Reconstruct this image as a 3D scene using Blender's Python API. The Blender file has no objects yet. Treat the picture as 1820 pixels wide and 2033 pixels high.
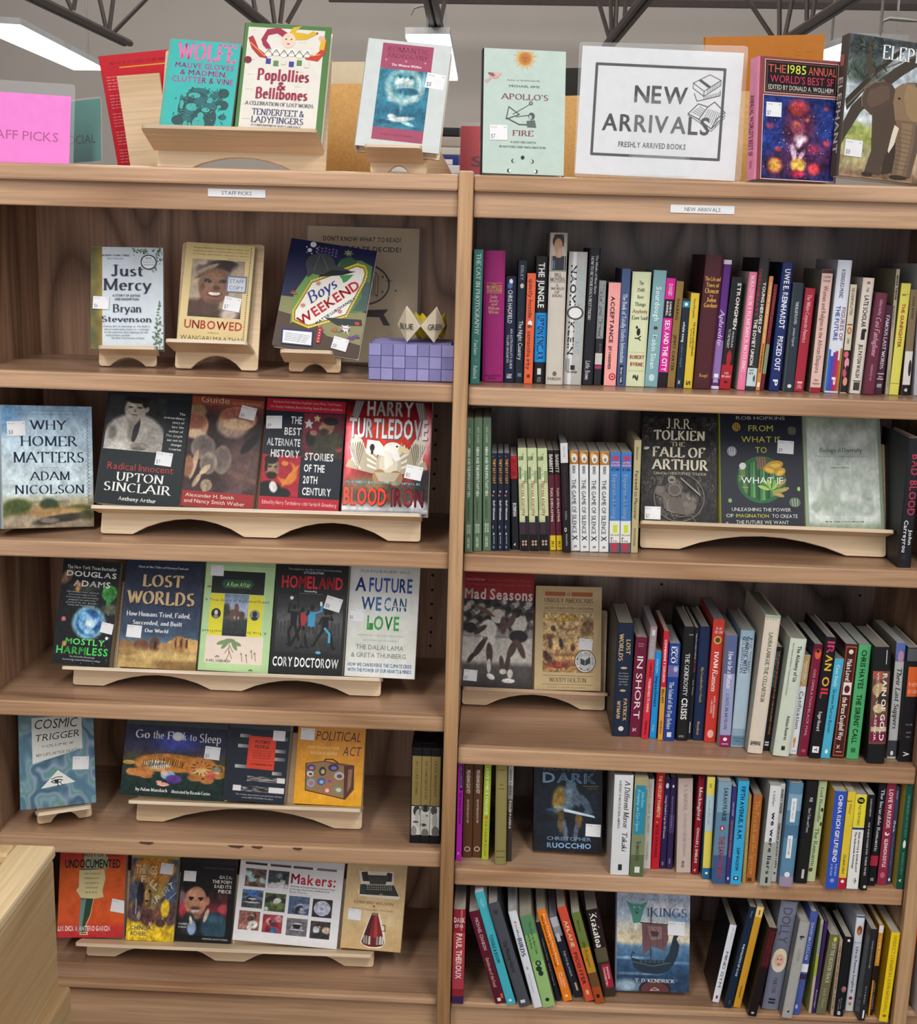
import bpy, math, random
import numpy as np
from mathutils import Matrix, Vector
SC = bpy.context.scene
COL = SC.collection
random.seed(5); rng = np.random.default_rng(5)
# ---------------------------------------------------------------- camera, world, light, exposure
CX, CY, CZ, YAW, PIT, ROL, FPX = .054179, -2.078728, 1.7, -.025169, .20569, .027882, 2508.97
FW = Vector((math.sin(YAW)*math.cos(PIT), math.cos(YAW)*math.cos(PIT), -math.sin(PIT)))
_r = Vector((math.cos(YAW), -math.sin(YAW), 0)); _u = _r.cross(FW)
RT = _r*math.cos(ROL)+_u*math.sin(ROL); UP = _u*math.cos(ROL)-_r*math.sin(ROL)
cam = bpy.data.cameras.new('camera'); cam.sensor_fit = 'HORIZONTAL'; cam.sensor_width = 36
cam.lens = FPX/1820*36; cam.clip_start = .02
camo = bpy.data.objects.new('camera', cam); COL.objects.link(camo)
camo.matrix_world = Matrix(((RT.x, UP.x, -FW.x, CX), (RT.y, UP.y, -FW.y, CY), (RT.z, UP.z, -FW.z, CZ), (0, 0, 0, 1)))
SC.camera = camo
SC.view_settings.view_transform = 'Standard'; SC.view_settings.look = 'None'
SC.view_settings.gamma = 1; SC.view_settings.use_curve_mapping = False
SC.view_settings.exposure = 0.52
SC.cycles.transparent_max_bounces = 24
w = bpy.data.worlds.new('world'); SC.world = w; w.use_nodes = True
w.node_tree.nodes['Background'].inputs[0].default_value = (.98, .97, 1, 1)
w.node_tree.nodes['Background'].inputs[1].default_value = .85
def area(name, loc, rot, sx, sy, power, col=(1, .97, .93)):
    l = bpy.data.lights.new(name, 'AREA'); l.shape = 'RECTANGLE'; l.size = sx; l.size_y = sy; l.energy = power; l.color = col
    o = bpy.data.objects.new(name, l); COL.objects.link(o); o.location = loc; o.rotation_euler = rot; return o
area('ceiling_and_fill_light', (-1.0, -2.6, 3.55), (math.radians(12), 0, 0), .35, 2.6, 44)
area('ceiling_and_fill_light', (1.1, -2.6, 3.55), (math.radians(12), 0, 0), .35, 2.6, 44)
area('ceiling_and_fill_light', (-.3, 2.6, 3.7), (0, 0, 0), 3.2, 2.6, 105, (1, .93, .84))
area('ceiling_and_fill_light', (0, 5.6, 4.5), (math.radians(48), 0, 0), 9, 1.2, 125, (1, .98, .96))  # added fill aimed at the rear wall to brighten it, no fixture here

def PX(px, py, ax, val):
    d = FW+RT*((px-910)/FPX)-UP*((py-1016.5)/FPX)
    c = Vector((CX, CY, CZ)); return c+d*((val-c[ax])/d[ax])
def PXplane(px, py, p0, n):
    d = FW+RT*((px-910)/FPX)-UP*((py-1016.5)/FPX)
    c = Vector((CX, CY, CZ)); return c+d*((p0-c).dot(n)/d.dot(n))

# ---------------------------------------------------------------- colours and materials
def lin(h):
    h = h.lstrip('#')
    if len(h) == 3: h = ''.join(c*2 for c in h)
    v = [int(h[i:i+2], 16)/255 for i in (0, 2, 4)]
    return tuple(x/12.92 if x <= .04045 else ((x+.055)/1.055)**2.4 for x in v)
MATS = {}
def newmat(name, rough=.5, spec=.5):
    m = bpy.data.materials.new(name); m.use_nodes = True; nt = m.node_tree
    b = nt.nodes['Principled BSDF']; b.inputs['Roughness'].default_value = rough; b.inputs['Specular IOR Level'].default_value = spec
    return m, nt, b
def N(nt, typ, **kw):
    n = nt.nodes.new(typ)
    for k, v in kw.items(): setattr(n, k, v)
    return n
def attr_mat(name, rough, spec=.5, metal=0, bump=0, coat=0):
    if name in MATS: return MATS[name]
    m, nt, b = newmat(name, rough, spec); a = N(nt, 'ShaderNodeVertexColor', layer_name='Col')
    tc = N(nt, 'ShaderNodeTexCoord'); no = N(nt, 'ShaderNodeTexNoise'); no.inputs['Scale'].default_value = 60; no.inputs['Detail'].default_value = 4
    nt.links.new(tc.outputs['Object'], no.inputs['Vector'])
    mr = N(nt, 'ShaderNodeMapRange'); mr.inputs['To Min'].default_value = .9; mr.inputs['To Max'].default_value = 1.08
    nt.links.new(no.outputs['Fac'], mr.inputs['Value'])
    mx = N(nt, 'ShaderNodeVectorMath', operation='SCALE')
    nt.links.new(a.outputs['Color'], mx.inputs[0]); nt.links.new(mr.outputs['Result'], mx.inputs['Scale'])
    nt.links.new(mx.outputs[0], b.inputs['Base Color']); b.inputs['Metallic'].default_value = metal
    b.inputs['Coat Weight'].default_value = coat; b.inputs['Coat Roughness'].default_value = .15
    MATS[name] = m; return m
def plain(name, col, rough=.5, spec=.5, metal=0, emit=0, var=.08, scale=25):
    if name in MATS: return MATS[name]
    m, nt, b = newmat(name, rough, spec); c = lin(col)
    tc = N(nt, 'ShaderNodeTexCoord'); no = N(nt, 'ShaderNodeTexNoise'); no.inputs['Scale'].default_value = scale; no.inputs['Detail'].default_value = 5
    nt.links.new(tc.outputs['Object'], no.inputs['Vector'])
    r = N(nt, 'ShaderNodeValToRGB'); e = r.color_ramp.elements; e[0].position = .3; e[1].position = .7
    e[0].color = (*[x*(1-var) for x in c], 1); e[1].color = (*[min(1, x*(1+var)) for x in c], 1)
    nt.links.new(no.outputs['Fac'], r.inputs[0]); nt.links.new(r.outputs[0], b.inputs['Base Color']); b.inputs['Metallic'].default_value = metal
    if emit: b.inputs['Emission Color'].default_value = (*c, 1); b.inputs['Emission Strength'].default_value = emit
    MATS[name] = m; return m
def wood(name, axis, c0, c1, c2, rough=.42, rings=26, stretch=9, spec=.4, fine=.35, sc=3.2):
    """axis = grain direction; cathedral rings from a stretched noise field, pores as fine streaks"""
    if name in MATS: return MATS[name]
    m, nt, b = newmat(name, rough, spec); L = nt.links.new
    tc = N(nt, 'ShaderNodeTexCoord'); oi = N(nt, 'ShaderNodeObjectInfo'); ad = N(nt, 'ShaderNodeVectorMath', operation='ADD')
    ml = N(nt, 'ShaderNodeMath', operation='MULTIPLY'); ml.inputs[1].default_value = 17; L(oi.outputs['Random'], ml.inputs[0])
    L(tc.outputs['Object'], ad.inputs[0]); L(ml.outputs[0], ad.inputs[1])
    def field(s, k, det, dist=0.):
        mp = N(nt, 'ShaderNodeMapping'); v = [s, s, s]; v[axis] = s/k; mp.inputs['Scale'].default_value = v
        L(ad.outputs[0], mp.inputs['Vector']); n = N(nt, 'ShaderNodeTexNoise'); n.inputs['Scale'].default_value = 1
        n.inputs['Detail'].default_value = det; n.inputs['Distortion'].default_value = dist; L(mp.outputs[0], n.inputs['Vector']); return n.outputs['Fac']
    a = field(sc, stretch*.5, 1.5, .3)
    m1 = N(nt, 'ShaderNodeMath', operation='MULTIPLY'); m1.inputs[1].default_value = rings; L(a, m1.inputs[0])
    sn = N(nt, 'ShaderNodeMath', operation='PINGPONG'); sn.inputs[1].default_value = 1; L(m1.outputs[0], sn.inputs[0])
    f = field(170, 28, 3); g = field(6, 3, 3)
    ramp = N(nt, 'ShaderNodeValToRGB'); e = ramp.color_ramp.elements
    e[0].position = 0; e[0].color = (*lin(c0), 1); e[1].position = 1; e[1].color = (*lin(c2), 1)
    x = e.new(.38); x.color = (*lin(c1), 1); x = e.new(.8); x.color = (*lin(c2), 1)
    L(sn.outputs[0], ramp.inputs[0])
    mr = N(nt, 'ShaderNodeMapRange'); mr.inputs['From Min'].default_value = .35; mr.inputs['From Max'].default_value = .62
    mr.inputs['To Min'].default_value = 1-fine; mr.inputs['To Max'].default_value = 1.04; L(f, mr.inputs['Value'])
    mg = N(nt, 'ShaderNodeMapRange'); mg.inputs['To Min'].default_value = .78; mg.inputs['To Max'].default_value = 1.2; L(g, mg.inputs['Value'])
    mm = N(nt, 'ShaderNodeMath', operation='MULTIPLY'); L(mr.outputs[0], mm.inputs[0]); L(mg.outputs[0], mm.inputs[1])
    vs = N(nt, 'ShaderNodeVectorMath', operation='SCALE'); L(ramp.outputs[0], vs.inputs[0]); L(mm.outputs[0], vs.inputs['Scale'])
    L(vs.outputs[0], b.inputs['Base Color'])
    bp = N(nt, 'ShaderNodeBump'); bp.inputs['Strength'].default_value = .12; bp.inputs['Distance'].default_value = .0015; L(f, bp.inputs['Height']); L(bp.outputs[0], b.inputs['Normal'])
    MATS[name] = m; return m
OAKX = wood('oak_edge_grain_x', 0, 'a57d5c', 'ba9472', 'c6a07f', rings=9, stretch=12, rough=.36, fine=.2)
OAKZ = wood('oak_edge_grain_z', 2, 'a0784f', 'b48a61', 'c09a72', rings=9, stretch=14, rough=.38, fine=.22)
OAKTOP = wood('oak_shelf_surface', 0, '94735a', 'ac896e', 'bc997e', rings=10, stretch=10, rough=.3, fine=.2)
BACKL = wood('oak_veneer_back', 2, '7a5b44', 'a58269', 'b89378', rings=20, stretch=7, sc=4.5, rough=.42, fine=.22)
BACKR = wood('dark_stained_back', 2, '4a3b37', '7c6a65', '96827b', rings=20, stretch=6, sc=5, rough=.3, fine=.22)
PLY = wood('birch_plywood', 0, 'd2b48c', 'dcc19b', 'e6cfac', rings=5, stretch=8, rough=.45, fine=.12)
PLYG = wood('warm_lit_plywood', 2, 'cf9a56', 'daa862', 'e2b470', rings=5, stretch=8, rough=.45, fine=.1)  # plywood of the far stands, the warm light on them put into its colour
PLYE = wood('plywood_edge', 0, 'b89878', 'd8c2a4', 'e8d8c0', rings=3, stretch=20, rough=.5, fine=.25)
PINE = wood('pale_pine', 1, 'c7a476', 'ddc193', 'ead3a8', rings=8, stretch=9, rough=.5, fine=.12)
COVER = attr_mat('book_cover_gloss', .34, .32, coat=.06)
COVM = attr_mat('book_cover_matte', .5, .25)
FOIL = attr_mat('foil_cover', .2, .6, metal=.55)
INK = attr_mat('printed_ink', .42, .25)
def pages_mat():
    m, nt, b = newmat('page_edges', .8, .2); L = nt.links.new
    a = N(nt, 'ShaderNodeVertexColor', layer_name='Col'); tc = N(nt, 'ShaderNodeTexCoord'); mp = N(nt, 'ShaderNodeMapping')
    mp.inputs['Scale'].default_value = (900, 6, 6); L(tc.outputs['Object'], mp.inputs['Vector'])
    n = N(nt, 'ShaderNodeTexNoise'); n.inputs['Scale'].default_value = 1; n.inputs['Detail'].default_value = 2; L(mp.outputs[0], n.inputs['Vector'])
    mr = N(nt, 'ShaderNodeMapRange'); mr.inputs['From Min'].default_value = .3; mr.inputs['From Max'].default_value = .7; mr.inputs['To Min'].default_value = .78; mr.inputs['To Max'].default_value = 1.05; L(n.outputs['Fac'], mr.inputs['Value'])
    vs = N(nt, 'ShaderNodeVectorMath', operation='SCALE'); L(a.outputs['Color'], vs.inputs[0]); L(mr.outputs[0], vs.inputs['Scale']); L(vs.outputs[0], b.inputs['Base Color'])
    return m
PAGES = pages_mat()
STICK = attr_mat('price_sticker_paper', .45, .4)
def clear_mat(name='clear_acrylic', alpha=.055, tint='e8eef0'):
    if name in MATS: return MATS[name]
    m, nt, b = newmat(name, .06, .3); b.inputs['Base Color'].default_value = (*lin(tint), 1); b.inputs['Alpha'].default_value = alpha
    MATS[name] = m; return m

# ---------------------------------------------------------------- mesh helpers
class MB:
    def __init__(s): s.v = []; s.f = []; s.c = []; s.m = []
    def quad(s, a, b, c, d, col='fff', mi=0):
        i = len(s.v); s.v += [tuple(a), tuple(b), tuple(c), tuple(d)]; s.f.append((i, i+1, i+2, i+3)); s.c.append(col); s.m.append(mi)
    def box(s, x0, y0, z0, x1, y1, z1, col='fff', bev=0, mi=0, mat=None):
        i = len(s.v)
        if bev <= 0:
            P = [(x0, y0, z0), (x1, y0, z0), (x1, y1, z0), (x0, y1, z0), (x0, y0, z1), (x1, y0, z1), (x1, y1, z1), (x0, y1, z1)]
            F = [(0, 3, 2, 1), (4, 5, 6, 7), (0, 1, 5, 4), (1, 2, 6, 5), (2, 3, 7, 6), (3, 0, 4, 7)]
        else:
            import bmesh
            bm = bmesh.new(); bmesh.ops.create_cube(bm, size=1)
            for v in bm.verts: v.co = Vector(((x0+x1)/2+v.co.x*(x1-x0), (y0+y1)/2+v.co.y*(y1-y0), (z0+z1)/2+v.co.z*(z1-z0)))
            bmesh.ops.bevel(bm, geom=bm.edges[:], offset=bev, segments=2, affect='EDGES', profile=.5)
            bm.verts.index_update(); P = [tuple(v.co) for v in bm.verts]; F = [tuple(v.index for v in f.verts) for f in bm.faces]; bm.free()
        if mat is not None: P = [tuple(mat @ Vector(p)) for p in P]
        s.v += P
        for f in F: s.f.append(tuple(i+k for k in f)); s.c.append(col); s.m.append(mi)
    def prism(s, poly, d0, d1, fn, col='fff', mi=0, sidecol=None, sidemi=None):
        """poly = 2-D outline (ccw), fn(a,b,d)->3-D"""
        n = len(poly); i = len(s.v)
        s.v += [tuple(fn(a, b, d0)) for a, b in poly]+[tuple(fn(a, b, d1)) for a, b in poly]
        from mathutils.geometry import tessellate_polygon
        for t in tessellate_polygon([[Vector((a, b, 0)) for a, b in poly]]):
            s.f.append((i+t[0], i+t[1], i+t[2])); s.f.append((i+n+t[2], i+n+t[1], i+n+t[0])); s.c += [col]*2; s.m += [mi]*2
        for k in range(n):
            q = (k+1) % n; s.f.append((i+k, i+q, i+n+q, i+n+k)); s.c.append(sidecol or col); s.m.append(mi if sidemi is None else sidemi)
    def tube(s, pts, r, col='fff', n=8, mi=0):
        pts = [Vector(p) for p in pts]; i0 = len(s.v)
        for k, p in enumerate(pts):
            d = (pts[min(k+1, len(pts)-1)]-pts[max(k-1, 0)]).normalized(); a = d.cross(Vector((0, 0, 1)))
            if a.length < .01: a = d.cross(Vector((0, 1, 0)))
            a.normalize(); b = d.cross(a)
            for j in range(n): t = 2*math.pi*j/n; s.v.append(tuple(p+(a*math.cos(t)+b*math.sin(t))*r))
        for k in range(len(pts)-1):
            for j in range(n):
                q = (j+1) % n; s.f.append((i0+k*n+j, i0+k*n+q, i0+(k+1)*n+q, i0+(k+1)*n+j)); s.c.append(col); s.m.append(mi)
        s.f.append(tuple(i0+j for j in range(n))); s.c.append(col); s.m.append(mi)
        e = i0+(len(pts)-1)*n; s.f.append(tuple(e+n-1-j for j in range(n))); s.c.append(col); s.m.append(mi)
    def build(s, name, mats, parent=None, smooth=False):
        me = bpy.data.meshes.new(name); me.from_pydata(s.v, [], s.f)
        for m in (mats if isinstance(mats, (list, tuple)) else [mats]): me.materials.append(m)
        ca = me.color_attributes.new('Col', 'FLOAT_COLOR', 'CORNER')
        arr = np.ones((len(me.loops), 4), np.float32); cache = {}; k = 0
        for f, c in zip(s.f, s.c):
            n = len(f)
            if isinstance(c, str):
                if c not in cache: cache[c] = lin(c)
                arr[k:k+n, :3] = cache[c]
            else: arr[k:k+n, :3] = c
            k += n
        ca.data.foreach_set('color', arr.ravel())
        if any(s.m): me.polygons.foreach_set('material_index', s.m)
        if smooth: me.polygons.foreach_set('use_smooth', [True]*len(s.f))
        me.update(); o = bpy.data.objects.new(name, me); COL.objects.link(o)
        if parent is not None: o.parent = parent
        return o
def empty(name, M=None):
    o = bpy.data.objects.new(name, None); o.empty_display_size = .02; COL.objects.link(o)
    if M is not None: o.matrix_world = M
    return o
LABELS = {}
def tag(o, label=None, cat=None, group=None, kind=None):
    if label:
        n = len(label.replace('-', ' ').split()) if 0 else len(label.split())
        if n > 16 or n < 4: print('LABEL LENGTH', n, label)
        if label in LABELS: print('DUP LABEL', label)
        LABELS[label] = 1; o['label'] = label
    if cat: o['category'] = cat
    if group: o['group'] = group
    if kind: o['kind'] = kind
    return o

# ---------------------------------------------------------------- lettering: built-in sans outlines and a broad-nib serif face drawn here
GLY = {}
def sans(ch, bold):
    k = (ch, bold)
    if k in GLY: return GLY[k]
    multi = bold and ch in 'MNWmwRKAVvXxZz&'
    cu = bpy.data.curves.new('t', 'FONT'); cu.body = ch; cu.resolution_u = 2; cu.offset = .022 if bold and not multi else 0; cu.fill_mode = 'FRONT'
    ob = bpy.data.objects.new('t', cu); me = bpy.data.meshes.new_from_object(ob)
    v = np.array([p.co[:2] for p in me.vertices]) if len(me.vertices) else np.zeros((0, 2)); f = [tuple(p.vertices) for p in me.polygons]
    bpy.data.objects.remove(ob); bpy.data.curves.remove(cu); bpy.data.meshes.remove(me)
    if multi and len(v):
        n = len(v); f = f+[tuple(i+n for i in g) for g in f]+[tuple(i+2*n for i in g) for g in f]; v = np.vstack([v, v+[.024, .01], v+[-.024, -.01]])
    if len(v):
        v = v/.729; x0, x1 = v[:, 0].min(), v[:, 0].max(); v[:, 0] -= x0; adv = x1-x0+.13
    else: adv = .42
    GLY[k] = (v, f, adv); return GLY[k]
# strokes: "x y x y ..." polylines, "@cx cy rx ry a0 a1" arcs; ! before a stroke = no serifs
SG = {'A': (.95, '0 0 .44 1 .9 0/!.17 .35 .72 .35'), 'B': (.8, '.14 0 .14 1/!.14 1 .4 1/!.14 .53 .4 .53/!.14 0 .42 0/@.4 .765 .25 .235 90 -90/@.42 .265 .3 .265 90 -90'),
 'C': (.86, '@.47 .5 .42 .5 48 312'), 'D': (.92, '.14 0 .14 1/!.14 1 .35 1/!.14 0 .35 0/@.35 .5 .47 .5 90 -90'),
 'E': (.76, '.14 0 .14 1/!.14 1 .66 1 .66 .84/!.14 .52 .5 .52/!.14 0 .68 0 .7 .18'), 'F': (.72, '.14 0 .14 1/!.14 1 .64 1 .64 .84/!.14 .5 .48 .5'),
 'G': (.92, '@.47 .5 .42 .5 50 320/!.8 .1 .8 .42/!.6 .42 .9 .42'), 'H': (.94, '.14 0 .14 1/.8 0 .8 1/!.14 .5 .8 .5'), 'I': (.36, '.18 0 .18 1'),
 'J': (.5, '!.3 1 .3 .1/@.16 .12 .14 .14 0 -180/!.12 1 .44 1'), 'K': (.86, '.14 0 .14 1/!.14 .42 .7 1/.3 .55 .76 0'), 'L': (.72, '.14 0 .14 1/!.14 0 .64 0 .67 .2'),
 'M': (1.1, '.14 0 .14 1/!.14 1 .54 .05/!.54 .05 .94 1/.94 0 .94 1'), 'N': (.94, '.14 0 .14 1/!.14 1 .78 0/.78 1 .78 .02'), 'O': (.98, '@.48 .5 .43 .5 0 360'),
 'P': (.76, '.14 0 .14 1/!.14 1 .36 1/!.14 .46 .36 .46/@.36 .73 .3 .27 90 -90'), 'Q': (.98, '@.48 .5 .43 .5 0 360/!.5 .1 .88 -.18'),
 'R': (.86, '.14 0 .14 1/!.14 1 .36 1/!.14 .5 .36 .5/@.36 .75 .28 .25 90 -90/.38 .5 .78 0'), 'S': (.68, '@.34 .745 .24 .25 40 270/@.34 .25 .27 .25 90 -150'),
 'T': (.84, '.42 0 .42 1/!.06 .84 .06 1 .78 1 .78 .84'), 'U': (.92, '.16 1 .16 .3/.78 1 .78 .3/@.47 .3 .31 .3 180 360'), 'V': (.9, '.06 1 .46 .02/.84 1 .46 .02'),
 'W': (1.25, '.04 1 .36 .02/!.36 .02 .62 .95/!.62 .95 .92 .02/1.2 1 .92 .02'), 'X': (.86, '.08 1 .76 0/.76 1 .08 0'), 'Y': (.86, '.06 1 .43 .48/.8 1 .43 .48/.43 0 .43 .5'), 'Z': (.8, '!.1 .84 .1 1 .7 1/!.7 1 .08 0/!.08 0 .72 0 .72 .17'),
 'a': (.58, '@.3 .5 .18 .16 160 0/!.48 .5 .48 .02/@.27 .18 .2 .18 90 340'), 'b': (.64, '!.12 1 .12 0/@.34 .32 .24 .32 140 -140'), 'c': (.54, '@.3 .32 .24 .32 50 310'),
 'd': (.64, '!.5 1 .5 0/@.28 .32 .24 .32 40 320'), 'e': (.58, '@.3 .32 .24 .32 0 315/!.07 .36 .53 .36'), 'f': (.42, '.2 0 .2 .78/@.36 .78 .16 .2 180 50/!.06 .62 .4 .62'),
 'g': (.58, '@.27 .4 .2 .23 0 360/!.44 .6 .56 .64/@.28 -.12 .24 .17 60 -260/!.2 .18 .14 .07 .42 .02'), 'h': (.66, '.12 1 .12 0/@.32 .42 .2 .22 160 0/.52 .42 .52 0'), 'i': (.32, '.16 .64 .16 0/@.16 .88 .02 .02 0 360'),
 'j': (.32, '!.2 .64 .2 -.15/@.08 -.15 .12 .12 0 -140/@.2 .88 .02 .02 0 360'), 'k': (.62, '.12 1 .12 0/!.12 .28 .48 .62/.24 .38 .52 0'), 'l': (.32, '.16 1 .16 0'),
 'm': (.98, '.12 .64 .12 0/@.3 .42 .18 .22 160 0/.48 .42 .48 0/@.66 .42 .18 .22 160 0/.84 .42 .84 0'), 'n': (.66, '.12 .64 .12 0/@.32 .42 .2 .22 160 0/.52 .42 .52 0'), 'o': (.62, '@.31 .32 .25 .32 0 360'),
 'p': (.64, '.12 .64 .12 -.3/@.34 .32 .24 .32 140 -140'), 'q': (.64, '.5 .64 .5 -.3/@.28 .32 .24 .32 40 320'), 'r': (.46, '.14 .64 .14 0/@.34 .4 .2 .24 165 60'), 's': (.48, '@.24 .48 .16 .16 40 270/@.24 .165 .18 .16 90 -150'),
 't': (.42, '!.18 .84 .18 .12/@.3 .14 .12 .14 180 310/!.04 .63 .38 .63'), 'u': (.66, '.12 .64 .12 .2/@.31 .2 .19 .2 180 360/.52 .64 .52 0'), 'v': (.6, '.05 .64 .3 .02/.56 .64 .3 .02'), 'w': (.88, '.04 .64 .26 .02/!.26 .02 .44 .6/!.44 .6 .64 .02/.84 .64 .64 .02'),
 'x': (.6, '.06 .64 .52 0/.52 .64 .06 0'), 'y': (.6, '.05 .64 .3 .02/!.56 .64 .3 .02 .18 -.28 .06 -.28'), 'z': (.54, '!.08 .62 .46 .62/!.46 .62 .06 .02/!.06 .02 .48 .02'),
 '0': (.64, '@.31 .5 .25 .5 0 360'), '1': (.44, '.22 0 .22 1'), '2': (.6, '@.28 .74 .22 .25 160 -40/!.46 .58 .06 0/!.06 0 .54 0'), '4': (.64, '!.42 0 .42 1 .04 .28 .58 .28'), '5': (.58, '!.5 1 .14 1 .12 .58/@.27 .3 .25 .3 120 -140'),
 '8': (.6, '@.29 .75 .2 .24 0 360/@.29 .26 .25 .26 0 360'), '&': (.9, '@.34 .78 .17 .2 -30 200/!.2 .68 .78 0/@.32 .25 .26 .25 120 330/!.54 .12 .78 .5'), '.': (.26, '@.13 .03 .02 .02 0 360'), ',': (.26, '!.14 .04 .09 -.14'),
 "'": (.24, '!.12 1 .1 .8'), ':': (.26, '@.13 .03 .02 .02 0 360/@.13 .5 .02 .02 0 360'), '-': (.4, '!.08 .34 .34 .34'), '!': (.28, '!.14 1 .14 .25/@.14 .03 .02 .02 0 360'), '?': (.5, '@.24 .76 .18 .22 160 -60/!.3 .5 .24 .25/@.24 .03 .02 .02 0 360')}
def serif(ch, bold):
    k = (ch, 'S', bold)
    if k in GLY: return GLY[k]
    if ch not in SG: return sans(ch, bold)
    adv, st = SG[ch]; T = .19 if bold else .13; nv = np.array([math.cos(.2), math.sin(.2)])*T/2; th = .018 if not bold else .03; V = []; F = []
    def seg(p, q, z=0):
        d = q-p; L = np.hypot(*d)
        if L < 1e-6: return
        nn = np.array([-d[1], d[0]])/L*th; i = len(V)
        cr = d[0]*nv[1]-d[1]*nv[0]; s = 1 if cr > 0 else -1; a = nv*s+nn; e = d/L*.008
        V.extend([p-a-e, q-a+e, q+a+e, p+a-e]); F.append((i, i+1, i+2, i+3))
    for s in st.split('/'):
        ns = s.startswith('!'); s = s.lstrip('!')
        if s.startswith('@'):
            cx, cy, rx, ry, a0, a1 = map(float, s[1:].split()); n = max(4, int(abs(a1-a0)/26)) if rx > .05 else 4
            if rx < .03: i = len(V); r = T*.55; V.extend([np.array([cx+r*math.cos(j*math.pi/3), cy+r*math.sin(j*math.pi/3)]) for j in range(6)]); F.append(tuple(range(i, i+6))); continue
            rx -= .03; ry -= .01
            P = [np.array([cx+rx*math.cos(math.radians(a0+(a1-a0)*j/n)), cy+ry*math.sin(math.radians(a0+(a1-a0)*j/n))]) for j in range(n+1)]; ns = True
        else: q = list(map(float, s.split())); P = [np.array(q[j:j+2]) for j in range(0, len(q), 2)]
        for a, b in zip(P, P[1:]): seg(a, b)
        if not ns:
            for p in (P[0], P[-1]):
                if p[1] in (0., 1., .64, -.3):
                    wd = .15 if ch.isupper() or p[1] != .64 else .1; dy = .018*(1 if p[1] in (0., -.3) else -1)
                    i = len(V); V.extend([np.array([p[0]-wd, p[1]+dy-.02]), np.array([p[0]+wd, p[1]+dy-.02]), np.array([p[0]+wd, p[1]+dy+.02]), np.array([p[0]-wd, p[1]+dy+.02])]); F.append((i, i+1, i+2, i+3))
    GLY[k] = (np.array(V), F, adv+.06+(.05 if bold else 0)); return GLY[k]
def text_geo(txt, font):
    """returns verts normalised to x 0..1 (full string) and y where 0 = baseline, 1 = cap height"""
    bold = font in 'bR'; ser = font in 'rRI'; V = []; F = []; x = 0; n = 0
    for ch in txt:
        if ch == ' ': x += .34; continue
        v, f, adv = serif(ch, bold) if ser else sans(ch, bold)
        if not len(v): x += adv; continue
        v = v.copy()
        if font in 'iI': v[:, 0] += v[:, 1]*.22
        v[:, 0] += x; V.append(v); F += [tuple(n+k for k in g) for g in f]; n += len(v); x += adv
    if not V: return np.zeros((0, 2)), [], 1
    V = np.vstack(V); x1 = V[:, 0].max(); x0 = V[:, 0].min(); V[:, 0] = (V[:, 0]-x0)/(x1-x0); return V, F, x1-x0

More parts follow.
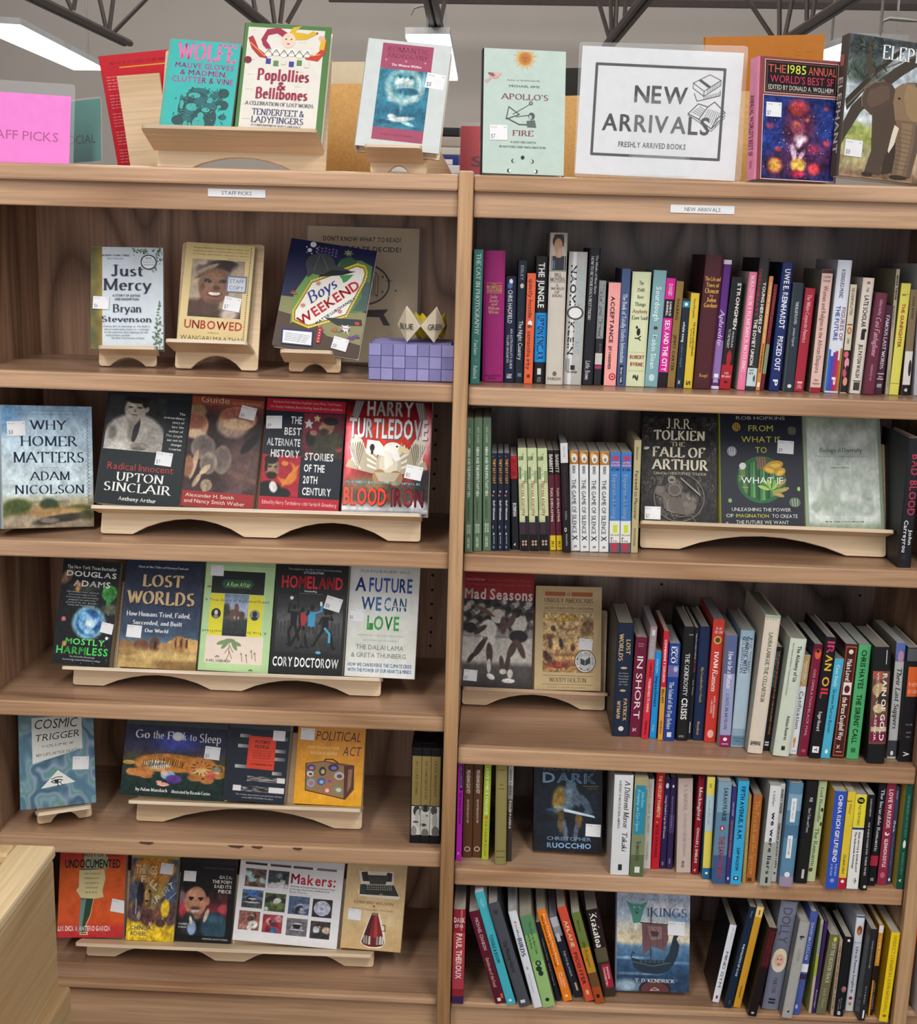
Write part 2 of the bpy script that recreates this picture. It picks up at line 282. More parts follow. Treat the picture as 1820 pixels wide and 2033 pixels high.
# ---------------------------------------------------------------- printing on a face: coordinates in percent, x from left, y from top
class Pr:
    def __init__(s, W, H): s.W, s.H = W, H; s.v = []; s.f = []; s.c = []; s.k = 0; s.clip = False
    def add(s, pts, faces, col, jit=0):
        i = len(s.v); s.k += 1; z = .00012+s.k*1.4e-5
        for j, (x, y) in enumerate(pts): s.v.append((min(max(x, .1), 99.9)/100*s.W, s.H*(1-min(max(y, .1), 99.9)/100), z))
        for f in faces: s.f.append(tuple(i+q for q in f)); s.c.append(col)
    def r(s, x0, y0, x1, y1, col): s.add([(x0, y0), (x0, y1), (x1, y1), (x1, y0)], [(0, 1, 2, 3)], col)
    def e(s, cx, cy, rx, ry, col, n=18, a=0, a0=0, a1=360):
        P = []
        for j in range(n+(a1-a0 < 360)):
            t = math.radians(a0+(a1-a0)*j/n); x, y = rx*math.cos(t), ry*math.sin(t); ar = s.W/s.H
            ca, sa = math.cos(math.radians(a)), math.sin(math.radians(a)); P.append((cx+x*ca-y*sa/ar, cy-(x*sa*ar+y*ca)))
        s.add(P, [tuple(range(len(P)))], col)
    def p(s, q, col):
        P = [(q[j], q[j+1]) for j in range(0, len(q), 2)]
        from mathutils.geometry import tessellate_polygon
        A = sum(P[j-1][0]*P[j][1]-P[j][0]*P[j-1][1] for j in range(len(P)))
        if A > 0: P.reverse()
        s.add(P, [tuple(t) for t in tessellate_polygon([[Vector((a, -b, 0)) for a, b in P]])], col)
    def l(s, q, w, col):
        P = [np.array([q[j]*s.W, q[j+1]*s.H]) for j in range(0, len(q), 2)]
        for a, b in zip(P, P[1:]):
            d = b-a; L = np.hypot(*d)
            if L < 1e-9: continue
            nn = np.array([-d[1], d[0]])/L*w*s.W/2; e = d/L*w*s.W*.3
            s.add([((c)[0]/s.W, c[1]/s.H) for c in (a-nn-e, a+nn-e, b+nn+e, b-nn+e)], [(0, 1, 2, 3)], col)
    def t(s, x0, y0, x1, y1, col, font, txt):
        V, F, _ = text_geo(txt, font)
        if len(V): s.add([(x0+(x1-x0)*a, y1-(y1-y0)*b) for a, b in V], F, col)
    def tr(s, x0, y0, x1, y1, col, font, txt, ang=0):
        """rotated line of text: box centred, ang degrees counter-clockwise"""
        V, F, _ = text_geo(txt, font); cx, cy = (x0+x1)/2, (y0+y1)/2; ca, sa = math.cos(math.radians(ang)), math.sin(math.radians(ang)); ar = s.W/s.H; P = []
        for a, b in V:
            x = (a-.5)*(x1-x0); y = (b-.5)*(y1-y0)/ar; P.append((cx+x*ca-y*sa, cy-(x*sa+y*ca)*ar))
        s.add(P, F, col)
    def g(s, x0, y0, x1, y1, nx, ny, fn):
        """photographic patch: fn(U,V) -> rgb arrays (sRGB 0..1), U right, V down, both 0..1"""
        nx, ny = int(nx*1.6), int(ny*1.6)
        U, V = np.meshgrid((np.arange(nx)+.5)/nx, (np.arange(ny)+.5)/ny); C = np.clip(np.stack(fn(U, V), -1), 0, 1)
        C = np.where(C <= .04045, C/12.92, ((C+.055)/1.055)**2.4); pts = [(x0+(x1-x0)*i/nx, y0+(y1-y0)*j/ny) for j in range(ny+1) for i in range(nx+1)]
        i0 = len(s.v); s.k += 1; z = .00012+s.k*1.4e-5
        s.v += [(x/100*s.W, s.H*(1-y/100), z) for x, y in pts]; q = nx+1
        for j in range(ny):
            for i in range(nx): a = i0+j*q+i; s.f.append((a, a+q, a+q+1, a+1)); s.c.append(tuple(C[j, i]))
    def word(s, x, y, x1, col, n=6, h=1.1, seed=1):
        """line of unreadably small print: real small word bars"""
        rr = random.Random(seed+int(y*7)); a = x
        while a < x1: b = min(x1, a+rr.uniform(2.5, 7)); s.r(a, y, b, y+h, col); a = b+1.2
def noise2(U, V, sc, seed=0, oct=3):
    """value noise"""
    out = np.zeros_like(U); amp = 1; tot = 0; r = np.random.default_rng(seed)
    for o in range(oct):
        n = int(sc*2**o)+3; G = r.random((n+1, n+1)); x = np.clip(U, 0, 1)*(n-2); y = np.clip(V, 0, 1)*(n-2); i = x.astype(int); j = y.astype(int); a = x-i; b = y-j
        a = a*a*(3-2*a); b = b*b*(3-2*b)
        out += amp*((G[j, i]*(1-a)+G[j, i+1]*a)*(1-b)+(G[j+1, i]*(1-a)+G[j+1, i+1]*a)*b); tot += amp; amp *= .5
    return out/tot
def paint(bg, blobs, noise=.08, nsc=9, seed=1):
    """soft picture: bg = list of (v, hex) gradient stops; blobs = (cx,cy,rx,ry,hex,soft[,angle]) painted in order (percent)"""
    def hx(h): h = h.lstrip('#'); h = ''.join(c*2 for c in h) if len(h) == 3 else h; return np.array([int(h[i:i+2], 16)/255 for i in (0, 2, 4)])
    def fn(U, V):
        vs = [b[0]/100 for b in bg]; cs = np.array([hx(b[1]) for b in bg]); C = [np.interp(V, vs, cs[:, k]) for k in range(3)]
        for b in blobs:
            cx, cy, rx, ry, h, so = b[:6]; an = math.radians(b[6]) if len(b) > 6 else 0; x = U*100-cx; y = V*100-cy
            xx = x*math.cos(an)+y*math.sin(an); yy = -x*math.sin(an)+y*math.cos(an); d = np.sqrt((xx/rx)**2+(yy/ry)**2); so = max(so, .02)
            a = np.clip((1+so/2-d)/so, 0, 1); c = hx(h)
            for k in range(3): C[k] = C[k]*(1-a)+c[k]*a
        n = (noise2(U, V, nsc, seed)-.5)*2*noise+(noise2(U, V, nsc*4, seed+9, 1)-.5)*noise
        return [c*(1+n)+n*.15 for c in C]
    return fn

# ---------------------------------------------------------------- books
def prof(u, bulge): return -bulge*(1-abs(2*u-1)**6)
def book_mesh(W, D, H, hard, spinec, sidec, bulge, frontc=None):
    """x = thickness 0..W, y = 0 spine .. D fore edge, z = 0..H. cover wraps the page block"""
    t = .0026 if hard else .0007; m = MB(); n = 8
    out = [(0, D)]+[(W*(.5-.5*math.cos(math.pi*k/n)), prof(.5-.5*math.cos(math.pi*k/n), bulge)) for k in range(n+1)]+[(W, D)]
    inn = [(t, D)]+[(min(max(W*(.5-.5*math.cos(math.pi*k/n)), t), W-t), t*1.2+prof(.5-.5*math.cos(math.pi*k/n), bulge)) for k in range(n+1)]+[(W-t, D)]
    fc = frontc or sidec; cols = [sidec]+[spinec]*n+[fc]; N_ = len(out)
    for k in range(N_-1):
        (a, b), (c, d) = out[k], out[k+1]; (e, f), (g, h) = inn[k], inn[k+1]; cl = cols[k]
        m.quad((a, b, 0), (c, d, 0), (c, d, H), (a, b, H), cl)
        m.quad((g, h, 0), (e, f, 0), (e, f, H), (g, h, H), 'e8e0d0' if hard else cl)
        m.quad((a, b, H), (c, d, H), (g, h, H), (e, f, H), cl); m.quad((c, d, 0), (a, b, 0), (e, f, 0), (g, h, 0), cl)
    for (a, b), (e, f), s in ((out[0], inn[0], 0), (out[-1], inn[-1], 1)):
        P = [(a, b, 0), (e, f, 0), (e, f, H), (a, b, H)]
        if not s: P.reverse()
        m.quad(*P, cols[0] if not s else fc)
    return m
def pages_mesh(W, D, H, hard, pagec, bulge):
    t = .0027 if hard else .0008; o = .0035 if hard else .0003; m = MB(); b = bulge*.6
    y0 = t*2.0; y1 = D-o*1.3; n = 6; P = []
    for k in range(n+1): u = k/n; P.append((t+(W-2*t)*u, y0-b*math.sin(math.pi*u)+ (.0012 if hard else 0)))
    for k in range(n+1): u = 1-k/n; P.append((t+(W-2*t)*u, y1-(b*.6*math.sin(math.pi*u) if hard else 0)))
    i = len(m.v); q = len(P); m.v += [(x, y, o) for x, y in P]+[(x, y, H-o) for x, y in P]
    m.f.append(tuple(reversed(range(q)))); m.f.append(tuple(range(q, 2*q))); m.c += [pagec]*2; m.m += [0, 0]
    for k in range(q): j = (k+1) % q; m.f.append((k, j, q+j, q+k)); m.c.append(pagec); m.m.append(0)
    return m
def pr_mesh(pr, fn):
    m = MB(); m.v = [tuple(fn(*v)) for v in pr.v]; m.f = pr.f; m.c = pr.c; m.m = [0]*len(pr.f); return m
def spine_print(ops, W, H):
    """ops: 'font col v0 v1 l0 l1 text' | '# col v0 v1 [l0 l1]' | 'o col v l rv rl' ; v = percent down the spine, l = percent from the left"""
    pr = Pr(W, H)
    for op in ops.split('|'):
        a = op.strip().split(' ')
        if not a[0]: continue
        if a[0] == '#':
            q = list(map(float, a[2:])); l0, l1 = (q[2], q[3]) if len(q) > 3 else (1, 99); n = max(1, int((l1-l0)/11)); e = [l0+(l1-l0)*i/n for i in range(n+1)]
            pr.add([(x, y) for x in e for y in (q[0], q[1])], [(2*i, 2*i+1, 2*i+3, 2*i+2) for i in range(n)], a[1])
        elif a[0] == 'o':
            v, l, rv, rl = map(float, a[2:6]); n = 8; P = []
            for i in range(n+1): t = math.pi*i/n; P += [(l-rl*math.cos(t), v-rv*math.sin(t)), (l-rl*math.cos(t), v+rv*math.sin(t))]
            pr.add(P, [(2*i, 2*i+1, 2*i+3, 2*i+2) for i in range(n)], a[1])
        elif a[0][0] == 'h': v0, v1, l0, l1 = map(float, a[2:6]); pr.t(l0, v0, l1, v1, a[1], a[0][1], ' '.join(a[6:]))
        else:
            v0, v1, l0, l1 = map(float, a[2:6]); V, F, _ = text_geo(' '.join(a[6:]), a[0])
            if l0 >= 25 and l1 <= 75 and l0 < 46 and l1 > 54: g_ = (l1-l0)*.13; l0 -= g_; l1 += g_
            pr.add([(l0+(l1-l0)*b, v0+(v1-v0)*x) for x, b in V], F, a[1])
    return pr
def sticker(pr, x, y, w=24, ang=0, price='$8', h=None):
    h = h or w*.82*pr.W/pr.H; q = Pr(pr.W, pr.H); q.k = pr.k+4
    ca, sa = math.cos(math.radians(ang)), math.sin(math.radians(ang)); ar = pr.W/pr.H
    def rot(P): return [(x+w/2+(a-x-w/2)*ca+(b-y-h/2)/ar*sa, y+h/2-(a-x-w/2)*sa*ar+(b-y-h/2)*ca) for a, b in P]
    def rr(x0, y0, x1, y1, c): q.add(rot([(x0, y0), (x0, y1), (x1, y1), (x1, y0)]), [(0, 1, 2, 3)], c)
    def tt(x0, y0, x1, y1, c, f, s): V, F, _ = text_geo(s, f); q.add(rot([(x0+(x1-x0)*a, y1-(y1-y0)*b) for a, b in V]), F, c)
    rr(x, y, x+w, y+h, 'dfe2e6'); rr(x+w*.03, y+h*.03, x+w*.97, y+h*.97, 'e9ebee')
    tt(x+w*.08, y+h*.1, x+w*.42, y+h*.2, '8a8c92', 's', '01/26'); tt(x+w*.8, y+h*.1, x+w*.92, y+h*.2, '8a8c92', 's', '01')
    if price: tt(x+w*.08, y+h*.58, x+w*.32, y+h*.88, '6c6f78', 's', price)
    return q
def make_book(M, W, D, H, hard, spinec, sidec, label, group, spine='', cover=None, pagec=None, frontc=None, mat=None, name='book', stick=None, back=None, cat='book', art_h=None):
    root = empty(name, M); tag(root, label, cat, group)
    bulge = min(.0022, W*.1) if hard else min(.0008, W*.06); pagec = pagec or ('cdc8c0' if hard else 'bdb5a8'); mat = mat or (COVM if hard else COVER)
    book_mesh(W, D, H, hard, spinec, sidec, bulge, frontc).build('cover', mat, root)
    pages_mesh(W, D, H, hard, pagec, bulge).build('page_block', PAGES, root)
    if spine:
        pr = spine_print('# '+spinec+' 0.2 99.8 1 99|'+spine, W, H)
        def fs(x, z, o): u = min(max(x/W, 0), 1); return (x, prof(u, bulge)-o-(.0006 if o > .000135 else .00012), z)
        if pr.f: pr_mesh(pr, fs).build('spine_lettering', INK, root)
    if cover or stick:
        pr = Pr(D, art_h or H)
        if cover: cover(pr)
        if art_h: hz = H-.0003; pr.v = [(x, min(y, hz), z) for x, y, z in pr.v]
        if pr.f: pr_mesh(pr, lambda x, z, o: (W+o, x, z)).build('cover_artwork', INK if mat is not FOIL else FOIL, root)
        if stick:
            q = sticker(pr, *stick); pr_mesh(q, lambda x, z, o: (W+o, x, z)).build('price_sticker', STICK, root)
    return root
# ---------------------------------------------------------------- room
D = .323
XL0, XL1, XR0, XR1 = -.812, -.0125, .0125, .809
def struct(name, mb, mat): o = mb.build(name, mat); o['kind'] = 'structure'; return o
m = MB(); m.box(-9, -7, -.05, 9, 10, 0); struct('floor', m, plain('floor_carpet', '6e6a66', .9))
m = MB(); m.box(-9, 9, 0, 9, 9.1, 4.8); struct('wall_back', m, plain('wall_paint', 'ada59e', .85, var=.03, scale=2))
m = MB(); m.box(-9, -7, 4.8, 9, 10, 4.9); struct('ceiling', m, plain('ceiling_deck', 'c4beb6', .9))
m = MB(); m.box(-9.1, -7, 0, -9, 10, 4.8); struct('wall_left', m, plain('wall_paint', 'b3aaa2'))
m = MB(); m.box(9, -7, 0, 9.1, 10, 4.8); struct('wall_right', m, plain('wall_paint', 'b3aaa2'))

# ---------------------------------------------------------------- bookcases
TZ = 1.8145
SHELVES = {'l1': (1.4793, -.0028, 1.450), 'l2': (1.1957, .0047, 1.1662), 'l3': (.9006, -.0020, .8725), 'l4': (.6468, .001, .6160), 'l5': (.3552, -.005, .3430),
           'r1': (1.4769, -.002, 1.4465), 'r2': (1.1936, -.0034, 1.1631), 'r3': (.8463, -.0087, .8150), 'r4': (.6158, -.0076, .5840), 'r5': (.3515, .004, .3400)}
def zsh(k, x): a, b, c = SHELVES[k]; return a+b*x
def shelf(k, x0, x1, par, xo=0, top=None):
    a, b, c = SHELVES[k]; f = MB(); g = MB(); ed = .018
    def bx(mb, y0, y1, bev):
        i = len(mb.v); mb.box(x0, y0, 0, x1, y1, 1, bev=0)
        nv = []
        for x, y, z in mb.v[i:]: nv.append((x, y, (a+b*(x-xo)) if z > .5 else (c+(b*(x-xo)))))
        mb.v[i:] = nv
    bx(f, ed, D-.001, 0); o = f.build('shelf', OAKTOP, par)
    bx(g, 0, ed, 0); e = g.build('front_edge', OAKX, o); bv = e.modifiers.new('b', 'BEVEL'); bv.width = .003; bv.segments = 2
    return o
def bookcase(x0, x1, keys, label, back, xo=0, left=True, right=True):
    r = empty('bookcase'); tag(r, label, 'bookcase', 'oak bookcases standing side by side')
    for k in keys: shelf(k, x0, x1, r, xo)
    m = MB(); m.box(x0+.0003, D, .02, x1+.0005, D+.006, TZ-.03); m.build('back_panel', back, r)
    m = MB(); m.box(x0+.0003, .0005, TZ-.024, x1+.0008, D+.006, TZ-.0005); m.build('top_board', OAKTOP, r)
    m = MB(); m.box(x0, -.002, 1.7488, x1, .018, TZ-.022, bev=.002); m.build('fascia', OAKX, r)
    m = MB(); m.box(x0, -.016, TZ-.026, x1, .0, TZ, bev=.004); m.build('top_moulding', OAKX, r)
    m = MB(); m.box(x0, .014, 0, x1, .032, (SHELVES[keys[-1]][2]-.006), bev=.001); m.build('plinth', OAKX, r)
    if left: m = MB(); m.box(x0-.021, -.014, 0, x0, D+.006, TZ+.004, bev=.0015); m.build('side_panel', SIDEM, r)
    m = MB(); m.box(x1, -.018, 0, x1+.0245, .0, TZ+.0055, bev=.003); m.build('stile', OAKZ, r)
    m = MB(); m.box(x1+.001, .0005, 0, x1+.0235, D+.006, TZ-.0005); m.build('side_panel', SIDEM, r)
    return r
SIDEM = wood('oak_side_panel', 2, '7c5c46', '9c7960', 'ae8a6e', rings=16, stretch=9, sc=4, rough=.42)
bl = bookcase(XL0, XL1, ['l1', 'l2', 'l3', 'l4', 'l5'], 'oak bookcase on the left with face-out books on plywood stands', BACKL)
br = bookcase(XR0, XR1, ['r1', 'r2', 'r3', 'r4', 'r5'], 'oak bookcase on the right packed with books showing their spines', BACKR, left=False)
SHELVES['q4'] = (.60, 0, .57); SHELVES['q5'] = (.372, 0, .36); SHELVES['q3'] = (.83, 0, .80)
SHELVES['q2'] = (1.19, 0, 1.16); SHELVES['q1'] = (1.477, 0, 1.446)
bq = bookcase(XR1+.0245, XR1+.0245+.80, ['q1', 'q2', 'q3', 'q4', 'q5'], 'oak bookcase beyond the right post, only a sliver in view', BACKR, left=False)
# columns of shelf-pin holes in the back panels
for px, py in [(866, 826), (865, 854), (864, 883), (864, 912), (862, 941), (861, 970), (859, 1142), (858, 1171), (857, 1199), (856, 1227), (855, 1255), (854, 1282)]:
    P = PX(px, py, 1, D); m = MB(); m.tube([(P.x, D-.0006, P.z), (P.x, D+.004, P.z)], .0028, n=10); m.build('pin_hole', plain('hole_dark', '1a1310', .9), bl)
for px, py in [(1313, 1160), (1707, 1182)]:
    P = PX(px, py, 1, D); m = MB(); m.tube([(P.x, D-.0006, P.z), (P.x, D+.004, P.z)], .0028, n=10); m.build('pin_hole', plain('hole_dark', '1a1310', .9), br)
# worn patches where the varnish has gone from the edge of the fourth left shelf
for px, py, wd in [(290, 1669, .028), (468, 1673, .03), (510, 1676, .022), (590, 1681, .018)]:
    P = PX(px, py, 1, -.0004); m = MB(); q = [(-wd/2, 0), (-wd*.3, -.003), (wd*.2, -.0045), (wd/2, -.001), (wd*.45, .001), (-wd*.4, .001)]
    m.prism(q, -.0005, .0004, lambda a, b, d: (P.x+a, d, zsh('l4', P.x)-.0035+b)); m.build('chipped_edge', plain('chip_dark', '5e402c', .8), bl)
def strip(px0, py0, px1, txt, par, glare=False):
    A = PX(px0, py0, 1, -.002); B = PX(px1, py0+3, 1, -.002); W = B.x-A.x; H = .0125
    M = Matrix.Translation((A.x, -.0035, A.z-H)); m = MB(); m.box(0, 0, 0, W, .0006, H, col='e4e6e8')
    o = m.build('label_strip', STICK, par); o.matrix_local = M; pr = Pr(W, H)
    pr.t(24, 26, 76, 74, '4a4d55', 's', txt) if not glare else pr.t(22, 26, 78, 76, '4a4d55', 's', txt)
    pr_mesh(pr, lambda x, z, o_: (x, -o_, z)).build('lettering', INK, o)
strip(413, 374, 527, 'STAFF PICKS', bl); strip(1331, 406, 1458, 'NEW ARRIVALS', br, True)
# the back-to-back case behind, its top carrying the far row
r = empty('bookcase'); tag(r, 'oak bookcase standing back to back behind the two front ones', 'bookcase', 'oak bookcases standing side by side')
m = MB(); m.box(-.83, D+.008, TZ-.026, .85, 2*D+.02, TZ-.002, bev=.002); m.build('top_board', OAKTOP, r)
for x in (-.83, -.02, .83): m = MB(); m.box(x, D+.008, 0, x+.02, 2*D+.02, TZ-.026); m.build('side_panel', SIDEM, r)
m = MB(); m.box(-.83, D+.008, .02, .85, D+.014, TZ-.027); m.build('back_panel', BACKL, r)

# ---------------------------------------------------------------- roof trusses and lamps overhead, behind
STEEL = plain('truss_steel', '4a4240', .5, .4)
def truss(p0, p1, webs, label, z=2.85, r=.02):
    A = PX(*p0, 2, z); B = PX(*p1, 2, z); rt = empty('roof_truss', Matrix.Translation(A)); tag(rt, label, 'roof truss', 'steel roof trusses')
    d = B-A; n = d.normalized(); A2 = A-n*2.5; M = rt.matrix_world.inverted()
    for off in (-1, 1):
        m = MB(); s = n.cross(Vector((0, 0, 1)))*(.018*off); m.tube([M @ (A2+s), M @ (B+s+n*.15)], r, n=6); m.build('bottom_chord', STEEL, rt)
    for (ax, ay), (bx, by) in webs:
        P = PX(ax, ay, 1, A.y+(B.y-A.y)*.9 if 0 else B.y); Q = PX(bx, by, 1, B.y); e = Q+(Q-P)*.5
        m = MB(); m.tube([M @ P, M @ e], .013, n=6); m.build('web_bar', STEEL, rt)
    m = MB(); t0 = A2+Vector((0, 0, 4.77-A2.z)); m.tube([M @ t0, M @ (t0+(B-A2))], .035, n=6); m.build('top_chord', STEEL, rt)
truss((70, -2), (236, 78), [((212, 62), (197, -5)), ((216, 66), (225, -5)), ((222, 68), (293, -5)), ((143, 20), (132, -5)), ((146, 20), (150, -5))], 'dark steel roof truss above the left lamp, running away from camera')
truss((462, -2), (521, 46), [((545, 46), (538, -5)), ((556, 46), (562, -5)), ((570, 46), (598, -5)), ((508, 28), (502, -5))], 'dark steel roof truss above the jester-hat book')
truss((845, -40), (866, 50), [((856, 62), (842, -5)), ((870, 62), (884, -5)), ((864, 62), (862, -5))], 'dark steel roof truss hanging over the middle lamp')
truss((1292, -15), (1214, 82), [((1211, 82), (1190, 10)), ((1214, 82), (1212, -5)), ((1220, 82), (1224, -5)), ((1238, 60), (1242, -5))], 'reddish steel roof truss rising over the white new arrivals sign')
truss((1716, -20), (1568, 76), [((1535, 76), (1494, 14)), ((1547, 76), (1547, 12)), ((1557, 76), (1570, 12)), ((1601, 40), (1602, -5)), ((1612, 38), (1618, -5))], 'steel roof truss with grey conduit behind the elephant book')
A = PX(890, -2, 1, 8.0); B = PX(1850, 14, 1, 8.0); rt = empty('roof_girder', Matrix.Translation(A)); tag(rt, 'long dark girder crossing the top right of the picture', 'girder')
m = MB(); m.tube([(-.9, 0, 0), tuple(B-A+Vector((1, 0, .02)))], .045, n=6); m.build('bottom_chord', STEEL, rt)
for px in (1195, 1300, 1500, 1605, 1700, 1800):
    P = PX(px, 8, 1, 8.0)-A; m = MB(); m.tube([P, P+Vector((.3, 0, 1.0))], .02, n=6); m.build('web_bar', STEEL, rt)
WIRE = plain('conduit_grey', '7d7a76', .6)
for pts, y, rad, lb in [([(815, 30), (822, 16), (836, 12), (850, 14)], 6, .008, 'grey conduit curving beside the middle truss'),
    ([(1750, 62), (1752, 42), (1765, 37), (1800, 40), (1835, 44)], 6, .012, 'grey conduit bending above the elephant book'), ([(1783, 16), (1783, 62)], 6.5, .008, 'thin wire hanging above the elephant book'), ([(1600, 50), (1618, 30), (1640, 20), (1668, 16)], 6, .014, 'pale conduit lying along the right truss')]:
    P = [PX(a, b, 1, y) for a, b in pts]; P = [Vector((P[0].x, P[0].y, 4.79))]+P if P[0].z > P[-1].z else P+[Vector((P[-1].x, P[-1].y, 4.79))]; m = MB(); m.tube(P, rad, n=6); o = m.build('conduit', WIRE); tag(o, lb, 'conduit', 'conduits and wires under the roof')
LENS = plain('lamp_lens', 'f4fbff', .4, emit=2.6, var=.01)
LAMPW = plain('lamp_housing', 'b4b6b8', .5)
def lamp(nl, nr, fr, fl, label, z=2.78, h=.05):
    P = [PX(*q, 2, z) for q in (nl, nr, fr, fl)]; c = sum(P, Vector())/4; rt = empty('fluorescent_lamp', Matrix.Translation(c)); tag(rt, label, 'ceiling lamp', 'fluorescent lamps behind the bookcase')
    Q = [p-c for p in P]; m = MB(); i = Vector((0, 0, .004))
    m.v = [tuple(q) for q in Q]+[tuple(q+i*4) for q in Q]; m.f = [(0, 1, 2, 3), (4, 7, 6, 5), (0, 4, 5, 1), (1, 5, 6, 2), (2, 6, 7, 3), (3, 7, 4, 0)]; m.c = ['fff']*6; m.m = [0]*6; m.build('lens', LENS, rt)
    for q in (Q[0]*.5+Q[1]*.5, Q[2]*.5+Q[3]*.5): m = MB(); m.tube([q+Vector((0, 0, h-.01)), q+Vector((0, 0, 4.79-z))], .008, n=6); m.build('suspension_wire', WIRE, rt)
    m = MB(); s = 1.02; m.v = [tuple(q*s+i*4.2) for q in Q]+[tuple(q*s+Vector((0, 0, h))) for q in Q]; m.f = [(0, 1, 2, 3), (4, 7, 6, 5), (0, 4, 5, 1), (1, 5, 6, 2), (2, 6, 7, 3), (3, 7, 4, 0)]; m.c = ['fff']*6; m.m = [0]*6; m.build('housing', LAMPW, rt)
lamp((-60, 50), (42, 56), (206, 140), (146, 139), 'glowing fluorescent lamp at the top left, above the pink sign')
lamp((805, 75), (892, 75), (908, 160), (852, 160), 'fluorescent lamp mostly hidden behind the white-jacketed book')
lamp((1690, 86), (1800, 90), (1690, 124), (1604, 116), 'fluorescent lamp end glowing beside the elephant book')

# ---------------------------------------------------------------- pine bin in the left foreground
BY = -.62
C0 = PX(106, 1703, 1, BY); rt = empty('pine_bin', Matrix.Translation((C0.x, BY, 0))); tag(rt, 'pale pine box with open top at the lower left corner', 'wooden bin')
zt = C0.z; FWd = .62; W_ = .55
def bb(name, a, mat=PINE, bev=.004): m = MB(); m.box(*a, bev=bev); return m.build(name, mat, rt)
bb('side_board', (-.022, -FWd, zt-.18, .001, 0, zt-.001)); bb('side_board', (-.022, -FWd, zt-.54, .014, 0.006, zt-.182))
bb('side_board', (-.022, -FWd, 0, .02, .006, zt-.545))
bb('rear_board', (-W_, -.02, zt-.26, -.0225, 0, zt-.001)); bb('rear_board', (-W_, -.02, 0, -.0225, 0, zt-.262))
bb('rim_strip', (-.048, -FWd, zt, .003, .003, zt+.016)); bb('rim_strip', (-W_, -.025, zt, -.0485, .003, zt+.0155))
bb('bottom_board', (-W_, -FWd, zt-.09, -.023, -.021, zt-.075), wood('bin_inside', 0, 'b48258', 'c8966a', 'd6a67a', rings=8, stretch=8))
bb('front_board', (-W_, -FWd-.02, 0, 0, -FWd-.0005, zt))
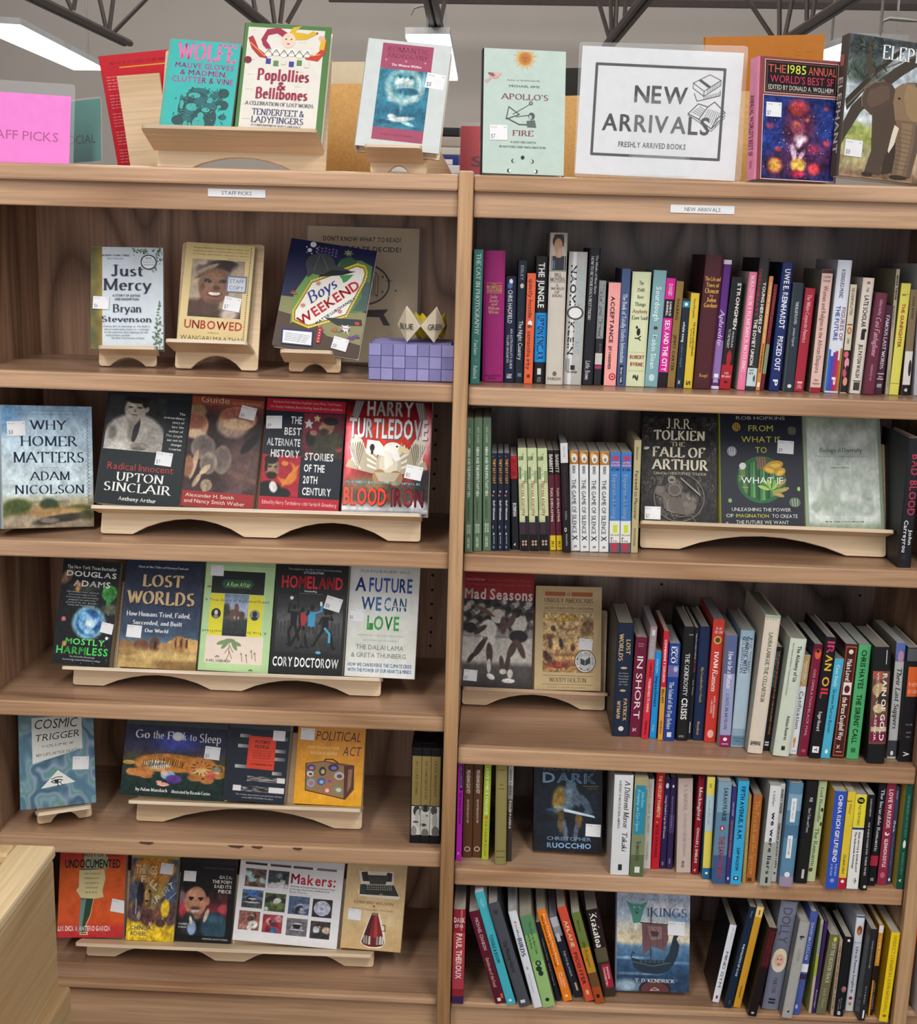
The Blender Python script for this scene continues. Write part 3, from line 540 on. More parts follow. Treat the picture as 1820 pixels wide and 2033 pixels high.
# ---------------------------------------------------------------- books standing spine-out
# line: bottom-left x, bottom-right x, bottom y, top-left x, top y (crop pixels) kind spine side [pages] ; description ; spine printing
def above(k, x=0):
    if k[1] == '1': return TZ-.067
    if k == 'top': return 9
    a, b, c = SHELVES[k[0]+str(int(k[1])-1)]; return c+min(b*x, 0)
ROWNAME = {'r1': ", right bookcase's top shelf", 'r2': ", right bookcase's second shelf", 'r3': ", right bookcase's third shelf", 'r4': ", right bookcase's fourth shelf", 'r5': ", right bookcase's bottom shelf", 'q5': ', beyond the right post'}
def row(key, regs, text):
    B = []
    for ln in text.strip().split('\n'):
        if not ln.strip(): continue
        a, desc, ops = (ln.split(';')+[''])[:3]; a = a.split(); reg = regs[a[0]]; ox, oy, s = reg
        bl, br, yb, tl, yt = [float(q) for q in a[1:6]]; kind, sc_, sd = a[6:9]; pg = a[9] if len(a) > 9 else None
        f = lambda x, y: (ox+x/s, oy+y/s)
        x0, y0 = f(bl, yb); x1, _ = f(br, yb); xt, ytp = f(tl, yt)
        # distance back from the front edge, from how far the foot sits above the shelf edge
        z = zsh(key, (bl+br)*0+.4 if key[0] == 'r' else 0)
        P = PX((x0+x1)/2, y0, 1, .03); z = zsh(key, P.x); Y = PX((x0+x1)/2, y0, 2, z).y; Y = min(max(Y, -.01), .09)
        if kind[-1] == '+': Y += .05; kind = kind[:-1]
        A = PX(x0, y0, 1, Y); Bq = PX(x1, y0, 1, Y); T = PX(xt, ytp, 1, Y); z = zsh(key, A.x)
        phi = math.atan2(T.x-A.x, T.z-A.z); H = math.hypot(T.x-A.x, T.z-A.z); wd = (Bq.x-A.x)*math.cos(phi)
        zt = above(key, max(A.x, T.x)+.03)-.003; H = min(H, (zt-z-abs(math.sin(phi))*wd)/math.cos(phi))
        B.append(dict(x=A.x, Y=Y, z=z, phi=phi, H=H, W=wd, kind=kind, sc=sc_, sd=sd, pg=pg, desc=desc.strip(), ops=ops.strip()))
    gap = .0006
    if key[0] == 'r' and B[0]['x'] < XR0+.0015: o = XR0+.0015-B[0]['x']; B[0]['x'] += o; B[0]['W'] -= o
    for a, b in zip(B, B[1:]):
        if abs(a['Y']-b['Y']) > .3: continue
        ov = -9
        for h in (0, min(a['H']*math.cos(a['phi']), b['H']*math.cos(b['phi']))):
            ra = a['x']+a['W']/math.cos(a['phi'])+h*math.tan(a['phi']); lb = b['x']+h*math.tan(b['phi']); ov = max(ov, ra-lb+gap)
        if ov > 0:
            c = min(ov*.5, a['W']*.35); a['W'] -= c*math.cos(a['phi']); b['x'] += ov-c; b['W'] -= (ov-c)*math.cos(b['phi']); b['W'] = max(b['W'], .006)
        elif ov > -.0035: a['W'] += -ov*.8
    lim = XR1-.0015 if key[0] == 'r' else 9
    b = B[-1]; rx = b['x']+b['W']/math.cos(b['phi'])+max(0, b['H']*math.sin(b['phi']))
    if rx > lim: b['phi'] = max(0, b['phi']-(rx-lim)/b['H']) if b['phi'] > 0 else b['phi']; rx = b['x']+b['W']/math.cos(b['phi'])+max(0, b['H']*math.sin(b['phi'])); b['W'] -= max(0, rx-lim)
    for b in B:
        W, H, phi = b['W'], b['H'], b['phi']; hard = b['kind'][0] == 'h'
        dp = min(.67*H if hard else .64*H, D-b['Y']-.008)
        if b['kind'][1:]: dp = min(float(b['kind'][1:])/1000, D-b['Y']-.008)
        M = Matrix.Rotation(phi, 4, 'Y'); lo = min(0, (M @ Vector((W, 0, 0))).z)
        M = Matrix.Translation((b['x'], b['Y'], zsh(key, b['x'])+.0006-lo)) @ M
        d = b['desc']; g = 'books standing spine out'+ROWNAME[key]
        make_book(M, W, dp, H, hard, b['sc'], b['sd'], d+ROWNAME[key], g, spine=b['ops'], pagec=b['pg'])
A_ = (900, 430, 3.7917); B_ = (1340, 430, 3.7917)
row('r1', dict(a=A_, b=B_), """
a 107 197 1262 137 250 h 3f8378 2d6a60; teal-green slim hardcover with white serif title; r e8eee8 3 63 32 76 THE CAT IN PHOTOGRAPHY|r e8eee8 67 78 36 66 Fauclaire|o e0607a 82 55 .7 7|r e8eee8 86 96 36 66 Bulfinch
a 213 365 1245 228 258 h a02272 8a1c60; thick magenta hardcover with small gold centred title; # d8a860 24.3 24.6 12 88|hr d8a860 24.9 25.9 40 60 AN|hR d8a860 26.2 28.6 14 88 INCOMPLETE|hR d8a860 29 31.2 16 86 EDUCATION|# d8a860 31.8 32.1 12 88|hr e0b090 33.4 36 32 66 Judy|hr e0b090 36.4 39 28 70 Jones|hr e0b090 39.2 41.4 36 64 and|hr e0b090 42.2 44.6 22 76 William|hr e0b090 45 47.6 24 72 Wilson|hr 501040 94.6 95.8 10 90 BALLANTINE|hr 501040 96.6 97.8 30 70 BOOKS
a 377 460 1247 393 448 h 16203a 121828; navy short hardcover with small white astronaut title; o e8e8f0 5 50 2.5 16|o 4a6aa0 9 42 2.6 22|s e0e2ea 13 44 30 62 CHRIS HADFIELD|s d0d4e0 49 87 52 74 AN ASTRONAUT'S GUIDE|s d0d4e0 55 81 20 42 TO LIFE ON EARTH|b e8e8f0 92 96 30 70 PAN
a 462 527 1250 490 330 p 1c2533 10151e; narrow dark slate paperback, pale author name at top; s aab2c0 4 16 34 62 EISLEY|o c8c4b4 20.5 50 2 22|s dfe2e6 49 81 30 70 The Night Country|# 6a7484 92 95 30 74
a 527 597 1260 555 430 p e2643f 1c1a1e; narrow orange-red paperback with lowercase dark title; s 3a2020 5 40 24 72 quietly hostile|o f2ece6 45 50 2.6 26|b 3a2020 46 49 30 70 6|s 3a2020 52 87 24 72 samantha irby|o 6a3020 93 50 1.8 20
a 597 690 1255 622 300 p 1c1a1e 141316; black paperback with bright blue author band; b eceae8 5 40 26 68 THE JUNGLE|# 2090dd 44 83|b 14183a 46 81 28 72 UPTON SINCLAIR|# d8d8d8 88 93 30 62|s a0a0a4 95 99 34 60 PRESS
a 692 812 1268 728 125 h c9c4b8 a8a296 9a948a; tallest cream hardcover with a suited man's portrait; # b9b2a8 0 24.3|# 2a2420 1 9 22 80|o 3b3026 5.5 48 4.6 34|o b88e74 8.5 48 5 24|# 30343e 15 24.3 10 96|o c09478 14 52 2.2 22|o bfa088 12.6 58 3 14|# 6f8aa8 18 23.4 14 30|# 77736c 24.6 24.9 2 98|hr 4a2a2c 26 28.4 32 72 BILL|hr 4a2a2c 29 31.4 8 92 MOYERS|# 77736c 31.9 32.1 4 96|hr 5a3c3c 33 34.8 42 56 A|hr 5a3c3c 35.3 37 12 90 WORLD|hr 5a3c3c 37.7 39.4 36 66 OF|hr 5a3c3c 40 41.7 22 80 IDEAS|o 6a6660 92.5 50 1.6 12|hr 55504c 95 96.8 10 92 DOUBLEDAY
a 823 947 1268 872 268 h b5b4b0 9a9896; silvery hardcover with bold black author name; # d8dcdc 0 100 22 42|# 8f8c88 80 90 8 30|b 17171c 10 40 14 48 NAOMI|b 17171c 52 77 14 48 KLEIN|b 9dbcc8 12 41 58 84 THE SHOCK|b 9dbcc8 52 76 58 84 DOCTRINE|o 4c4a48 45.5 48 5.2 46|o e4e6e8 45.5 48 4 36|# 2a2a2c 85 88.5 36 60|b 2a2a2c 89.5 91 20 76 METRO
a 963 1045 1270 1025 240 h 1e2028 15161c; charcoal hardcover with two thin white title lines; r c0c4c8 5 33 62 82 The Monks of New Skete|r d4d6d8 6 52 20 44 HOW TO BE YOUR DOG'S BEST FRIEND|r c8cace 82 96 30 62 Little, Brown
a 1055 1108 1250 1098 462 p 26262a 1d1e22; slim black-and-grey paperback with silver title panel; # 8d9194 0 55|r 1c1d20 4 54 18 74 Nickel and Dimed|# c4c2ba 69 80|# a8346a 81 84|b 6a6a6e 60 68 50 80 BARB
a 1130 1215 1275 1170 500 p f2a7a2 768482; salmon pink paperback with spiky black title; b 2a1a1c 13 58 24 58 ACCEPTANCE|b 2a1a1c 61 84 26 50 JEFF VANDERMEER|o a02440 91 66 3.4 28|o f2a7a2 91 66 2.3 18|o a02440 91 66 1.2 9
a 1228 1290 1277 1270 395 p 465a86 35405c; slate blue narrow paperback with white title; r e0e4ec 21 80 28 66 The Book of Totally Useless Information|# 1c2434 82 98 26 66|b d8dce6 84 97 38 58 Barnes & Noble
a 1296 1432 1270 1350 408 h d5ddb6 b8bf9c; pale yellow-green hardcover with little leaping man; hr 2c2c24 8 11 38 62 The|hr 2c2c24 14.2 17 28 68 2548|hr 2c2c24 20.2 23 32 66 Best|hr 2c2c24 26.2 29.4 20 80 Things|hr a8453c 32.3 35.5 10 92 Anybody|hr 2c2c24 38 41.2 10 94 Ever Said|o 23221e 52 50 3.2 10|o 23221e 48 40 1.3 6|b 23221e 55 60 36 62 Y|b 23221e 49 51 40 84 -|# a0a684 69.6 69.8 4 92|hR 9c2c28 72.5 75.5 12 90 ROBERT|hR 9c2c28 78.8 81.8 16 88 BYRNE|# a0a684 86 86.2 4 92|b 3a3a34 89 95 38 62 ?
a 1437 1530 1275 1510 398 p 7faab2 5f8088; pale blue paperback with white lowercase author line; b d8ecf0 14 43 34 66 Sourdough|o 5a2a28 49 50 1.4 16|b d8ecf0 55 84 34 66 Robin Sloan|o c4dce0 92 50 3.2 22
a 1537 1605 1272 1605 452 p d6219a 1b1a1e; hot pink paperback with black middle label; # 18161a 19 36|b f0eef0 21 34 56 78 CANDACE|b f0eef0 21 34 22 44 BUSHNELL|# 18161a 86 100|b f4c8e4 5 16 36 70 DANGER|b f6f0f4 38 85 30 72 SEX AND THE CITY
a 1608 1658 1275 1680 475 p 8d6f3c 6a522c; dull gold narrow paperback, dark faded lettering; b 4a3a20 16 36 30 62 SHARING|b 4a3a20 50 84 30 62 JIMMY CARTER
a 1672 1728 1278 1728 612 p 1c2838 121a26; short navy paperback with light blue square; # 2c88ac 2 9|o d8eef4 5.5 50 2 22|b e8ecf0 25 48 32 58 whale song|s 6f88a0 50 76 34 56 robert siegel|b e0e4e8 91 96 30 64 x
a 1730 1785 1280 1788 565 p d9bd3a a58824; yellow narrow paperback beside the oxblood tome; b 3c3010 30 66 56 76 THE WORST-CASE SCENARIO|s 3c3010 37 57 30 48 Survival Handbook|s 5a4a1c 6 26 40 60 Piven & Borgenicht|b 3c3010 92 97 30 70 S
b 135 265 1300 232 295 h 4c1f27 3a181e; thickest oxblood tome with gold blackletter title; hR d4a650 16 19 6 94 The Life and|hR d4a650 20.5 23.5 16 90 Times of|hR d4a650 24.5 28 12 92 Chaucer|hr d4a650 29 30.6 42 62 by|hR d4a650 31.5 34.5 26 80 John|hR d4a650 35.4 38.6 14 90 Gardner|hr d4a650 88.5 91 26 74 Knopf
b 268 330 1268 368 295 h 5a2a7a 3c1c54; deep purple hardcover with slanting script title; # d8d4dc 0 3.4|# 8c6cac 62 92|I d8c8e8 38 66 22 74 Aphrodite|# e8e4ee 88 91 24 76|b e8e4ee 92 95 20 80 HARPER|# dcd6e2 97.6 100
b 330 415 1278 430 435 p 1c1c20 1a4c4e; black paperback with bold white title, red monument; b e6e4e0 5 46 56 88 STRONGMEN|s d8d6d4 48 62 58 76 MUSSOLINI|s d8d6d4 46 63 22 44 TO THE PRESENT|# a8202c 78 100|o a8202c 72 54 7 22|# a8202c 70 82 36 70|hb e8c8c8 84.5 86.5 30 66 RUTH|hb e8c8c8 87.4 89.4 10 90 BEN-GHIAT|# 401014 92.4 94.6 36 64
b 465 520 1297 560 410 h e87aa0 c6b8aa; rose pink jacket hardcover with tall white serif title; r fbe8ee 3 28 28 66 NORA EPHRON|r fbe8ee 30 85 32 66 I REMEMBER NOTHING|b fbe8ee 87 90 36 64 x
b 528 605 1283 640 288 h 2f3032 222224; glossy charcoal book with Soviet-style red white title; b a8303a 8 44 8 34 OBERNIESATT|b ece9e4 18 56 56 86 YOUNG HEROES OF|b ece9e4 46 81 12 44 THE SOVIET UNION|# c2d4d8 83 97 2 96|b 2a3438 84 88 20 60 BIG|b 2a3438 88 94 60 80 !
b 607 637 1278 712 418 p d08a48 a06a34; thin tan-orange book squeezed beside charcoal one; b f0e0c8 5 58 34 66 WHAT EVERYONE SHOULD KNOW|b 3a2418 59 84 34 66 STATE REPRESSION|# f4e8d4 93 97 20 80
b 641 668 1270 748 470 p 6a1c2c 4a1420; thin dark crimson paperback, faded red letters; b a03a48 4 50 30 70 STEEPING SECRET|# 7c8a70 56 84
b 705 785 1285 812 318 h 1c2c66 15204a; royal blue hardcover with tall white capitals; b e8ecf4 5 51 34 74 UWE E. REINHARDT|b e8ecf4 57 84 34 74 PRICED OUT|b e8ecf4 91 96 34 70 P
b 820 888 1298 900 482 p 28343e a3b1b8; dark grey-blue paperback with small pale title; b c4ccd2 17 38 36 60 THE BLUE FLOWER|i c4ccd2 41 58 36 58 penelope fitzgerald|o d4dadc 95 50 1.8 22
b 893 965 1298 985 520 p a02438 7a1c2c; crimson paperback with slim pink lettering; r e8b8bc 6 52 30 62 The White Corporate America|# e4b0b4 90 92 24 76|b e4b0b4 93 97 30 70 WHITE
b 1012 1092 1308 1110 385 p dcb8ae 7c746c; dusty pink paperback, brown band on top; # 4a2026 0 3|# 9a2434 96 100|s 5a4644 13 84 32 66 Women and Religion in the African Diaspora|hr 6a5654 5 6.6 16 84 Griffith|hr 6a5654 8 9.6 16 84 Savage|hr 6a5654 89 90.6 26 70 Johns|hr 6a5654 91.8 93.4 16 84 Hopkins
b 1122 1215 1318 1228 320 h d6dbe8 b4b7be; tall pale jacket with rainbow stripes at its foot; s 20242c 7 28 34 56 RODRIGUEZ-MUNIZ|b 9a6c60 35 60 60 88 FIGURES OF|b 2c4a9c 34 60 20 50 THE FUTURE|# 2c6cc0 67 98.5 2 16|# 3c4ab0 72 98.5 16 34|# 6a3c9c 69 98.5 34 50|# a82c50 68 98.5 50 68|# b8404c 75 98.5 68 82|# b8802c 66 98.5 82 98|b f0ece8 88 94 44 66 P
b 1238 1287 1325 1320 507 p cfc4ae 8e8576; cream paperback with ink creature, pink-black foot; r 3a3430 3 28 32 62 THE SCREWTAPE LETTERS|o a85c30 42 50 3.2 32|o e0b080 42 50 2 18|# 6a3c30 36 37 10 90|r 3a3430 49 54 36 60 LEWIS|# 201a20 60 99|o d0607c 64 40 3 34|o e48ca0 72 60 5 36|o c04c68 81 40 4 30|o d8907c 89 60 4 34|o 201a20 77 70 3 20
b 1310 1397 1335 1415 465 h d8cfc4 b9b2a8; off-white hardcover with narrow art-deco title; b a83440 3 5.4 40 64 8|s 2c2a2c 8 12 40 58 THE|b 2c2a2c 15 42 34 66 LATE SCHOLAR|# 1f1f22 46 53 38 72|o 1f1f22 45 60 1.6 22|b 3a3a3e 57 86 36 64 JILL PATON WALSH|# 2a2a2c 88.5 89.2 16 84|# 3a3a3c 90 97 24 78
b 1407 1490 1343 1510 580 h 64283f 4a1c2e; plum hardcover with pale flowing script title; I d8a8b8 24 62 30 64 Cosi Fanfuglione|I c898a8 6 22 40 62 Anthony Something|i c898a8 70 86 40 60 translated by one
b 1495 1565 1342 1582 672 p 3f1f34 2f1728; dark aubergine paperback with white serif capitals; r e4dce0 11 71 32 64 FAMOUS LAST WORDS|# cfc4c8 76 77 10 90|b cfc4c8 79 81 30 70 AS|# cfc4c8 82 83 10 90|b cfc4c8 88 92 20 80 PENGUIN
b 1568 1606 1335 1655 390 h a59c84 77705c; grey-tan jacket showing upright boxed black title; R 1f1d1a 5 24 20 74 MARK TWAIN|b 2a2824 29 46 20 44 IN VIRGINIA CITY|r 6a6454 80 94 40 66 ROSALIA ROSEA
b 1608 1675 1332 1705 493 p d4cf5c a8a44c; acid yellow paperback with red block title; r 3a3414 9.4 11 20 80 Rosa|b a83a24 18 57 32 62 THE GUNFIGHTER|# 8c8838 89.4 89.8 4 96
b 1702 1762 1335 1775 540 p 7c6c50 5c503c; brown paperback, white and black foot, near right; b 4c4230 6 28 36 60 CLEAR INVENT|# d4d2cc 58 90|# 1c1a1a 90 100|o 2a2826 74 76 8 20|o c8c6c0 95 50 1.6 20
b 1790 1890 1350 1842 362 h aeb0b8 a9a9ae; light grey cropped volume at the extreme right; b 30323a 8 40 30 56 ROBERTSON|b 50525a 80 92 30 60 MATTE
""")
C_ = (900, 800, 4.55); C2 = (1260, 800, 3.25)
AB = "s c4d0c0 6.5 18 42 60 GETZ - CLARKE|b e4ece0 21 58 34 62 ABINA AND THE IMPORTANT MEN|i 2c3c2c 60 76 34 54 A GRAPHIC HISTORY|b d4dcd0 79 86 52 72 SECOND|b d4dcd0 79 86 24 44 EDITION|r e4ece0 89 97 34 58 OXFORD"
TS = "i c8ccd8 2.5 4 20 40 >|b e0a04c 6 31 30 66 THEY SAY / I SAY|o c0c4cc 39 40 1 12|o c06050 43 24 1 18|b e4e6ea 48 68 32 58 Graff + Birkenstein|# 8fb0b8 74 77 20 32|b e4e6ea 81 84 30 62 x|s c8ccd4 85 93 36 58 norton|# 6a88a8 95 97.5 24 48"
NV = "# c3d0a0 0 70|# 7f9468 8 12 0 60|# 5f7450 18 30 2 30|# 93a878 22 34 50 98|# a8b888 34 60 4 40|# e2e8c4 12 60 40 62|p x|s 3a3424 5 28 42 64 Toby Overgarden|b a03424 32 66 40 70 Nerves eternity|# 3c2c38 72 96|# 2c2230 66 90 64 98|# 17151a 84 100|o b89a86 91 34 1.2 12|o b89a86 91 66 1.2 12|o b89a86 94 34 1.2 12|o b89a86 94 66 1.2 12".replace('|p x', '')
TK = "# 1c181c 0 24|# d9b824 85 100|R e0d8d0 4 22 28 72 BABBITT|b e8d8cc 37 71 36 66 TUCK EVERLASTING|b 3a3010 91 94 26 70 M|# 5a4a14 95.5 96.3 26 74"
GS = "# b8722c 0 13|o e0a84c 4 30 3 22|o dfe2dc 7 54 4.4 32|o 8a8c88 8 54 2 16|b 3a3c42 14.5 22 36 62 ERDRICH|s 2f3138 28 82 22 70 THE GAME OF SILENCE|b 26282e 84 89 26 74 X|b 4a4c52 94 96.5 40 64 S"
ES = "# 7a5c9c 3 15 12 92|o c03c50 6 52 2 22|hb c8d4ec 9.4 11 14 90 AFTER|hb c8d4ec 12 14 10 94 WORDS|hb 1c3c6c 15.5 18.6 14 88 RYAN|b 8fa0bc 22 66 30 62 Esperanza Rising|# e4e4dc 68 90|# c8d83c 72 80 34 76|hb 2c2c2c 81 83 10 90 5th Level|hb 1c1c1c 84.5 86.6 14 36 F|hb 1c1c1c 87.3 89.4 14 74 RYA|# 6a5c64 90 100|# c8304c 91 98 26 66"
row('r2', dict(c=C_, d=C2), f"""
c 95 170 1350 104 150 p 5a7359 4c604c; leftmost of three matching sage green tall paperbacks;{AB}
c 180 256 1343 186 142 p 5a7359 4c604c; middle one of three matching sage green tall paperbacks;{AB}
c 262 337 1337 262 140 p 5a7359 4c604c; rightmost of three matching sage green tall paperbacks;{AB}
c 343 397 1337 343 457 p 1a2030 141824 9a9ca2; leftmost of three matching navy paperbacks with orange title;{TS}
c 400 455 1337 398 457 p 1a2030 141824 9a9ca2; middle one of three matching navy paperbacks with orange title;{TS}
c 457 512 1337 455 457 p 1a2030 141824 9a9ca2; rightmost of three matching navy paperbacks with orange title;{TS}
c 525 583 1327 507 483 p 1c1c22 15151a; black paperback with red top panel; # b4242e 0 24|b 3a1014 3 21 30 72 CRUTCHER|b dcdee2 50 64 30 72 IRONMAN|b dcdee2 93 96 30 64 v
c 603 675 1337 580 410 p b9c898 3c2c38 a39a8c; leftmost of three matching pale green mottled paperbacks;{NV}
c 690 762 1337 665 412 p b9c898 3c2c38 a39a8c; middle one of three matching pale green mottled paperbacks;{NV}
c 780 860 1335 755 414 p b9c898 3c2c38 a39a8c; rightmost of three matching pale green mottled paperbacks;{NV}
c 872 922 1333 850 432 p 5c2230 8a7a6c; left of two slim maroon paperbacks with yellow feet;{TK}
c 932 985 1333 907 432 p 5c2230 8a7a6c; right of two slim maroon paperbacks with yellow feet;{TK}
c 990 1052 1353 960 365 p 1f1b1e 17151a 8f939c; black paperback with white top label, pages standing tall; # d4d6d8 0 18|s 6a6c70 3 13 40 60 MARIUS - PAGE|r 5c3c40 21 58 40 60 A Short Guide to Writing About History|r a0a0a4 62 70 42 62 Red Edition|b e0e0e2 77 81 24 56 O|b b0b0b4 83 94 40 58 PEARSON LONGMAN
c 1060 1137 1340 1045 437 p dfe3e4 b8bcc0; first of four matching white paperbacks with orange tops;{GS}
c 1145 1215 1345 1137 440 p dfe3e4 b8bcc0; second of four matching white paperbacks with orange tops;{GS}
c 1228 1302 1348 1230 445 p dfe3e4 b8bcc0; third of four matching white paperbacks with orange tops;{GS}
c 1315 1392 1350 1325 445 p dfe3e4 b8bcc0; last of four matching white paperbacks with orange tops;{GS}
c 1405 1492 1355 1415 447 p 3f7fc4 7c7464; left of two matching bright blue school-labelled paperbacks;{ES}
c 1503 1590 1357 1515 450 p 3f7fc4 7c7464; right of two matching bright blue school-labelled paperbacks;{ES}
c 1600 1662 1357 1635 340 p b9ae84 9c9478; straw coloured paperback beside the long plywood stand; s 3a3424 6 17 34 62 Houston|s 3a3424 27 70 30 70 Farewell to Manzanar|s 5a5438 78 94 36 60 BANTAM READERS
d 1690 1778 1062 1768 232 h 1a1a1e 17181c; black hardcover with red title leaning at right; b a83450 12 28 34 88 BAD|b a83450 32 59 34 88 BLOOD|b d8d8dc 63 88 20 50 Carreyrou|b d8d8dc 70 82 60 84 John|r 3c3c40 90 94 30 60 Knopf
""")
E_ = (900, 1120, 3.64); F_ = (1340, 1140, 3.7917)
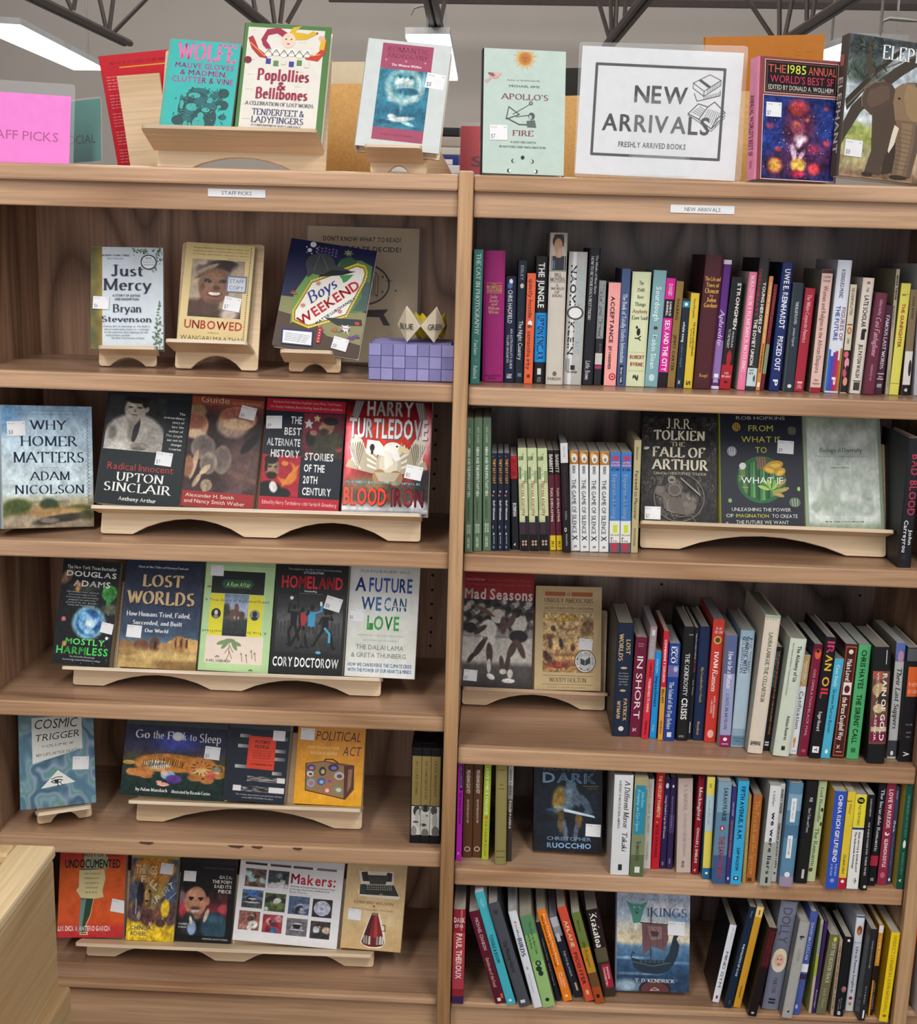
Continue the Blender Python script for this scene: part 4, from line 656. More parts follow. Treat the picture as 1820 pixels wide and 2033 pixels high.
row('r3', dict(e=E_, f=F_), """
e 1145 1262 1243 1185 428 h 1d2a40 3b3c3a b0aca0; thick navy hardcover with gold serif title, first spine; R c8a878 14 27 58 82 LOST|R c8a878 9 33 16 40 WORLDS|o c8a878 39 50 1 20|hb a8a49c 43 44.2 24 76 How Humans|hb a8a49c 45.6 46.8 20 80 Tried, Failed|hb a8a49c 48 49.2 22 78 Succeeded|hb a8a49c 50.6 51.8 26 74 and Built|hb a8a49c 53 54.2 24 76 Our World|o c8a878 59 50 1 18|R c8a878 66 86 58 78 PATRICK|R c8a878 68 84 20 40 WYMAN|o d8d4cc 93 50 2.2 16
e 1268 1358 1247 1318 530 p 6c1c38 52162c b4b0a8; maroon paperback with wide pale pink capitals; s f0dce4 19 82 30 72 IN SHORT|hb c8a0b0 5.8 7 24 74 Kitchen|hb c8a0b0 8 9.2 26 70 Jones|b e4c8d4 91 95 30 70 x
e 1352 1410 1262 1418 452 p d4283c 9a9096 a8a8ac; red paperback with grey upper third; # 9b8f94 0 29|# d0d0d4 3 8 30 74|s c0b4b8 12 27 28 66 FALCON|b 3a1418 32 44 40 62 COMPLETE|b f4e0e0 46 76 40 66 WILDERNESS TRAINING|b 3a1418 84 97 38 62 MANUAL
e 1412 1462 1260 1455 635 p 1f8fd6 8c8c94; bright sky blue thin paperback; i cfe8f8 8 24 30 54 SUNSTEIN|b 1a3458 28 63 30 66 Impeachment|s cfe8f8 84 92 36 56 Penguin
e 1475 1510 1272 1522 483 p d49a40 96182c; thin book, red above and orange-yellow below; # c8203c 0 51|b f4ece8 8 47 30 66 COMMISSIONS Y CORRIDOR|b 3a2410 53 66 30 68 BELLAMY|b 6a4c20 82 94 34 60 NEW MEXICO
e 1514 1592 1277 1562 575 p 21408c 1a2c60 a8aab0; cobalt blue paperback with white author name; R e4e8f0 3 20 26 58 ECO|r e4e8f0 3 20 66 80 UMBERTO|# 5c6ca8 22 34|o 8c5c7c 28 40 3 20|o a8b4dc 26 70 3 20|r e4e8f0 39 88 26 58 The Island of the Day Before|# d8dce8 91 96 30 70
e 1607 1685 1275 1665 455 h 1b1c1e 141416 aaa79e; black hardcover with big white vertical title; hb c8c8ca 6 7 50 86 CHRISTINA|r e8e8e8 23 60 34 62 THE GENEROSITY|b e8e8e8 62 81 30 72 CRISIS|b a0a0a2 95 97 20 66 WILEY
e 1688 1713 1268 1747 460 p 1a1f2a 11141c; very thin black paperback, red streak of lettering; b b8bcc4 5 28 36 62 THE STRANGE CASE OF|b a8343c 27 40 36 66 VERMEIL|i c0c4cc 46 60 36 60 Anne Thomas|# c8c8cc 84 94 34 56
f 128 210 1250 185 398 h 1c2b4c 15203a a9a8a2; plain dark blue hardcover with tiny gold title; r c0a068 35 66 40 58 My Grandmother's Hands|r c0a068 83 95 36 56 Menakem
f 215 295 1265 288 342 p c83a30 8c2820 8a8a92; vermilion paperback with gold medallion; hb f4e8e0 6 8.4 30 76 IVAN|hb f4e8e0 9 11.2 20 86 ORKIN|o c8a85c 16.5 50 3.4 36|o 5c4428 16.5 50 2 22|R f4e8e0 26 39 34 64 IVAN|I f4e8e0 40 58 30 66 Ramen|b f0d8d0 62 80 56 72 LOVE, OBSESSION,|b f0d8d0 65 76 34 48 AND RECIPES|o e8b0a8 93 50 3.4 28
f 328 402 1300 385 462 p 8288b0 a89ca0 a49c92; lilac-blue paperback with swirly title, magenta foot; # 5a6490 0 34|# 9aa0c4 34 89|I eceef6 14 47 34 68 How to be a Woman|r 3c4064 52 84 34 56 CAITLIN MORAN|# 8c2454 89.5 100|o f0e8ee 93 50 1.6 18|# f0c8dc 97 97.6 20 80
f 415 520 1302 495 425 h 8fa9bc 6f8496 a3a59e; light blue hardcover with torn corner, dark title; # a9bece 8 84|R 2c3648 6 36 66 84 PAUL THEROUX|R 2c3648 5 36 40 60 SUNRISE WITH|R 2c3648 5 36 16 34 SEA MONSTERS|# 6a88a0 90 98 6 92|hb 38485c 91.4 92.8 14 86 HOUGHTON|hb 38485c 94 95.2 26 74 MIFFLIN
f 540 650 1350 678 315 h d8ccbb a8a294 8b9080; tallest cream jacket with ragged green top edge; # 8fb09c 0 1.6|# c86860 2.2 2.9 12 18|# c86860 2.2 2.9 30 36|# c86860 2.2 2.9 48 54|# c86860 2.2 2.9 66 72|r 3c4c34 12 62 40 60 LAURA LANGUE THE CELLARTIGN|R 3a3430 91 94 12 76 BARNES
f 652 715 1330 752 550 p 181a20 101218; black paperback with thin orange and blue lines; b c87840 4 84 52 72 THE SCIENCE OF READING FRAUD AND INCLUDED WORLD|b 5c98b0 4 38 24 44 THE DEFAULT & BUYER FORCE|b d8d8dc 91 95 30 72 II
f 727 850 1372 862 490 h ccd5c4 a3ac9e 9a9890; thick pale mint hardcover, dark condensed title; b 2a342c 6 36 50 74 The Alchemy of Us|s 5c6a5c 4 48 18 30 How Humans and Matter Transformed One Another|b 2a342c 65 86 50 70 Ainissa Ramirez|# 2a342c 91 94.6 44 66
f 857 912 1357 962 612 p e2e4ea 8f8a80 8a857c; white paperback with tan top and orange cat; # b89868 0 31|b ece0cc 6 28 52 72 Jackson Galaxy|b ece0cc 8 26 24 44 and Kate Benjamin|s 3a3c44 36 74 30 70 Catification|o d8902c 86 44 3.4 16|# d8902c 86 93 36 52|# b8b4c0 96 97 30 80
f 924 992 1372 1047 530 p 7a1e38 1c2030 9c9a94; deep red paperback, orange figure at the top; # 5c1428 0 4|o d8603c 8.5 54 4.6 34|o 3a1420 6 50 1.6 20|s d8a0ac 22 82 36 58 OSS OPERATION BLACK MAIL|o a84c60 95 50 1.6 24
f 1004 1085 1385 1132 480 h 1a181c 131114 8c8b86; black hardcover with tall rainbow-coloured title; b c83c6c 3 13 22 84 IR|b e0b83c 14 27 22 84 AN|b e8a040 32 40 20 82 O|b d03c48 41.5 50 20 82 IL|b d8d8dc 61 77 32 56 Roger Howard|# e8e8ea 90 95.4 18 74|b 1a181c 91 94.6 36 56 T
f 1094 1165 1388 1202 640 p 4aaecb 8a8880 8f8d86; turquoise paperback with white and navy lettering; s e4f4f8 6 28 30 60 Case Study|s 1c4c64 30 74 30 60 Graeme Macrae Burnet|o e4f4f8 93 50 2.2 16
f 1172 1262 1385 1279 530 p 4a1a1c 32120f a3a3a6; dark brown paperback with thin orange border; # c87840 2 2.6 10 90|# c87840 97.4 98 10 90|# c87840 2 98 10 13|# c87840 2 98 87 90|o e4d8c8 6.5 50 2 18|b f0e4d4 13 32 34 66 Make Love!|# e4dcd4 33 44 22 86|o 5a2028 39 54 3.4 22|b f0e4d4 46 84 34 66 the Bruce Campbell Way|b f0e4d4 88 92 34 62 x|# d8a890 94 94.8 26 74
f 1286 1380 1393 1384 535 p 4faa6c 3c7c50 9f9e99; grass green paperback with heavy black title; b 14301c 4.5 38 32 66 CHRIS HAYES|b 14301c 43 86 32 66 THE SIRENS' CALL|# 2c6c40 90 94 30 66
f 1440 1572 1425 1495 555 h 1b1b1c 161617 8f8a80; thickest black hardcover with painted collage band; # 6c4a3c 20 83|# a85848 20 27 2 60|o b89868 36 40 6 36|o 3a3028 44 68 7 30|o c8b088 52 42 4 30|# 7c3044 60 68 4 96|# c8b890 68 72 8 96|# 7a1c40 73 81 4 96|b f0ece8 22 80 58 84 RAIN OF GOLD|s f0ece8 21 80 24 38 VICTOR VILLASENOR|# d8d8d8 2 14 70 74
f 1592 1662 1390 1667 515 p b9bab8 77726c a5a39e; grey-white paperback with handwritten title and blue portrait; # 5c6cb0 0 16|o b88ca0 12 56 5 32|# 3c3c44 84 98|I 17171b 22 74 34 74 Their Last Suppers|o e4e4e4 95 46 2 16
f 1674 1800 1412 1748 560 h 18181c 141416 9a9890; black hardcover with bright orange square label; # 55565a 0 11|# d8622c 16 42 16 96|hb f4c8b0 30 33 26 90 TASTY|hb f4c8b0 36 39 26 90 CARD|hb 8c8c90 66 67.4 30 80 REMIXED|hb 8c8c90 73 74.4 36 74 ROOKIES|hb 8c8c90 77 78.4 40 70 POST|b e0e0e4 91 95 30 76 A
""")
G_ = (880, 1500, 3.7917); H_ = (1340, 1500, 3.7917)
row('r4', dict(g=G_, h=H_), """
g 77 135 792 95 30 p c026c0 8c1c8c; bright magenta paperback against the divider post; # 1c1420 5 30 40 90|s e8d8ec 6 28 50 74 Insights You Need from HBR|b 4c1050 32 63 40 70 THE YEAR IN TECH 2025|b f0d8f0 91 94 30 70 x
g 143 208 768 157 35 p 5b3a24 44291a; left of two matching brown paperbacks with white names; b e8dcd0 10 34 34 66 MEAGHAN GARVEY|s d8ccc0 40 64 40 58 MIDWESTERN DEATH TRIP|o d8ccc0 91 50 2.6 32|o 5b3a24 91 50 1.9 24
g 217 280 768 232 35 p 5b3a24 44291a; right of two matching brown paperbacks with white names; b e8dcd0 10 34 34 66 MEAGHAN GARVEY|s d8ccc0 40 64 40 58 MIDWESTERN DEATH TRIP|o d8ccc0 91 50 2.6 32|o 5b3a24 91 50 1.9 24
g 287 338 785 312 35 p a6bd33 7c8e28; lime green narrow paperback, orange and white words; b f0f4d8 8 54 34 66 LOVE WHERE YOU LIVE|o d8703c 57 50 1.6 24|b c8803c 60 96 36 62 VA BAKER KLEIN
g 385 465 820 397 60 h 8d8450 6f6840; plain khaki cloth hardcover with faint rules; # 5c5634 6 6.6 12 88|# 6c6640 20 21 30 70|# 6c6640 24 25 24 76|# 5c5634 86 86.6 12 88|# 5c5634 92 92.6 12 88
g 473 513 797 489 60 p 3a332e 2a2522; slim paperback, grey above fading to dark brown; # b0b0ac 0 22|# 8c8a86 22 36|# 5c5650 36 48|b 2a2826 6 32 36 66 ANDRE ACIMAN|b e0dcd6 38 66 36 66 FALSE PAPERS
g 1255 1385 900 1290 150 p dcdee0 b4b4b6 9c8a7e; thick white paperback with two grey-black title lines; I 2a2c30 5 53 56 84 A Different Mirror|r 3c3e44 5 53 26 38 A HISTORY OF MULTICULTURAL AMERICA|I 2a2c30 57 76 54 80 Takaki|# 2c2e32 89 95 40 60
g 1400 1495 910 1442 165 p 7f8a68 5c6c50 a8a396; mossy paperback with rounded blue title label; # a89c74 0 12|# 2f8aa8 8 57 12 90|# 5c6c48 78 100|I 8fd4e8 14 30 56 78 Julian Barnes|I 8fd4e8 12 54 26 48 Keeping an Eye Open|I 3a4030 64 84 40 66 The Sense of an Ending|# e0e4dc 90 96 34 72
g 1499 1550 852 1529 178 h d6d4cc b8b4ac b0aca4; narrow ivory jacket with faint grey lettering; r a8a49c 6 60 36 60 JOYCE CAROL BLONDE|r a8a49c 70 90 36 58 FAULKNER
g 1560 1620 853 1607 130 p c01c2c 8c1420; scarlet paperback with pale yellow capitals; b f0d8a0 3 46 34 66 THE CHECKLIST MANIFESTO|b e8c0a0 50 52 30 60 v|b 7c1018 54 88 36 62 ATUL GAWANDE
g 1626 1672 852 1667 180 p 2c1f4c 1e1636 a09c98; indigo paperback with white swoosh, left of pair; o e4e0ec 7 48 3 26|r d8d4e4 18 66 30 56 George Orwell A Sage for All Seasons|# 6c6c94 92 96 30 60
g 1676 1716 855 1714 170 p 33244f 241a3a a8a4a0; violet paperback with tiny swoosh, right of pair; o e4e0ec 9 44 1.6 18|# 4a3a68 40 60|s a89cc4 20 54 36 56 George Orwell A Life in Letters|# 7c70a0 88 94 36 60
h 8 105 885 25 175 p c3b2aa a8988e 9c8c80; thick pinkish beige paperback with faded title; r a08e86 6 34 42 62 V. S. NAIPAUL|r b09e96 36 82 44 60 A HOUSE FOR MR BISWAS|b 5a4e48 87 94 34 54 ||VINTAGE
h 122 172 895 178 155 h 8c1828 6a141f; dark red hardcover with white serif name; # 5c1018 0 3 30 60|r f0e0dc 11 44 26 64 Mockingbird|b f0e0dc 52 88 34 62 CHARLES J. SHIELDS|b f0e0dc 94 97 30 66 v
h 202 262 930 243 165 p e3d25c 2b6a94; yellow paperback with powder-blue centre band; # b5cbd0 17 53|s 6a8a90 22 46 34 60 cats in the sun|# b8a83c 6 10 30 60|# 2c6a94 89 100|o d8ecf4 94 50 1.2 20
h 272 370 968 325 200 p 5f86a0 3c5c88 b2b0a8; steel blue paperback with black and red capitals; # 7fa0b4 0 30|# 3c5c88 72 100|b 24303c 6 38 44 76 SARAH PEARSE|o a8304c 45 50 2.4 18|# e8e4e4 44 46.6 44 56|b a83040 53 94 38 72 THE SANATORIUM
h 376 404 978 432 245 p 3c3572 2a2650 b0b0a8; thin violet-blue paperback with orange words; b c8c8dc 16 30 36 60 SALLY ROONEY|b d87c50 34 72 34 64 CONVERSATIONS WITH FRIENDS|o c8c8e4 94 50 1.6 22
h 412 490 978 478 180 p 38a8d6 2a88b4 6b6862; bright cyan paperback with dark blue capitals; b 14385c 5 56 34 66 FIFTH AVENUE, 5 A.M.|b 14385c 64 86 38 62 SAM WASSON|# 14385c 92 95.4 26 70|o d8f0f8 93.7 48 1 12
h 502 526 960 547 300 p ab8a4c 8a6f3c; thin tan paperback wedged beside cyan one; R c8ac6c 20 88 30 68 LAWRENCE IN ARABIA
h 532 597 960 592 300 p a9642e 7c4822 9a948a; rusty orange worn paperback; R c88848 6 90 30 70 The Peacock and the Sparrow|# 5c3018 94 98 10 60
h 632 712 1012 714 262 p d9dcde 9fa29a b4b2aa; white and grey paperback with big lowercase title; # a3a89f 56 100|s 6a6c70 5 20 34 56 e. lockhart|b 1c1c20 26 88 40 76 we were liars|# 2a2a2c 91 97 44 66
h 717 762 950 787 215 p d8d4ce b0aca4 b8b6ae; off-white paperback with stacked black capitals; b 2a2a2e 5 30 44 74 WHISKY TENDER|b 2a2a2e 40 86 44 72 DEBORAH JACKSON TAFFA|# 2a2a2e 90 92 40 66
h 775 880 985 862 200 h 5b87a4 466c88 b4b8b8; blue marbled hardcover bearing two white labels; # 7fa4bc 10 26|# 4a7494 40 52|# e8ecee 14 37 26 62|s 3a4448 17 34 36 52 ORCHARD VALLEY|# e8ecee 50 72 26 62|s 3a4448 53 69 36 52 JONI MITCHER|# 9c8ca4 90 100|o e0e8ea 88 50 2.6 20
h 897 980 960 990 185 h 1c1c1e 141416 8e8c88; plain black hardcover with small white name; b d0d0d2 16 20 42 62 POE|r c8c8ca 26 50 42 58 Short Tales and Poems|# c0c0c2 86 95 46 66
h 987 1050 950 1082 195 p b9c99a 98a880; pale pistachio paperback with dotted silhouettes; r 4c6440 6 40 36 64 Gail Nashville|r 4c6440 46 88 30 64 The Romantics|o 2c3c24 28 78 2 14|o 2c3c24 42 82 2 12|o 6c4428 88 30 2 24
h 1125 1210 1022 1202 290 p 3350b8 c39a3c b6b2a6; royal blue spine, mustard side, white capitals; b f0f0f4 3.4 72 38 66 CHINA RICH GIRLFRIEND|b a8c4e8 74 86 62 78 KEVIN|b a8c4e8 74 86 26 44 KWAN|o 7c98dc 91 50 2.2 18
h 1220 1278 1008 1302 275 p dfc33a b89c2c b8b4a8; mustard yellow paperback with crimson foot; s 8c7820 12 22 36 62 Wicked|I 6c5c18 64 84 34 60 Elizabeth Gilbert|# 6c5c18 9 9.8 0 60|# b01c3c 88 100|o f4e4e8 91.6 50 1.6 22
h 1287 1375 1005 1357 297 p e4e4e0 a8a49c b0a89c; black-circled yellow top, white lower half paperback; # e6d83c 0 34|# 24305c 34.5 36.5|o 1c1c14 6 50 3.6 32|b e6d83c 4.6 7.4 34 66 SF|b 6c6420 11 32 36 56 MASTERWORKS|b 2c2c30 39 82 56 72 FRED HOYLE & JOHN ELLIOT|b 2c2c30 39 78 26 44 The Andromeda Anthology|b 24303c 88 94 30 70 *
h 1387 1440 1028 1452 310 p 1c1a1c 121113 b3b0a8; black paperback, small white text, cream pages up; s d0d0d4 4 22 38 56 KARIS ROGERSON|b c8c8cc 28 84 36 56 WE WERE MADE FOR THESE TIMES|o d4d0c0 96 60 1.6 22
h 1442 1505 980 1537 215 h 17171b 101014; tall black hardcover with flowing white serif title; r e0e0e4 5 66 36 66 The Incurable Romantic|# a82c40 70 80|# 8c8c90 92 95 30 70
h 1514 1580 975 1592 210 p 8f2a44 6c2034; raspberry paperback with white capitals and heart; b f4e4e8 6 44 36 70 LOVE WARRIOR|o f4e4e8 49 50 2 24|o 8f2a44 48 56 1.3 14|b f4e4e8 54 82 36 66 GLENNON DOYLE|o b86478 90 46 3 26
h 1590 1620 970 1662 240 p 3a3d60 2a2c48 b0aca8; thin dusty blue paperback beside raspberry one; s c8ccdc 4 12 34 60 Deborah|b e4e4ec 34 46 30 70 Own.|s 8c90ac 50 80 40 58 this ordinary life|o e4e4ec 95 50 1.6 26
h 1660 1725 1005 1742 220 h 14503f b39c44; dark green hardcover with mustard side, row end; r 6c9c84 8 50 38 60 ON MONGREL AT THE BODY|o e4ece4 56 50 4 20|r 6c9c84 64 86 38 60 NAOMI E. FIRST|b e4ece4 90 93 30 72 v
""".replace('||VINTAGE', 'VINTAGE'))
I_ = (880, 1740, 3.7917); J_ = (1340, 1740, 3.7917)
row('r5', dict(i=I_, j=J_), """
i 38 150 957 55 250 p 8c2436 6a1c2c b4aca0; thick red-to-purple paperback upright against the post; # b04048 24 60|# a83c48 60 84|# 3c2450 92 100|# c86458 0 22 60 76|hb f0e0dc 8 13.4 6 94 DARK|hb f0e0dc 15.4 18.8 16 84 STAR|b f0e4e0 25 73 34 72 PAUL THEROUX
i 393 463 962 192 272 p 5c1a2e 40121f b4b0a8; wine-red paperback, first of the left-leaning run; b d8a8ac 7 42 40 66 MICHAEL CHABON|b c89c8c 50 82 34 60 Gentlemen of the Road|# d8602c 90 95 70 92|# e8d8d0 94 97.6 30 62
i 479 543 972 236 130 p 45b4c4 9aa4a4 c8ccd0; tall turquoise paperback leaning left; b a0e4ec 5 13 40 66 ALLEN|b 1c5464 37 62 30 60 TOGGLE & BOOM|o d4f0f4 96 50 1.2 18
i 572 663 988 332 215 h 4c4f58 3a3c44 a9a69e; charcoal grey hardcover leaning left, dark faint title; b 33363e 6 10 40 66 JAN|b 30333a 36 66 36 66 Our Missing Hearts|# d8d8d8 93 96 26 66
i 682 743 1010 487 290 h dfe3ea b0b0b0 b4b8be; white hardcover leaning left with blue serif title; r c87080 9 22 40 62 for|r 5c7088 18 27 40 62 the|R 34485c 27 46 28 66 BIRDS|# a8acb4 57 60 36 60|s a8acb4 64 84 40 56 Amy Fusselman
i 750 848 990 573 305 p 7fae6a 8c8878 a8a294; leaf green paperback leaning left with dark emblem; # 5c8c64 0 20|# 98c078 50 100|r 2c4c34 7 42 54 72 The Boys in the Cave|r 2c4c34 20 36 26 42 and the River|o 24382c 52 52 3 24|o 7fae6a 52 52 1.6 12|o 24382c 58 46 3 24|o 24382c 63 52 3 20|o 1c3024 92 50 2 16
i 853 885 940 695 350 p 1d1f2a 14151c; thin near-black paperback leaning left; b 8c9490 20 48 40 60 Mediocre Minds|b a89880 52 80 40 60 and More
i 907 966 945 703 262 p f08018 a8a090 b0a898; vivid orange paperback leaning left; b 2a1c10 6 62 26 44 Mind Games and Tasty Enough|b fff0e0 4 60 58 76 Some Trouble More Saying|b fff0e0 68 86 58 74 Our Wisdom|b fff0e0 68 86 30 46 Will Form|o f8e0c8 94 50 1.2 18
i 987 1048 915 797 312 p 20242e 6f7078 8c8c94; black-footed silver paperback leaning left; # b8bcc4 0 12|# 8c929c 12 24|# c0c4cc 20 30 10 60|b b8bcc4 42 74 40 60 TOKYO GLAMOUR|# c0a890 82 92 56 80
i 1072 1138 945 855 240 p d0503c 9c3c2c b2aaa0; coral red paperback leaning left, yellow capitals; b f4d8a0 14 42 32 64 AFLAME|b 5c1c18 48 82 32 64 PICO IYER|# e8b860 88 93 34 64
i 1147 1208 960 962 282 p 6b7c3c 4c3c24 b4aea4; olive and amber paperback leaning left; # c08c2c 38 66|# 6c4c2c 66 100|# a84c20 82 100|r 4c5428 8 20 40 60 Marie|I 5c4418 32 60 36 64 the Refugees|# 2a1c10 90 94 30 66
i 1212 1303 910 1072 258 p 3a3026 6a2440 a9a498; dark brown paperback with huge white title, last leaning; # 241c1c 0 44|R f0ece4 4 43 28 72 Krakatoa|# a82440 63 90 30 96|b f0d8d8 66 80 66 82 SIMON|b f0d8d8 66 88 38 54 WINCHESTER|# 5c5440 44 60
j 278 330 950 412 370 p dfe2ea 16181c a8a294; white spine, black side, leaning right, first past ship; s 8c909a 4 18 50 66 Elif Shafak|s 30343e 34 80 34 66 MIND GYM|# 7c2c4c 91 95 34 62
j 368 425 993 560 235 p 14283f 1a1c20; navy paperback leaning right, small white title; b e4e8ee 36 68 42 62 THE POLITICS OF CARE|# 3c4c60 92 96 40 64|s 8c98a8 4 10 40 60 Rhona
j 434 490 990 614 232 p d09a2c a87c24 c4c8d0; thin golden amber paperback leaning right; # e8cc84 0 10|# 8c641c 3 8 40 60|# 8c641c 78 90 40 56
j 545 610 1062 705 400 p 1b1215 17181c a39a8c; black paperback, dark red lettered upper half; # 3a1418 0 44|b 7c2028 4 42 58 80 BLOODLANDS SNOW|b 7c2028 4 42 26 46 CRASH BOOKS RED|# c0c0c0 95 97 30 62
j 650 765 1003 800 190 h 74798c 6a6c74; thick grey jacket with blonde woman's portrait; s 4c5064 6 38 26 72 DOLLY|o e4d4c4 55 50 10 46|o e8d8b4 51 50 8 42|o dcb09c 54 50 6 28|o b05c5c 57.5 50 .8 9|o 5c4c4c 53 40 .6 5|o 5c4c4c 53 60 .6 5|b 5c6070 70 84 40 60 PARTON|# 24262e 89.4 91 30 70|# 24262e 92.4 94 30 70
j 800 868 1065 937 345 h a6a6a2 77777a b8b4ac; weathered light grey hardcover with black bird; b 24344c 14 18 20 76 ~|o 24344c 15 46 1 24|s 8c8c88 28 40 40 60 LOVE|# 3a3a3c 92 94 40 60
j 877 935 1040 1020 270 h 4a5aa0 3a4880 cfcfc8; medium blue hardcover with white capital author; r c8d0ec 10 46 34 62 DAVID McCLELLAN|# e4e8f0 50 58|# 3a2c48 60 65|b e8ecf4 90 94 30 62 o
j 1002 1024 1030 1097 330 p b8a89c 9cac54; very thin pinkish-grey book, lime-green patch; # 9cac34 38 60|# 8c9c8c 4 36
j 1024 1048 1030 1124 345 h 3c2458 2c1a44 c8c4bc; thin dark purple hardcover, tiny pale title; r c8b8dc 74 94 40 66 Kittredge
j 1058 1143 1040 1165 445 p 6b6a4c 4e4e38 b4aea4; olive-grey paperback with tall cream title; o c8c83c 5 60 3 18|r d8d4b8 9 60 40 70 OFF THE BEATEN TRACK|r a8a488 66 92 40 66 Jack Sherr
j 1152 1190 1048 1224 475 p a8957c 857663; thin brown-grey paperback, dark capitals; b 4a3c30 8 92 34 62 THE LAST OF HER NAME - A NOVEL
j 1192 1262 1052 1272 460 h 17181c 111216 b8b6a8; black hardcover with faded rose near foot; # e4e4e4 2 5 36 62|o 8c5c60 65 66 4 28|o b08080 64 70 2 14|b 8c8c90 76 90 50 64 Carrie|b 8c8c90 78 92 28 42 Brownly|b e0e0e0 93 98 36 66 #
j 1277 1345 1012 1367 297 h d9dde6 b0b4c0 c4c8dc; glossy white book with brown oval emblem; # 2c3870 0 1.5|o 8c4c20 15 50 5 30|o c88040 17 46 3 18|# b4b8c4 27 28 6 94|b 4c5c84 32 80 40 64 Life as Famous Songbirds|o 8c2c3c 86 44 1.8 22|o c88c3c 92 44 1.8 18
j 1370 1425 1088 1468 400 p 26262a 1c1c20 a9a39a; black paperback leaning right with white library label; b a8a8ac 12 42 44 60 CONNIE WANTING TREES|b 9c9ca0 62 82 40 56 PAT BOOK|# e0e0e4 88 97 50 74
j 1450 1484 1052 1537 370 p d8952c a87020; thin book, orange top, black lower spine; # e0e0dc 0 8|b f4dcb4 12 40 40 66 CRIME THRU|# 1c1c1a 44 60|# 1c1c1a 60 99 36 98|b 9c9c94 62 92 50 72 ANGELS & MONSTERS
j 1530 1597 1112 1647 445 p e8c820 b8901c b8b2a4; sunny yellow paperback at the row's end; r a88c14 3 90 36 64 HARRIET CHAMBERS JOHN MARSHALL|o 8c7410 93 50 1.6 22
""")
row('q5', dict(j=J_), """
j 1705 1760 995 1790 345 p f06a1c a8761c; fluorescent orange paperback leaning; r a8440c 10 88 36 62 Emily Tales Noonan|b fff0e0 95 97.5 36 60 o
j 1800 1900 1085 1850 300 h 1c6c84 c4c8ca; teal-spined hardcover with grey side leaning
""")
# ---------------------------------------------------------------- face-out books and their plywood stands
SHELVES['top'] = (TZ, 0, 0)
class Frame:
    """leaning plane: ex along the foot, ev up the slope, en towards the viewer"""
    def __init__(s, shelf, fl, fr, theta=20, yaw=None, Y=None, lift=True, deg=True):
        z = zsh(shelf, 0 if shelf[0] != 'r' else .5)
        if Y is None:
            a = PX(*fl, 2, z); b = PX(*fr, 2, z)
        else: a = PX(*fl, 1, Y); a.z = z; b = PX(*fr, 1, Y); b.z = z
        if yaw is None: yaw = math.atan2(b.y-a.y, b.x-a.x)
        back = Vector((-math.sin(yaw), math.cos(yaw), 0)); th = math.radians(theta); s.ex = Vector((math.cos(yaw), math.sin(yaw), SHELVES[shelf][1])).normalized(); up_ = s.ex.cross(back)
        w_ = (PXplane(*fr, a, back) if Y is None else PXplane(fr[0], fr[1], a, back))-a
        s.w = w_.dot(s.ex); s.ev = up_*math.cos(th)+back*math.sin(th); s.en = s.ex.cross(s.ev); s.th = th; s.back = back
        a.z = zsh(shelf, a.x) if shelf != 'top' else TZ
        s.O = a+Vector((0, 0, .0008)); s.shelf = shelf
    def uv(s, p, n): q = PXplane(*p, s.O+s.en*n, s.en)-s.O; return np.array([q.dot(s.ex), q.dot(s.ev)])
    def M(s, u, v, n): return Matrix((( s.ex.x, -s.en.x, s.ev.x, 0), (s.ex.y, -s.en.y, s.ev.y, 0), (s.ex.z, -s.en.z, s.ev.z, 0), (0, 0, 0, 1))) if 0 else Matrix.Translation(s.O+s.ex*u+s.ev*v+s.en*n) @ Matrix(((s.ex.x, s.ev.x, s.en.x, 0), (s.ex.y, s.ev.y, s.en.y, 0), (s.ex.z, s.ev.z, s.en.z, 0), (0, 0, 0, 1)))
def rounded(pts, r, seg=3):
    out = []; n = len(pts)
    for i in range(n):
        p = np.array(pts[i]); a = np.array(pts[i-1]); b = np.array(pts[(i+1) % n]); rr = pts[i][2] if len(pts[i]) > 2 else r
        p = p[:2]; a = a[:2]; b = b[:2]; da = a-p; db = b-p; la = np.hypot(*da); lb = np.hypot(*db); rr = min(rr, la*.45, lb*.45)
        if rr <= 0: out.append(tuple(p)); continue
        A = p+da/la*rr; B = p+db/lb*rr
        for k in range(seg+1): t = k/seg; out.append(tuple((1-t)**2*A+2*t*(1-t)*p+t*t*B))
    return out
